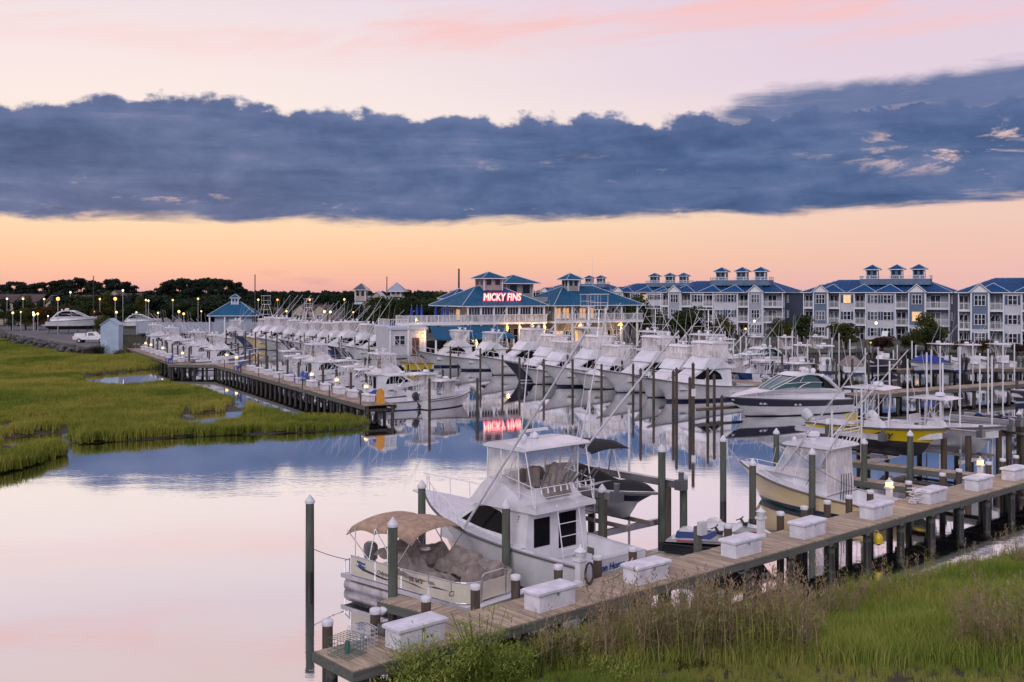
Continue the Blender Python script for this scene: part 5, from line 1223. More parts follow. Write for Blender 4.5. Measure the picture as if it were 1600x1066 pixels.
for i, (px, py, L, sd, boot, bot, opt, lb) in enumerate(MID):
    L *= (1.06, .95, 1.1, .92, 1.04, .9, 1.02, 1.1, .96, 1.0)[i]; p = G(px, py, 0) + a_ * L * .965
    opt = dict({'fb': 2.05 + rnd.uniform(-.2, .25), 'fs': rnd.uniform(.95, 1.2), 'rl': (5.2 + rnd.uniform(-.7, .7), rnd.uniform(6.4, 8.6), .036)}, **opt)
    sportfish(lb, V3(p), RB + rnd.uniform(-.09, .09), L, sd, bot, boot, group="fishing boats of the middle row", enclosure=("vinyl_dense", "vinyl")[i % 3 == 2], B=3.75, **opt)
    n = G(px, py, 0); words = "%s from the cruiser end" % ORD[i]
    for k, (oa, ob, tp) in enumerate(((-1.2, -2.2, 3.3), (4.6, -2.35, 3.0))):
        piling(V3(n + a_ * oa + b_ * ob), tp + rnd.uniform(-.2, .3), "piling %s of middle row boat, %s" % (("off the bow", "beside the cabin")[k], words), "pilings of the middle row", True, ptf, ctf)
center_console("small yellow skiff with blue bottom among the pilings at the restaurant end", V3(G(672, 579, 0)), RB + .2, 4.6, 1.9, "yellow_paint", "bottom_blue", "bottom_blue", ttop=False, motors=0, fs=1.0, fb=1.3, cover="taupe_canvas")
# pilings in front of the cruiser
for (px, ty, by, d) in [(1052, 578, 650, "left of the pair in front of the largest white fishing boat"), (1057, 574, 655, "right of the pair in front of the largest white fishing boat"), (1083, 566, 665, "tallest, with a small white sign, left of the cruiser's bow"), (1078, 588, 662, "just left of the signed piling"),
                        (1106, 574, 650, "right of the signed piling by the small skiff"), (1116, 584, 652, "in front of the small skiff"), (1128, 617, 655, "short, at the cruiser's bow"), (1001, 575, 648, "in front of the second white fishing boat"), (746, 590, 640, "in open water left of the red reflection"), (671, 590, 648, "in front of the white walkaround boat by the far pier")]:
    p = G(px, by, 0); piling(V3(p), zat(ty, p.y), "brown piling " + d, "pilings at the head of the middle row", True, ptf, ctf)
p = G(1083, 665, 0); mb = MB(); mb.box(-.16, .16, -.2, -.17, 2.2, 2.75, "gelcoat"); o = mb.build("notice_board", None, V3(p)); tag(o, "small white board fixed to the tallest piling left of the cruiser", "sign")
T = thing("finger_pier", "small wooden finger pier between the skiff and the cruiser's bow", "pier", V3(G(1082, 640, .6)), RA)
for i in range(26): link("plank", fpl, T, (i * .2, 0, -.1))
mb = MB(); mb.box(0, 5.2, -.47, -.425, .5, .72, "timber"); mb.build("fascia_board", T)
center_console("small white skiff moored left of the cruiser's bow", V3(G(1140, 622, 0)), RB, 5.2, 1.9, "gelcoat", "bottom_black", "gelcoat", ttop=False, motors=1)
# back side of the middle pier
k = 0
for i, (d, ty) in enumerate([(4, "c"), (9, "t"), (14, "c"), (19, "s"), (24, "c"), (29, "s"), (34, "c"), (39, "c"), (44, "s")]):
    p = Vector((25.2, 96.5)) + b_ * d + a_ * 2.2; lb = "%s from the near end behind the middle pier" % ORD[i]
    if ty == "s": sportfish("white tower fishing boat, " + lb, V3(p), RA, 11.2, "gelcoat", tower=True, group="boats on the far side of the middle pier", enclosure="vinyl_dense")
    else: center_console("white open boat with hard top, " + lb, V3(p), RA, 8.2, 2.7, ["gelcoat", "navy", "gelcoat_grey"][i % 3], "bottom_blue", "gelcoat", motors=2, ttop=True, curtains=i % 2 == 0, group="boats on the far side of the middle pier", topz=2.9, ant=3.4)
for i in range(10):
    p = Vector((25.2, 96.5)) + b_ * (1.6 + 5 * i) + a_ * 10.5; piling(V3(p), 3.4, "%s piling from the near end off the back boats of the middle pier" % ORD[i], "pilings behind the middle pier", True, ptf, ctf)
# ---------------------------------------------------------------- navy and white cruiser
bowp = G(1157, 651, 0); sternp = G(1322, 641, 0); dv = bowp - sternp; hd = math.atan2(dv.y, dv.x); dn = dv.normalized()
T, h = express("sleek white cruiser with broad navy hull band and curved windows", V3(bowp - dn * 10.2), hd, 11.8, 3.7)
# ---------------------------------------------------------------- far row of large boats
fp0, fp1 = Vector((-25.2, 151.5)), Vector((-51, 186)); NF = 11
HC = ["gelcoat", "navy", "royal", "gelcoat", "gelcoat", "navy", "gelcoat", "gelcoat_grey", "cream", "royal", "gelcoat"]
WH = ["white hull", "navy hull", "royal blue hull", "white hull", "white hull", "dark blue hull", "white hull", "pale grey hull", "cream hull", "blue hull", "white hull"]
for i in range(NF):
    f = i / (NF - 1); p = fp0.lerp(fp1, f) + a_ * 10.6
    sportfish("large fishing boat with %s, %s from the restaurant end of the far row" % (WH[i], ORD[i]), V3(p), RB + .07 * rnd.uniform(-1, 1), 11.0 + rnd.uniform(-1.1, .9), HC[i], "bottom_blue", "gelcoat", tower=i in (6, 10), group="fishing boats of the far row", enclosure="vinyl", B=3.7, fb=2.05 + rnd.uniform(-.2, .25), rl=(5.4 + rnd.uniform(-.7, .5), rnd.uniform(6.6, 8.8), .036))
    for k in range(2):
        pp = fp0.lerp(fp1, f) + a_ * (-1.0 + 4.5 * k) + (fp1 - fp0).normalized() * -2.0
        piling(V3(pp), 3.3, "dark piling %s of the %s boat of the far row" % (("off the bow", "beside the cabin")[k], ORD[i]), "pilings of the far row", True, ptf, ctf)
far_pier("far_pier", "pier behind the far row of fishing boats", fp0 + a_ * 13 + Vector((2, -3)), fp1 + a_ * 13 + Vector((-2, 2)), 2.4, 4)
# ---------------------------------------------------------------- left pier with dock boxes
e0, e1, e2, e3 = Vector((-10.2, 80.6)), Vector((-35.2, 126.4)), Vector((-41.0, 128.6)), Vector((-59.0, 162.0))
LP = far_pier("left_pier", "long plank pier on the left beside the marsh creek", e0, e1, 2.5, 1.7)
far_pier("left_pier_far_section", "far section of the left pier leading to the pale blue shed", e2, e3, 2.4, 2.6); far_pier("cross_pier", "short cross pier joining the two sections of the left pier", e2 + Vector((-.5, -1.6)), e1 + Vector((.9, -.9)), 2.4, 1.6, 1.196)
ul = (e1 - e0).normalized(); nl = Vector((-ul.y, ul.x)) * -1
sb = MB(); sb.bbox(0, 1.35, 0, .65, 0, .46, "dock_box", .03); sb_ = sb.mesh("chest"); sl = MB(); sl.bbox(-.05, 1.40, -.05, .70, .462, .58, "dock_box", .04); sl_ = sl.mesh("lid")
n = 0
def along(px, e, f):
    k = (px - CX) / F; d = f - e; return (k * e.y - e.x) / (d.x - k * d.y) * d.length
for px in [389, 402, 416, 431, 448, 466, 484, 505, 526, 547, 572]:
    t = along(px, e0, e1); p = e0 + ul * t + nl * .25; n += 1
    o = thing("dock_box", "white dock box, %s from the far end of the left pier's near section" % ORD[n - 1], "dock box", (p.x, p.y, 1.2), RA + math.pi/2 + rnd.uniform(-.1, .1), "white dock boxes on the left pier"); link("chest", sb_, o, (-.65, -.3, 0)); link("lid", sl_, o, (-.65, -.3, 0))
for k in range(8):
    p = e2.lerp(e3, .06 + .11 * k) + nl * .4
    o = thing("dock_box", "white dock box, %s from the near end of the left pier's far section" % ORD[k], "dock box", (p.x, p.y, 1.2), RA + math.pi/2, "white dock boxes on the left pier"); link("chest", sb_, o, (-.65, -.3, 0)); link("lid", sl_, o, (-.65, -.3, 0))
for k, px in enumerate([343, 357.7, 472.6, 511, 556]):
    t = along(px, e0, e1); p = e0 + ul * t + nl * .9; pedestal((p.x, p.y, 1.2), True, "lit power pedestal, %s from the far end of the left pier's near section" % ORD[k], "power pedestals on the left pier", 1.15)
for k, px in enumerate([218, 226, 244, 274]):
    t = along(px, e2, e3); p = e2 + (e3 - e2).normalized() * t + nl * .9; pedestal((p.x, p.y, 1.2), True, "lit power pedestal, %s from the shed on the left pier's far section" % ORD[k], "power pedestals on the left pier", 1.15)
def chair(label, loc, rz, c="blue_paint"):
    o = thing("deck_chair", label, "chair", loc, rz, "blue deck chairs on the left pier"); mb = MB()
    for i in range(5): y = -.24 + .12*i; mb.obox((-.25, y, .36), (.28, y, .42), .10, .025, c, (0, 0, 1))
    mb.build("seat", o); mb = MB()
    for i in range(5): y = -.24 + .12*i; mb.obox((-.24, y, .34), (-.5, y, 1.0 + .05*(2 - abs(i - 2))), .10, .025, c, (1, 0, 0))
    mb.build("backrest", o)
    for y in (-.3, .3):
        mb = MB(); mb.box(.2, .28, y - .03, y + .03, 0, .58, c); mb.build("leg", o); mb = MB(); mb.obox((-.35, y, 0), (-.22, y, .58), .06, .06, c); mb.build("leg", o); mb = MB(); mb.box(-.4, .34, y - .07, y + .07, .58, .61, c); mb.build("armrest", o)
for px, py, lb in ((467, 592, "left of the two blue deck chairs side by side on the left pier"), (473, 594, "right of the two blue deck chairs side by side on the left pier"), (371, 575, "single blue deck chair past the left pier's corner"), (264, 562, "blue deck chair by the jog of the left pier")):
    p = G(px, py + 6, 1.2); chair(lb, (p.x, p.y, 1.2), RA + R(200))
# end of pier: orange board, blue tarp, small posts with rail
p = e0 + ul * .6 + nl * .2; mb = MB(); mb.loft([[(x, y, z) for x, z in [(-.38, 0), (.38, 0), (.38, .95), (.33, 1.2), (.2, 1.38), (0, 1.45), (-.2, 1.38), (-.33, 1.2), (-.38, .95)]] for y in (-.06, .06)], "orange_paint", True, True, False); o = mb.build("rescue_board", None, (p.x, p.y, 1.2)); o.rotation_euler = (R(-6), 0, .2); o.scale = (.85, 1, .85); tag(o, "orange round topped board standing at the left pier's end", "board")
t = along(583, e0, e1); p = e0 + ul * max(1.2, t + 1.5) + nl * .8; mb = MB(); r = random.Random(2); mb.lathe([(.5, 0), (.55, .3), (.4, .7), (.15, .95), (.02, 1.0)], (0, 0, 0), "blue_canvas", 9); o = mb.build("tarpaulin", None, (p.x, p.y, 1.2)); o.scale = (1.3, .8, .9); tag(o, "blue tarpaulin covered heap behind the last dock box of the left pier", "tarpaulin")
hp = MB(); hp.tube((0, 0, .9), (0, 0, 2.1), .045, "timber_dark", n=5); hpm = hp.mesh("marker_post")
for i in range(7):
    q = e0 + ul * (1 + 7.5 * i) - nl * 1.3; o = link("marker_post", hpm, None, (q.x, q.y, 0)); tag(o, "thin post on the creek side of the left pier, %s from its end" % ORD[i], "post", "thin posts on the creek side of the left pier")
# boats along the left pier
bow = G(730, 632, 0); st = G(657, 640, 0); hd = (bow - st)
T, h, cx = center_console("white walkaround boat with black outboard at the left pier's end", V3(st), math.atan2(hd.y, hd.x), hd.length / .93, 2.35, "gelcoat", "bottom_black", "gelcoat", ttop=True, motors=1, motor_mat="black_plastic", curtains=True, tilt=-25, topz=2.3, ant=1.6, rods=False, fs=.8, fb=1.3)
h.rail(T, .5, .97, .4, .07, .1)
kinds = "xcsccxcsccxcsccscxccsc"
cols = ["gelcoat", "gelcoat", "gelcoat_grey", "gelcoat", "navy", "gelcoat", "gelcoat", "royal", "gelcoat"]
for i in range(25):
    t = 6.5 + 3.9 * i
    if t < 46: p = e0 + ul * t + nl * 2.6
    else: p = e2 + (e3 - e2).normalized() * (t - 47) + nl * 2.4
    lb = "%s boat from the end of the left pier" % ORD[i + 1]; gk = kinds[i % len(kinds)]; g = "boats along the left pier"; wd_ = {"gelcoat": "white", "gelcoat_grey": "pale grey", "navy": "navy", "royal": "blue"}[cols[i % 9]]
    if gk == "s": sportfish("%s hulled flybridge boat, %s" % (wd_, lb), V3(p), RA, 8.8, cols[i % 9], group=g, tower=False, B=3.2)
    elif gk == "x":
        T, h, cx = center_console("%s enclosed express boat, %s" % (wd_, lb), V3(p), RA + .05, 8.6, 2.9, cols[i % 9], "bottom_blue", "gelcoat", ttop=True, motors=2, curtains=True, group=g, topz=2.9, ant=4)
    else: center_console("%s open boat with hard top, %s" % (wd_, lb), V3(p), RA + rnd.uniform(-.06, .06), 7.2, 2.4, cols[i % 9], "bottom_blue", "gelcoat", ttop=True, motors=1 + i % 2, group=g, rods=i % 2 == 0, ant=3.2, tilt=-30)
    for k in range(2):
        q = p + ul * 1.95 + nl * (-.6 + 7.2 * k); piling(V3(q), 3.1 if k else 2.9, "dark piling at the %s of the %s boat from the end of the left pier" % (("stern", "bow")[k], ORD[i + 1]), "pilings of the left pier", True, ptf, ctf)
# ---------------------------------------------------------------- right hand docks
q0, q1 = G(1322, 617, 1.2), G(1700, 590, 1.2); far_pier("right_pier", "plank pier behind the yellow boat on the right", q0, q1, 2.2, 2.6)
q2, q3 = G(1395, 577, 1.2), G(1700, 574, 1.2); far_pier("rear_right_pier", "second plank pier behind the lift boats on the right", q2, q3, 2.2, 2.6)
express("blue hulled express boat with teal windows behind the cruiser", V3(G(1128, 583, 0) + a_ * 10.2), RB, 10.6, 3.5, ["royal"] * 3 + ["gelcoat", "gelcoat"], "bottom_blue", "gelcoat", portholes=False, name="express_boat")
RF = RA + math.pi / 2
RC = [  # px, py of stern at water, heading, L, hull, motors, lift z, words
    (1212, 602, RB, 7.4, "royal", 2, 0.6, "blue open boat just behind the cruiser's cabin", {}), (1262, 590, RF - .5, 7.0, "navy", 2, .8, "navy hulled boat with two outboards behind the cruiser's roof", {}),
    (1296, 592, RF - .6, 7.6, "gelcoat", 2, .8, "white boat with twin dark outboards behind the cruiser's stern", {}), (1335, 596, RF - .7, 7.0, "gelcoat_grey", 0, .9, "taupe covered pale boat behind the cruiser's stern", {"cover": "taupe_canvas", "ttop": False}),
    (1240, 566, RF - .4, 7.6, "gelcoat", 2, .6, "leftmost white hard top boat below the condominium trees", {"curtains": True}), (1290, 565, RF - .4, 7.8, "gelcoat", 2, .6, "white hard top boat below the round green tree", {"curtains": True}),
    (1340, 566, RF - .5, 7.6, "gelcoat", 2, .6, "white boat left of the dark red round shrub", {}), (1395, 580, RB + .3, 7.4, "navy", 1, .8, "dark low boat without top beside the rear right pier", {"ttop": False}),
    (1475, 592, RB + .2, 7.6, "gelcoat", 1, 1.2, "boat under a bright blue canvas cover on the right", {"cover": "blue_canvas", "ttop": False}), (1503, 596, RF - .15, 7.6, "gelcoat_grey", 2, 1.2, "boat with two big dark outboards beside the blue cover", {"motor_mat": "black_plastic"}),
    (1545, 592, RF - .3, 8.6, "gelcoat", 2, .9, "white hard top boat right of the twin dark outboards", {"curtains": True}), (1592, 590, RF - .3, 8.4, "gelcoat", 2, .9, "white hard top boat at the right frame edge", {}),
    (1640, 650, RB + .25, 7.8, "navy", 1, 1.4, "dark boat raised at the right edge above the jet ski", {"ttop": False}), (1440, 560, RF - .4, 7.6, "gelcoat", 2, .4, "far white boat below the oak tree", {}), (1150, 568, RF - .3, 8.0, "gelcoat", 2, .4, "white hard top boat before the small round green tree", {"curtains": True}),
    (1195, 562, RF - .3, 7.6, "gelcoat", 2, .4, "white open boat behind the teal windowed express boat", {}), (1050, 556, RF - .2, 8.0, "gelcoat", 2, .4, "white hard top boat below the restaurant's right end", {"curtains": True}), (1095, 556, RF - .3, 7.6, "gelcoat", 2, .4, "white open boat before the dark trees by the restaurant", {}),
]
for px, py, hd, L, c, mo, lz, lb, opt in RC:
    p = G(px, py, 0); opt = dict({"ttop": True, "ant": 3.6, "topz": 2.8, "motor_mat": "engine_grey"}, **opt)
    center_console(lb, (p.x, p.y, lz), hd, L, 2.6, c, "bottom_blue", "gelcoat", motors=mo, group="boats of the right hand docks", **opt)
    for sg in (1, -1):
        q = p + Vector((math.cos(hd), math.sin(hd))) * 2 + Vector((-math.sin(hd), math.cos(hd))) * 1.75 * sg
        piling(V3(q), 2.9, "brown piling %s of the %s" % (("left", "right")[sg < 0], lb), "pilings of the right hand docks", True, ptf, ctf)
# more white guide poles, far
r = random.Random(8); fx = sorted([1010, 1022, 1036, 1047, 1060, 1072, 1083, 1092, 1104, 1117, 1133, 1146, 1157, 1166, 1203, 1216, 1228, 1238, 1246, 1262, 1300, 1311, 1328, 1352, 1372, 1396, 1402, 1425, 1431, 1455, 1497, 1520, 1585])
for i, px in enumerate(fx):
    Y = r.uniform(112, 138); guide_pole(px, r.uniform(516, 532) if px < 1330 else r.uniform(530, 548), Y, "slim white lift pole, %s from the left below the condominium" % ORD[i], r=1.5, group="far white lift poles")
# ---------------------------------------------------------------- buildings
rnd = random.Random(21)
def hip(mb, x0, x1, y0, y1, z0, z1, m, inset=None, trim="roof_trim", eave=.12):
    """hip roof over a rectangle"""
    w_, d_ = x1 - x0, y1 - y0; i = inset if inset is not None else min(w_, d_) / 2
    if w_ >= d_: r0, r1 = (x0 + i, (y0 + y1) / 2, z1), (x1 - i, (y0 + y1) / 2, z1)
    else: r0, r1 = ((x0 + x1) / 2, y0 + i, z1), ((x0 + x1) / 2, y1 - i, z1)
    A, B, C, D_ = (x0, y0, z0), (x1, y0, z0), (x1, y1, z0), (x0, y1, z0)
    if w_ >= d_: mb.add([A, B, C, D_, r0, r1], [(0, 1, 5, 4), (1, 2, 5), (2, 3, 4, 5), (3, 0, 4)], m); hips = [(A, r0), (D_, r0), (B, r1), (C, r1), (r0, r1)]
    else: mb.add([A, B, C, D_, r0, r1], [(0, 1, 4), (1, 2, 5, 4), (2, 3, 5), (3, 0, 4, 5)], m); hips = [(A, r0), (B, r0), (C, r1), (D_, r1), (r0, r1)]
    mb.box(x0, x1, y0, y1, z0 - eave, z0 - .004, "trim")
    for p, q in hips: mb.tube((p[0], p[1], p[2] + .02), (q[0], q[1], q[2] + .02), .06, trim, n=4)
    return hips
def seams(mb, x0, x1, y0, z0, y1, z1, step, m, inset):
    """standing seams on the front slope"""
    n = int((x1 - x0) / step)
    for i in range(1, n):
        x = x0 + (x1 - x0) * i / n; f = min(1, (x - x0) / inset, (x1 - x) / inset); mb.obox((x, y0, z0 + .015), (x, y0 + (y1 - y0) * f, z0 + (z1 - z0) * f + .015), .05, .05, m)
def window(parent, x, z, y, wd, ht, n=1, shutters=False, pane="pane", frame="trim", name="window", bar=True, axis="x", mull=.045):
    """framed window standing proud of a wall at local y (facing -y), or at local x facing -x / +x"""
    def mk():
        if axis == "x": return lambda a, b, c: (x + a, y + b, z + c)
        if axis == "-x": return lambda a, b, c: (y + b, x - a, z + c)
        return lambda a, b, c: (y - b, x + a, z + c)
    P = mk(); b = .07
    def bx_(mb, a0, a1, b0, b1, c0, c1, m):
        vs = [P(a, bb, c) for c in (c0, c1) for bb in (b0, b1) for a in (a0, a1)]
        mb.add(vs, [(0, 2, 3, 1), (4, 5, 7, 6), (0, 1, 5, 4), (2, 6, 7, 3), (0, 4, 6, 2), (1, 3, 7, 5)], m)
    mb = MB(); w2 = wd / 2
    bx_(mb, -w2 - b, -w2, -.08, .02, 0, ht, frame); bx_(mb, w2, w2 + b, -.08, .02, 0, ht, frame); bx_(mb, -w2 - b, w2 + b, -.08, .02, ht, ht + b, frame); bx_(mb, -w2 - b - .05, w2 + b + .05, -.12, .02, -b, 0, frame)
    for i in range(1, n): c = -w2 + wd * i / n; bx_(mb, c - mull, c + mull, -.07, .02, 0, ht, frame)
    if bar: bx_(mb, -w2, w2, -.05, .01, ht * .52, ht * .52 + .05, frame)
    W = mb.build(name, parent, fix=False)
    for i in range(n):
        mb = MB(); bx_(mb, -w2 + wd * i / n + .01, -w2 + wd * (i + 1) / n - .01, -.03, .01, .01, ht - .01, pane if not isinstance(pane, list) else pane[i % len(pane)]); mb.build("pane", W, fix=False)
    if shutters:
        for sg in (1, -1): mb = MB(); bx_(mb, sg * (w2 + .28) - .17, sg * (w2 + .28) + .17, -.05, .02, -.02, ht + .03, "shutter"); mb.build("shutter", W, fix=False)
    return W
def railing(parent, pts, z0, h, m="trim", step=.16, fill=None, r=.03):
    mb = MB()
    for p, q in zip(pts, pts[1:]):
        p, q = Vector(p), Vector(q); L = (q - p).length
        mb.obox((p.x, p.y, z0 + h), (q.x, q.y, z0 + h), .09, .07, m); mb.obox((p.x, p.y, z0 + .1), (q.x, q.y, z0 + .1), .06, .06, m)
        n = max(1, int(L / 1.6))
        for i in range(n + 1): c = p.lerp(q, i / n); mb.box(c.x - .05, c.x + .05, c.y - .05, c.y + .05, z0, z0 + h + .05, m)
        if fill: 
            pa = [(p.x, p.y, z0 + .13), (q.x, q.y, z0 + .13), (q.x, q.y, z0 + h - .04), (p.x, p.y, z0 + h - .04)]; mb.add(pa, [(0, 1, 2, 3)], fill)
        else:
            n = int(L / step)
            for i in range(1, n): c = p.lerp(q, i / n); mb.box(c.x - .02, c.x + .02, c.y - .02, c.y + .02, z0 + .1, z0 + h, m)
    return mb.build("railing", parent, fix=False)
def cupola(parent, cx_, cy_, z0, zw, zt, wd, siding, roof, ov=.4, win=True):
    mb = MB(); mb.box(cx_ - wd/2, cx_ + wd/2, cy_ - wd/2, cy_ + wd/2, z0, zw, siding); c = mb.build("cupola", parent, fix=False)
    mb = MB(); hip(mb, cx_ - wd/2 - ov, cx_ + wd/2 + ov, cy_ - wd/2 - ov, cy_ + wd/2 + ov, zw, zt, roof, wd/2 + ov - .02); mb.build("cupola_roof", c, fix=False)
    if win:
        mb = MB(); hh = (zw - z0); 
        for i in (-.24, .24): 
            mb.box(cx_ + i*wd - .13*wd, cx_ + i*wd + .13*wd, cy_ - wd/2 - .02, cy_ - wd/2 + .01, zw - hh*.55, zw - .15, "pane"); mb.box(cx_ - wd/2 - .02, cx_ - wd/2 + .01, cy_ + i*wd - .13*wd, cy_ + i*wd + .13*wd, zw - hh*.55, zw - .15, "pane")
            mb.box(cx_ + wd/2 - .01, cx_ + wd/2 + .02, cy_ + i*wd - .13*wd, cy_ + i*wd + .13*wd, zw - hh*.55, zw - .15, "pane")
        mb.build("cupola_window", c, fix=False)
        mb = MB()
        for sx in (-1, 1): mb.box(cx_ + sx*wd/2 - .07, cx_ + sx*wd/2 + .07, cy_ - wd/2 - .03, cy_ - wd/2 + .03, z0, zw, "trim")
        mb.build("corner_board", c, fix=False)
    return c
# ---- condominium block
BAYS = [("B", 1.9), ("G", 2.4), ("B", 2.1), ("W", 2.3), ("B", 2.1), ("D", 4.7), ("B", 2.3), ("G", 2.6), ("B", 3.8)]
FL = [(1.5, 4.3), (4.3, 7.2), (7.2, 9.9)]
def lit(seed, k): r = random.Random(seed * 31 + k); v = r.random(); return "pane_lit" if v < .06 else ("pane_grey" if v < .35 else "pane")
def condo(label, loc, rz, seed, red=None):
    T = thing("condominium_block", label, "condominium", loc, rz, "blue roofed condominium blocks"); x = 0; W = sum(w_ for _, w_ in BAYS); DEP = 17.
    mb = MB(); mb.box(0, W, 1.5, DEP, 1.0, 9.9, "siding_white"); mb.box(W - .06, W + .02, 1.45, DEP + .01, 1.0, 9.88, "siding_dark"); mb.box(-.02, .06, 1.45, DEP + .01, 1.0, 9.88, "siding_dark"); mb.build("wall", T, fix=False)
    k = 0
    for ty, wd in BAYS:
        x0, x1 = x, x + wd; xc = (x0 + x1) / 2
        if ty in "WD":
            mb = MB(); mb.box(x0, x1, 0, 1.497, 1.0, 9.88, "siding_white"); mb.build("front_wall", T, fix=False)
            for z0, z1 in FL:
                for c in ([xc] if ty == "W" else [x0 + wd * .27, x0 + wd * .73]): k += 1; window(T, c, z0 + .85, 0, 1.15, 1.35, 2, True, [lit(seed, k)])
        elif ty == "G":
            mb = MB(); mb.box(x0, x1, -.6, 1.497, 4.35, 9.88, "siding_blue" if seed % 2 else "siding_grey"); mb.box(x0, x1, -.6, 1.497, 1.0, 4.346, "siding_white"); mb.build("bay_wall", T, fix=False)
            mb = MB()
            for xx in (x0, x1): mb.box(xx - .09, xx + .09, -.66, -.56, 1.0, 9.87, "trim")
            mb.build("corner_board", T, fix=False)
            for z0, z1 in FL: k += 1; window(T, xc, z0 + .75, -.6, 1.45, 1.5, 3, z0 < 4, [lit(seed, k)])
            mb = MB(); g0, g1 = x0 - .35, x1 + .35
            mb.add([(g0, -1.0, 9.9), (g1, -1.0, 9.9), (xc, -1.0, 11.25), (xc, 3.6, 11.25), (g0, 2.0, 9.9), (g1, 2.0, 9.9)], [(0, 2, 3, 4), (1, 5, 3, 2)], "roof_blue")
            mb.build("gable_roof", T, fix=False)
            mb = MB(); mb.add([(g0 + .1, -.75, 9.9), (g1 - .1, -.75, 9.9), (xc, -.75, 11.15)], [(0, 1, 2)], "trim"); mb.obox((g0, -1.02, 9.9), (xc, -1.02, 11.27), .1, .16, "trim", (0, -1, 0)); mb.obox((g1, -1.02, 9.9), (xc, -1.02, 11.27), .1, .16, "trim", (0, -1, 0)); mb.build("gable", T, fix=False)
        else:
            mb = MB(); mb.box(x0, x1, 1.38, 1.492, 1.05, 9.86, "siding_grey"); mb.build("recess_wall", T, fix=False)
            for j, (z0, z1) in enumerate(FL):
                k += 1; window(T, xc - wd*.12, z0 + .08, 1.38, min(1.5, wd*.62), 2.05, 2, False, [lit(seed, k)], name="balcony_door")
                if j:
                    mb = MB(); mb.box(x0 + .01, x1 - .01, -.25, 1.37, z0 - .22, z0, "trim"); mb.build("balcony_floor", T, fix=False); railing(T, [(x0 + .08, -.2), (x1 - .08, -.2)], z0 + .004, 1.0)
            mb = MB()
            for xx in (x0 + .09, x1 - .09): mb.box(xx - .07, xx + .07, -.2, -.06, 1.4, 9.85, "trim")
            mb.build("balcony_post", T, fix=False)
        x = x1
    mb = MB(); hip(mb, -.5, W + .5, -.45, DEP + .5, 9.92, 12.15, "roof_blue", 5.2); seams(mb, -.5, W + .5, -.45, 9.92, 5., 12.15, .8, "roof_blue", 5.2)
    for f in (.2, .42, .6): hip(mb, W*f - 2.4, W*f + 2.4, -.44, 7, 9.93, 11.3, "roof_blue", 2.3)
    mb.build("roof", T, fix=False)
    mb = MB(); mb.box(W*.38, W*.86, 3.2, 6.6, 11.2, 12.25, "siding_blue"); mb.build("roof_terrace", T, fix=False); railing(T, [(W*.38, 6.5), (W*.38, 3.2), (W*.86, 3.2), (W*.86, 6.5)], 12.25, .55, step=.3)
    for f in (.46, .63, .78): cupola(T, W*f, 4.6, 12.25, 13.95, 14.8, 1.9, "siding_blue", "roof_blue", .45)
    window(T, 3.5, 8.0, W + .03, 1.0, 1.3, 1, False, ["pane_grey"], axis="+x"); window(T, 3.5, 5.1, W + .03, 1.0, 1.3, 1, False, ["pane_grey"], axis="+x")
    mb = MB(); mb.box(W*.63 - .06, W*.63 + .06, -3, -.4, 1.5, 2.5, "trim"); mb.obox((W*.63 - 1.2, -3, 1.5), (W*.63 - 1.2, -.9, 3.2), 1.0, .15, "trim"); mb.build("entrance_stair", T, fix=False)
    return T
RCD = math.atan2(-.466, .885)
condo("grey and white condominium block in the middle with three cupolas, right of centre", (52.1, 185.4, 0), RCD, 1)
condo("condominium block directly right of the restaurant with three cupolas", (29.4, 205.5, 0), RCD, 2)
condo("nearest condominium block at the right frame edge with a lit balcony window", (68.3, 158.8, 0), RCD, 3)
condo("distant condominium block whose cupolas rise behind the restaurant's right roof end", (24.5, 266, 0), RCD, 4)
condo("farthest condominium block with cupolas seen over the restaurant's right roof", (7, 306, 0), RCD, 5)
# ---- restaurant with neon sign
RX = Vector((-6.6, 146.0)); T = thing("restaurant", "blue roofed waterfront restaurant with a red neon sign on its roof", "restaurant", (RX.x, RX.y, 0), RA)
Wl, Wr0, Wr1 = 12.6, 15.2, 29.6
mb = MB(); mb.box(.8, Wl - .6, 2.4, 10, 1.5, 7.9, "siding_taupe"); mb.box(Wr0, Wr1 - 1.6, 1.8, 11, 1.5, 7.9, "siding_taupe"); mb.box(Wl - .5, Wr0 - .05, 3, 9, 1.5, 9.2, "siding_taupe"); mb.build("wall", T, fix=False)
mb = MB(); hip(mb, -.9, Wl + .5, -.9, 11, 8.0, 10.8, "roof_teal", 5.0); seams(mb, -.9, Wl + .5, -.9, 8.0, 5.05, 10.8, .55, "roof_teal", 5.0); mb.build("roof", T, fix=False)
mb = MB(); hip(mb, Wr0 - 1.3, Wr1 + .5, -.9, 12, 8.0, 10.9, "roof_teal", 5.4); seams(mb, Wr0 - 1.3, Wr1 + .5, -.9, 8.0, 5.5, 10.9, .55, "roof_teal", 5.4); mb.build("roof", T, fix=False)
mb = MB(); mb.box(-9.6, Wl + .3, -.7, 2.35, 5.35, 5.65, "trim"); mb.build("upper_deck", T, fix=False); mb = MB(); mb.box(Wr0 - 1, Wr1 + .3, -.7, 1.75, 5.35, 5.65, "trim"); mb.build("upper_deck", T, fix=False)
railing(T, [(-9.5, 2.2), (-9.5, -.6), (Wl + .2, -.6)], 5.655, 1.05, fill="rail_glass"); railing(T, [(Wr0 - .9, -.6), (Wr1 + .2, -.6), (Wr1 + .2, 2)], 5.655, 1.05, step=.22)
for x in [.2 + 2.05 * i for i in range(7)]: mb = MB(); mb.box(x - .1, x + .1, -.6, -.4, 5.66, 7.88, "trim"); mb.build("column", T, fix=False); mb = MB(); mb.box(x - .12, x + .12, -.6, -.36, 1.5, 5.34, "trim"); mb.build("column", T, fix=False)
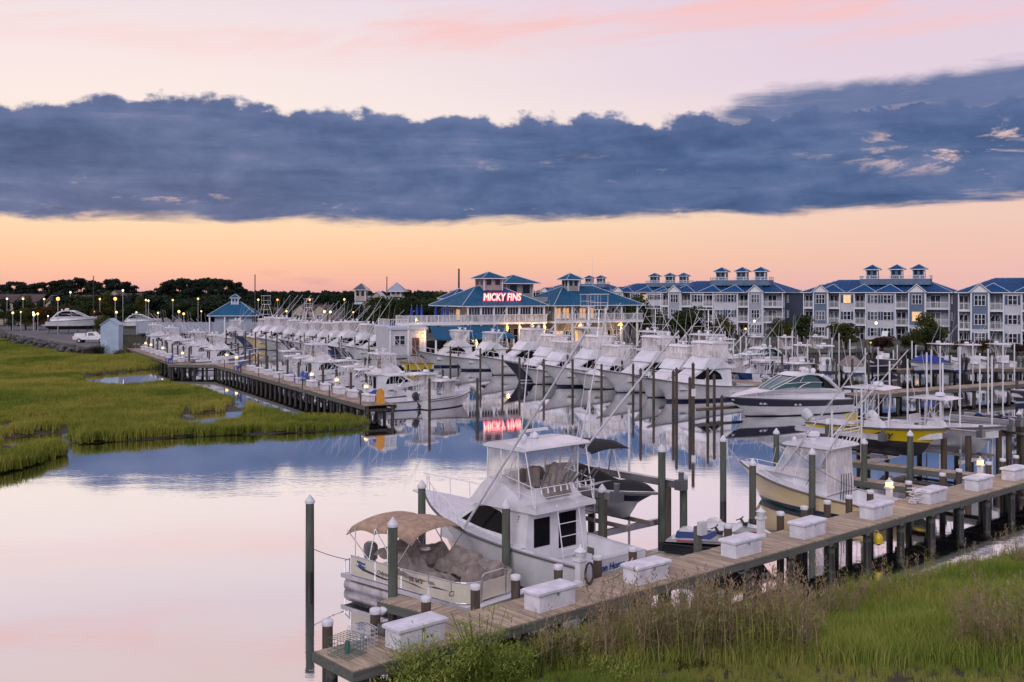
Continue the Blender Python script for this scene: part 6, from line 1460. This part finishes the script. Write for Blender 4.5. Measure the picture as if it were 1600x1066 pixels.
for x in [Wr0 - .8 + 2.9 * i for i in range(6)]: mb = MB(); mb.box(x - .1, x + .1, -.6, -.4, 5.66, 7.88, "trim"); mb.build("column", T, fix=False); mb = MB(); mb.box(x - .12, x + .12, -.6, -.36, 1.5, 5.34, "trim"); mb.build("column", T, fix=False)
for i in range(6): window(T, 1.22 + 2.05 * i, 5.75, -.35, 1.75, 2.0, 4, False, ["pane"], name="glazed_screen", bar=False, mull=.02)
for i in range(9): window(T, Wr0 + .9 + 1.45 * i, 6.0, 1.8, 1.0, 1.5, 2, False, ["pane_lit" if i in (0, 1, 3, 4) else "pane"])
for i in range(7): window(T, Wr0 + 1.2 + 1.7 * i, 2.6, 1.8, 1.2, 1.5, 2, False, ["pane_lit" if i in (0, 2) else "pane"])
for i in range(6): window(T, 1.5 + 2.05 * i, 2.4, 2.4, 1.6, 2.2, 2, False, ["pane"])
for i in range(3): window(T, 4 + 2.2 * i, 5.95, .8, 1.1, 1.5, 2, False, ["pane_lit" if i == 0 else "pane"], axis="-x")
cupola(T, 6.2, 5.0, 10.2, 12.0, 12.95, 3.0, "siding_taupe", "roof_teal", .5); cupola(T, 12.6, 9.5, 8.5, 11.3, 12.6, 4.6, "siding_taupe", "roof_teal", .9); cupola(T, 20.0, 4.6, 10.1, 11.9, 12.85, 1.9, "siding_taupe", "roof_teal", .55)
mb = MB(); mb.box(4.0, 8.0, 13, 17, 1.5, 8.9, "siding_taupe"); hip(mb, 3.4, 8.6, 12.4, 17.6, 8.95, 10.5, "roof_blue", 2.55); mb.build("rear_wing", T, fix=False)
# lower terrace: awning, white wall, posts, lights
mb = MB(); mb.add([(-6.6, -4.6, 3.7), (5.6, -4.6, 3.7), (4.8, -.8, 5.2), (-5.8, -.8, 5.2), (-6.6, -4.6, 3.5), (5.6, -4.6, 3.5)], [(0, 1, 2, 3), (0, 4, 5, 1)], "roof_teal"); mb.build("awning", T, fix=False)
for x in (-6.4, -3.4, -.4, 2.5, 5.4): mb = MB(); mb.box(x - .09, x + .09, -4.5, -4.32, 1.5, 3.5, "trim"); mb.build("awning_post", T, fix=False)
mb = MB(); mb.box(-12.4, -6.9, -2.4, 2.3, 1.5, 5.3, "siding_white"); mb.build("white_annex", T, fix=False); mb = MB(); mb.box(-9.0, -8.0, -2.46, -2.35, 1.6, 3.8, "brick_red"); mb.build("door", T, fix=False)
window(T, -10.8, 2.9, -2.4, 1.4, 1.2, 2, False, ["pane"])
for x in (-12.2, -9.6, -7.2): mb = MB(); mb.box(x - .14, x + .14, -2.56, -2.41, 1.5, 5.28, "trim"); mb.build("column", T, fix=False)
mb = MB(); mb.box(-12.5, -6.8, -2.62, -2.41, 4.9, 5.2, "roof_trim"); mb.build("cornice", T, fix=False); railing(T, [(-12.2, 2), (-12.2, -2.3), (-9.6, -2.3)], 5.31, 1.0, step=.25)
mb = MB(); mb.box(-6.5, 5.5, -1.2, -1.05, 1.6, 3.3, "pane"); mb.build("bar_front", T, fix=False)
for x, y, z, m_ in [(-7.6, -2.6, 4.1, "lamp_sodium"), (-3.4, -4.55, 3.0, "lamp_amber"), (-.4, -4.55, 3.0, "lamp_amber"), (2.5, -4.55, 3.0, "lamp_amber"), (6.35, -.7, 4.9, "lamp_amber"), (8.4, -.7, 4.9, "lamp_amber"), (10.45, -.7, 4.9, "lamp_amber"), (12.5, -.7, 4.9, "lamp_amber"), (-7.0, 1, 6.2, "lamp_amber"), (1.4, .7, 7.2, "lamp_amber")]:
    mb = MB(); mb.lathe([(.10, -.28), (.16, -.2), (.16, .1), (.06, .2)], (x, y, z), m_, 8); mb.build("wall_lamp", T, fix=False); glow(T, (x, y - .45, z - .1), 60)
for x, z in ((18.4, 5.0), (25.4, 5.0)): mb = MB(); mb.lathe([(.42, -.12), (.40, -.02), (.15, .22), (.04, .3)], (x, -1.1, z), "lamp_amber", 10); mb.build("gooseneck_lamp", T, fix=False); glow(T, (x, -.3, z - .5), 120)
# neon sign, standing on the roof slope
NS = thing("neon_sign", "red and white neon lettering standing on the restaurant roof", "sign", (RX.x, RX.y, 0), RA)
text_obj(NS, "MICKY FINS", 1.45, "neon_red", NS, (6.0, .30, 9.18), (R(90), 0, 0), "glowing_outline", .03, .075, .12, .80); text_obj(NS, "MICKY FINS", 1.45, "neon_white", NS, (6.0, .22, 9.18), (R(90), 0, 0), "lettering", .03, .0, .12, .80)
mb = MB()
for i in range(7): mb.tube((3.7 + .75*i, .36, 8.3), (3.7 + .75*i, .36, 9.8), .04, "black_plastic", n=4)
mb.tube((3.4, .36, 8.55), (8.5, .36, 8.55), .04, "neon_red", n=5); mb.build("sign_frame", NS, fix=False)
# folded blue umbrellas on the deck
um = MB(); um.tube((0, 0, 0), (0, 0, 2.5), .04, "trim", n=5); um_ = um.mesh("pole"); uc = MB(); uc.lathe([(.10, .7), (.20, .95), (.17, 1.9), (.05, 2.4), (.01, 2.5)], (0, 0, 0), "blue_canvas", 8); uc_ = uc.mesh("canopy")
def loc_r(x, y, z): p = RX + a_ * x + b_ * y; return (p.x, p.y, z)
for i, x in enumerate((-7.9, -7.1, -6.4, -4.3, -3.3, -2.5)): o = thing("folded_umbrella", "folded blue umbrella on the restaurant deck, %s from the left" % ORD[i], "umbrella", loc_r(x, .5, 5.66), 0, "folded umbrellas on the restaurant deck"); link("pole", um_, o); link("canopy", uc_, o)
# blue steel hoist in front of the white annex
p = G(622, 548, 1.5); T = thing("hoist", "blue steel T shaped hoist in front of the restaurant's white annex", "hoist", (p.x - .3, p.y - 6, 0), RA)
mb = MB(); mb.box(-.12, .12, -.12, .12, 0, 5.4, "blue_paint"); mb.build("mast", T); mb = MB(); mb.box(-1.9, 1.9, -.1, .1, 5.4, 5.65, "blue_paint"); mb.build("cross_arm", T); mb = MB(); mb.path([(-.9, 0, 2.6), (-.3, 0, 2.3), (.5, 0, 2.4), (.6, 0, 3.0)], .07, "blue_paint"); mb.build("strut", T)
# ---- shed, fence, pavilion, truck, lot on the left
p = G(176, 546, 1.5); T = thing("storage_shed", "tall narrow pale blue shed at the head of the left pier", "shed", (-60.4, 156.5, 0), .12)
mb = MB(); mb.box(-1.3, 1.3, -1.3, 1.3, .4, 5.0, "siding_paleblue"); mb.add([(-1.3, -1.3, 5.0), (1.3, -1.3, 5.0), (0, -1.3, 5.9), (-1.3, 1.3, 5.0), (1.3, 1.3, 5.0), (0, 1.3, 5.9)], [(0, 1, 2), (3, 5, 4)], "siding_paleblue"); mb.build("wall", T, fix=False)
mb = MB(); mb.obox((-.72, -1.5, 5.47), (-.72, 1.5, 5.47), 1.75, .08, "siding_paleblue", (-.57, 0, .82)); mb.obox((.72, -1.5, 5.47), (.72, 1.5, 5.47), 1.75, .08, "siding_paleblue", (.57, 0, .82)); mb.build("roof", T, fix=False); mb = MB(); mb.box(-.5, .5, -1.34, -1.29, .5, 2.6, "siding_paleblue"); mb.box(-.56, -.5, -1.35, -1.29, .5, 2.66, "trim"); mb.build("door", T, fix=False)
bush("bush", "dark green bush at the foot of the pale blue shed", (-61.0, 153.2, .6), 1.6, 1.7, "leaf_oak", 40, 61, .16); bush("bush", "low green shrub between the pale blue shed and the left pier", (-57.4, 151.3, .3), 1.1, 1.2, "leaf_olive", 30, 62, .16)
LOT = [tuple(G(x, y, 1.7)) for x, y in ((14, 522), (141, 543), (166, 541), (178, 520), (60, 506), (0, 512))]
mb = MB(); mb.add([(x, y, 1.706) for x, y in LOT], [tuple(range(len(LOT)))], "asphalt"); mb.build("parking_lot", kind="structure")
r = random.Random(6); A1, B1 = Vector((-102, 207)), Vector((-63, 151.5)); rk = MB()
for i in range(420):
    c = A1.lerp(B1, r.random()) + Vector((r.uniform(-1.3, .8), r.uniform(-1.2, .6))); s_ = r.uniform(.25, .6)
    rk.lathe([(s_*.5, -.1), (s_*r.uniform(.8, 1.1), s_*.3), (s_*.7, s_*.8), (.05, s_)], (c.x, c.y, r.uniform(.6, 1.5)), "rock", 5, False)
o = rk.build("rock_edging", fix=False); o["kind"] = "stuff"
def truck(label, loc, rz):
    T = thing("pickup_truck", label, "pickup truck", loc, rz); wy = lambda x, z: .95 - .16 * max(0, z - 1.1)
    mb = MB(); mb.body([(-2.8, .55), (-2.8, 1.1), (-.5, 1.1), (.9, 1.12), (2.5, 1.02), (2.65, .55)], wy, "gelcoat"); mb.build("body", T); mb = MB(); mb.body([(-.6, 1.1), (-.5, 1.75), (.35, 1.78), (1.1, 1.1)], wy, "gelcoat"); c = mb.build("cab", T)
    mb = MB(); mb.patch([(-.4, 1.18), (-.38, 1.66), (.28, 1.68), (.8, 1.18)], wy, "pane"); mb.build("window", c); mb = MB(); mb.box(-2.6, -.9, -.8, .8, 1.1, 1.55, "gelcoat"); mb.build("tool_box", T)
    for x in (-1.8, 1.7):
        for sg in (1, -1):
            mb = MB(); mb.tube((x, sg*.72, .38), (x, sg*.98, .38), .38, "tyre", n=14); w_ = mb.build("wheel", T); mb = MB(); mb.tube((x, sg*.98, .38), (x, sg*1.0, .38), .2, "alu", n=10); mb.build("rim", w_)
    for sg in (1, -1): mb = MB(); mb.box(-2.84, -2.79, sg*.85 - .08, sg*.85 + .08, .8, 1.08, "tail_red"); mb.build("tail_light", T)
truck("white pickup truck with red tail light parked left of the pale blue shed", (-68.2, 168.5, 1.71), .05)
T = thing("white_fence", "long white solid fence across the water at the back of the left basin", "fence", (-74, 204.5, 0), 0)
for i in range(16): mb = MB(); mb.box(i*2.1 + .02, i*2.1 + 2.07, 0, .08, 1.8, 4.0, "siding_grey"); mb.build("panel", T, fix=False); mb = MB(); mb.box(i*2.1 - .1, i*2.1 + .1, -.06, .14, 1.6, 4.15, "siding_grey"); mb.build("post", T, fix=False)
p = Vector(G(352, 512, 1.7)); T = thing("pavilion", "open pavilion with bright blue hip roof and small cupola at the far left basin", "pavilion", (-55.5, 208, 0), .1)
mb = MB(); hip(mb, -4.9, 4.9, -3.8, 3.8, 5.3, 7.9, "roof_teal", 3.75); mb.build("roof", T, fix=False); cupola(T, 0, 0, 7.4, 8.8, 9.5, 1.3, "siding_paleblue", "roof_teal", .3)
mb = MB(); mb.box(-3.6, 3.6, -2.6, 2.6, 1.7, 5.15, "siding_paleblue"); mb.build("wall", T, fix=False)
for x in (-4.4, -1.5, 1.5, 4.4): mb = MB(); mb.box(x - .12, x + .12, -3.5, -3.26, 1.7, 5.17, "trim"); mb.build("post", T, fix=False)
sportfish("white fishing boat moored in front of the blue roofed pavilion", (-49.5, 199, 0), RB, 9.5, "gelcoat", group="boats of the left basin's back")
# yacht on land, cabin cruiser beyond
express("white sport yacht with dark bottom stored on stands in the left lot", (-92.5, 207, 3.0), RA - .48, 11.5, 3.5, ["gelcoat_grey"] * 5, "bottom_black", "bottom_black", glass="black_glass", portholes=False, name="sport_yacht", fb=2.1)
for i in range(6): mb = MB(); mb.tube((-92 + 1.9*i, 205.8, 1.7), (-92 + 1.9*i, 206.5, 3.0), .08, "timber_dark", n=5); o = mb.build("boat_stand"); tag(o, "dark prop under the stored yacht, %s from the left" % ORD[i], "prop", "props under the stored yacht")
express("white cabin cruiser parked behind the stored yacht's bow", (-87, 232, 2.4), .05, 9, 3, ["gelcoat"] * 5, "gelcoat", portholes=False, name="cabin_cruiser")
# ---- far houses
def house(label, loc, rz, W, Dp, H, siding, roof, gables=2, name="town_house"):
    T = thing(name, label, "house", loc, rz); mb = MB(); mb.box(0, W, 0, Dp, 0, H, siding); mb.build("wall", T, fix=False); mb = MB()
    mb.add([(-.4, -.4, H), (W + .4, -.4, H), (W + .4, Dp/2, H + Dp*.23), (-.4, Dp/2, H + Dp*.23), (-.4, Dp + .4, H), (W + .4, Dp + .4, H)], [(0, 1, 2, 3), (3, 2, 5, 4)], roof); mb.build("roof", T, fix=False)
    for g in range(gables):
        gx = W * (g + .5) / gables; gw = W / gables * .36; mb = MB(); mb.box(gx - gw, gx + gw, -1.0, -.003, 0, H - .3, siding); mb.add([(gx - gw, -1.0, H - .3), (gx + gw, -1.0, H - .3), (gx, -1.0, H + gw*.75)], [(0, 1, 2)], siding); mb.build("gable_wall", T, fix=False)
        mb = MB(); mb.add([(gx - gw - .3, -1.3, H - .4), (gx, -1.3, H + gw*.75 + .1), (gx, Dp/2, H + gw*.75 + .1), (gx - gw - .3, Dp/3, H - .4), (gx + gw + .3, -1.3, H - .4), (gx + gw + .3, Dp/3, H - .4)], [(0, 1, 2, 3), (1, 4, 5, 2)], roof); mb.build("gable_roof", T, fix=False)
        for zz in (1.0, 3.8):
            if zz + 1.5 < H: window(T, gx, zz, -1.0, 1.3, 1.4, 2, False, ["pane_grey"])
    for i in range(int(W / 3.2)):
        for zz in (1.0, 3.8):
            if zz + 1.5 < H: window(T, 1.6 + 3.2*i, zz, 0, 1.1, 1.4, 1, False, [lit(int(W), i)])
    return T
house("leftmost cream town house with steep gable at the left frame edge", (-133, 262, 1.7), 0, 13, 9, 5.6, "siding_tan", "roof_brown", 2); house("middle cream town house with twin gables behind the marsh", (-118.5, 263, 1.7), 0, 12, 9, 5.4, "siding_tan", "roof_brown", 3); house("right cream town house with broad gable next to the bright street lamp", (-105.5, 262, 1.7), 0, 10.5, 9, 5.8, "siding_tan", "roof_brown", 1)
house("low red roofed building behind the street lamps left of the pavilion", (-104, 285, 1.7), .05, 14, 9, 3.4, "siding_tan", "brick_red", 0, "low_building"); house("long brown roofed building behind the amber lamps", (-86, 270, 1.7), 0, 28, 8, 2.0, "brick_red", "roof_brown", 0, "low_building"); house("small lit building with gables left of the restaurant in the distance", (-56, 262, 1.7), 0, 10, 6, 3.6, "siding_tan", "roof_brown", 2, "far_building")
T = house("pale roofed building with a small tower in the distance left of the restaurant", (-38.5, 255, 1.7), -.1, 11, 9, 5.2, "siding_tan", "roof_trim", 1, "far_building"); cupola(T, 1, 2, 6, 8.8, 10.4, 2.6, "siding_tan", "pane_grey", .5); cupola(T, 9.5, 4, 7, 8.4, 10.6, 2.6, "siding_tan", "siding_grey", 1.0)
# ---------------------------------------------------------------- trees
def crown_mesh(name, m, lumps, n, leaf, seed, flat=.7):
    r = random.Random(seed); mb = MB()
    for (cx_, cy_, cz_, rx, rz_) in lumps:
        for _ in range(int(n * rx)):
            d = Vector((r.gauss(0, 1), r.gauss(0, 1), r.gauss(0, 1))).normalized(); k = r.random() ** .33
            if d.z < -.5 and r.random() < .5: continue
            k *= 1 + .22 * mnoise.noise(d * 2.2 + Vector((cx_, cy_, seed)))
            p = Vector((cx_ + d.x*rx*k, cy_ + d.y*rx*k, cz_ + d.z*rz_*k)); nrm = (d + Vector((r.gauss(0, .6), r.gauss(0, .6), r.gauss(0, .6)))).normalized(); a = nrm.orthogonal().normalized(); b = nrm.cross(a); ang = r.uniform(0, 6.28); a, b = a*math.cos(ang) + b*math.sin(ang), b*math.cos(ang) - a*math.sin(ang); s_ = leaf * r.uniform(.6, 1.4)
            mb.add([p - a*s_, p - b*s_*.6, p + a*s_, p + b*s_*.6], [(0, 1, 2, 3)], m)
    return mb.mesh(name)
def trunk_mesh(h, r0, lumps, m="bark"):
    mb = MB(); mb.tube((0, 0, -.3), (0, 0, h*.6), r0, m, r2=r0*.6, n=7)
    for (cx_, cy_, cz_, rx, rz_) in lumps: mb.tube((0, 0, h*.45 if cz_ > h*.5 else h*.3), (cx_*.8, cy_*.8, cz_), r0*.45, m, r2=r0*.12, n=5)
    return mb.mesh("trunk")
def lumps_for(kind, seed):
    r = random.Random(seed); out = []
    if kind == "pine":
        for i in range(11): z = r.uniform(6.5, 12.6); a = r.uniform(0, 6.28); d = r.uniform(.3, 2.9) * (1.25 - .05*z + .2); out.append((math.cos(a)*d, math.sin(a)*d, z, r.uniform(1.1, 2.1), r.uniform(.6, 1.1)))
        out.append((0, 0, 12.4, 1.5, .9)); return out, 13.2
    if kind == "broad":
        for i in range(10): z = r.uniform(2.4, 6.6); a = r.uniform(0, 6.28); d = r.uniform(.4, 2.0); out.append((math.cos(a)*d, math.sin(a)*d, z, r.uniform(.9, 1.6), r.uniform(.8, 1.4)))
        out.append((0, 0, 5.2, 1.8, 1.8)); return out, 7.6
    for i in range(7): a = r.uniform(0, 6.28); d = r.uniform(.3, 1.1); out.append((math.cos(a)*d, math.sin(a)*d, r.uniform(1.6, 3.4), r.uniform(.7, 1.2), r.uniform(.7, 1.1)))
    return out, 4.2
TM = {}
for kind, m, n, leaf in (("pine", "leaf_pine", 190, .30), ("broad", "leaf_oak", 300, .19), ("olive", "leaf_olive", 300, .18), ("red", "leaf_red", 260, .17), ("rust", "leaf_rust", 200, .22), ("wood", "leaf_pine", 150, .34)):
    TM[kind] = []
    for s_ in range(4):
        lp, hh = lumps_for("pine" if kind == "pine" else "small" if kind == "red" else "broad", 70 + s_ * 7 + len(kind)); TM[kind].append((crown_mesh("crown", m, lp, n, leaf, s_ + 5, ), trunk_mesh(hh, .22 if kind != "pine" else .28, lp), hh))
def tree(name, label, x, y, z, h, kind, wide=1., group=None):
    c, t_, hh = TM[kind][rnd.randrange(4)]; k = h / hh; T = thing(name, label, "tree", (x, y, z), rnd.uniform(0, 6.28), group); T.scale = (k * wide, k * wide, k); link("trunk", t_, T); link("crown", c, T); return T
def tree_px(name, label, px, ytop, Y, kind, wide=1., group=None, z0=1.6): return tree(name, label, atY(px, Y), Y, z0, zat(ytop, Y) - z0, kind, wide, group)
for px, yt, Y, kind, wd, lb in [(1064, 483, 160, "broad", 1.1, "dark tree right of the restaurant, left of a pair"), (1090, 480, 164, "broad", 1.15, "tall dark tree, right one of the pair beside the restaurant"), (1132, 494, 158, "olive", 1.15, "small round green tree in front of the first condominium block"),
        (1222, 498, 158, "olive", 1.2, "green tree at the corner of the first condominium block, left of two"), (1253, 492, 162, "broad", 1.15, "darker green tree at the block corner, right of two"), (1322, 503, 150, "olive", 1.35, "round green tree in front of the middle block's left half"),
        (1378, 523, 142, "red", 1.5, "round dark red shrub tree before the middle block"), (1447, 489, 144, "olive", .95, "tallest tree before the middle block's right end"), (1462, 510, 141, "broad", 1.1, "lower dark green tree against the tallest tree's right side"), (1428, 514, 142, "olive", 1.2, "green tree against the tallest tree's left side"),
        (1508, 528, 140, "red", 1.5, "dark red shrub tree left of the nearest block"), (1535, 530, 139, "rust", 1.3, "rust coloured shrub tree before the nearest block"), (1001, 462, 178, "broad", .8, "big dark tree at the restaurant's right corner"), (1018, 474, 180, "broad", .9, "dark tree right of the big tree at the restaurant's corner"), (985, 458, 185, "broad", .8, "dark tree top peeping over the restaurant's right roof slope"),
        (1028, 500, 172, "broad", 1.0, "low dark tree behind the far lift poles"), (1590, 536, 138, "red", 1.4, "dark shrub at the right frame edge")]:
    tree_px("shade_tree", lb, px, yt, Y, kind, wd * 1.35, "trees before the condominium blocks")
for i, (px, yt, Y) in enumerate([(592, 462, 200), (607, 458, 215), (620, 465, 195), (638, 462, 205), (655, 460, 220), (672, 468, 210), (578, 470, 230), (560, 474, 240), (545, 476, 250), (684, 456, 240)]): tree_px("broadleaf_tree", "dark broadleaf tree left of the restaurant, %s of that clump" % ORD[i], px, yt, Y, "broad", 1.2, "trees left of the restaurant")
tl = [(2, 446), (17, 440), (34, 441), (50, 444), (66, 442), (84, 439), (97, 437), (112, 438), (127, 435), (140, 439), (155, 441), (168, 437), (181, 436), (192, 441), (203, 447), (246, 450), (257, 441), (268, 437), (280, 437), (293, 436), (305, 437), (318, 435), (331, 437), (345, 436), (358, 438), (370, 442), (378, 450)]
for i, (px, yt) in enumerate(tl): tree_px("pine_tree", "dark pine in the left tree line, %s from the left" % ORD[i], px, yt, 330 + rnd.uniform(-14, 14), "pine", .95 + .2 * rnd.random(), "pines of the left tree line")
for i in range(24): px = -10 + i * 16 + (14 if i == 14 else 0); tree_px("broadleaf_tree", "dark tree under the left pines, %s from the left" % ORD[i], px, 458 + rnd.uniform(-4, 5), 310 + rnd.uniform(-10, 10), "wood", 1.5, "lower trees of the left tree line")
for i, px in enumerate((8, 26, 44, 62, 82, 104, 124, 142, 166, 186, 206, 222)): tree_px("garden_tree", "dark tree between the cream town houses, %s from the left" % ORD[i], px + rnd.uniform(-3, 3), 461 + rnd.uniform(-5, 9) + (4 if px < 100 else 0), 250 + rnd.uniform(-4, 6), ("broad", "wood", "olive")[i % 3], .8, "trees between the town houses")
for i, (px, yt, Y, kd, wd) in enumerate([(40, 481, 225, "olive", 1.3), (58, 476, 228, "rust", 1.5), (76, 478, 226, "rust", 1.3), (118, 461, 240, "broad", 1.5), (132, 466, 238, "broad", 1.4), (152, 484, 215, "rust", 1.3), (160, 489, 205, "olive", 1.3), (200, 474, 240, "broad", 1.2), (18, 484, 222, "broad", 1.2), (98, 478, 232, "rust", 1.2), (232, 480, 250, "broad", 1.2), (300, 478, 255, "broad", 1.2), (390, 476, 255, "broad", 1.2), (420, 474, 258, "broad", 1.2), (455, 475, 262, "broad", 1.2), (500, 474, 268, "broad", 1.2)]): tree_px("garden_tree", "tree among the left street lamps, %s of them from the near lot" % ORD[i], px, yt, Y, kd, wd, "trees among the street lamps")
for i in range(30): px = 92 + i * 10.2; tree_px("broadleaf_tree", "dark tree behind the street lamps, %s from the left" % ORD[i], px + rnd.uniform(-4, 4), (459 if px < 210 else 466) + rnd.uniform(-5, 6), 262 + rnd.uniform(-6, 14), "wood" if i % 3 else "broad", 1.5, "trees behind the street lamps")
# far-off wood: one mass to the horizon
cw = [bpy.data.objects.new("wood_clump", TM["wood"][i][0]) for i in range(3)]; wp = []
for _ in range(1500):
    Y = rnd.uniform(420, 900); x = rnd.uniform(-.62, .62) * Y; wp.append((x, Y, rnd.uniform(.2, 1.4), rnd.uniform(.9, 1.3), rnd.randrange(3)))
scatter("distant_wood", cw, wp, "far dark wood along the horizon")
# ---------------------------------------------------------------- lamps and poles
def lamp_post(label, px, py, Y, m, r=.28, group="street lamps of the left shore", arm=False):
    x, z = atY(px, Y), zat(py, Y); T = thing("street_lamp", label, "street lamp", (x, Y, 1.6), 0, group); mb = MB(); mb.tube((0, 0, 0), (0, 0, z - 1.6 - r), .08, "alu", r2=.06, n=6); mb.build("post", T); mb = MB(); mb.lathe([(r*.4, -r), (r*.9, -r*.5), (r, 0), (r*.85, r*.55), (r*.3, r*.95)], (0, 0, z - 1.6), m, 8); mb.build("lamp_head", T)
hi = [(11, 467, 240), (36, 467, 240), (69, 467.5, 240), (90.5, 467, 200), (110, 457, 250), (156, 467.5, 235), (180, 467, 215), (192, 454, 230), (228, 469, 240), (232, 470, 235), (270, 469, 245), (309.5, 467, 230), (372.5, 467.5, 240), (403.5, 468.5, 240), (433.5, 468.5, 245), (484, 468.5, 240), (538, 468, 245)]
for i, (px, py, Y) in enumerate(hi): lamp_post("tall lit street lamp, %s from the left of the high row" % ORD[i], px, py, Y, "lamp_sodium" if i in (3, 5, 6, 10, 14, 15, 11) else ("lamp_white" if i in (0, 4, 7) else "lamp_yellow"), .34 if i in (3, 6) else .22)
lo = [(20, 489), (32.5, 487.5), (52, 488.5), (53, 492), (59, 490.5), (75, 494), (106, 487.5), (147, 487), (182, 488), (213, 488), (247, 489), (279.5, 487), (287, 490.5), (314.5, 486.5), (447.6, 486.5), (507, 487), (516, 487.5), (552, 488)]
for i, (px, py) in enumerate(lo): lamp_post("low lit globe lamp, %s from the left of the low row" % ORD[i], px, py, 214 if px > 90 else 218, "lamp_green" if i in (2, 3, 5, 16) else "lamp_yellow", (.24, .15, .19, .27)[i % 4])
lamp_post("lit lamp post before the middle condominium block", 1369, 505, 150, "lamp_white", .2, "lamps before the condominium"); lamp_post("low amber lamp left of the dark red shrub tree", 1361, 536, 143, "lamp_yellow", .16, "lamps before the condominium"); lamp_post("lit lamp post before the first condominium block", 1179, 502, 160, "lamp_white", .2, "lamps before the condominium"); lamp_post("amber lamp below the first block's entrance", 1165, 514, 160, "lamp_amber", .16, "lamps before the condominium")
for px, yt, Y, rr, lb in [(146, 431, 210, .12, "tall grey mast in the left lot"), (398.5, 429, 205, .14, "tall dark utility pole left of the far row"), (717, 420, 175, .2, "thick dark utility pole left of the restaurant's cupola"), (604.5, 432, 215, .13, "dark utility pole among the trees left of the restaurant"), (906, 419, 170, .05, "flagpole on the restaurant's right cupola"), (926, 402, 170, .03, "thin whip aerial right of the flagpole")]:
    z0 = 1.4 if rr > .06 else 10.5; mb = MB(); mb.tube((0, 0, z0), (0, 0, zat(yt, Y)), rr, "timber_dark" if rr > .06 else "trim", r2=rr*.7, n=7); o = mb.build("utility_pole" if rr > .06 else "flagpole", None, (atY(px, Y), Y, 0)); tag(o, lb, "pole")
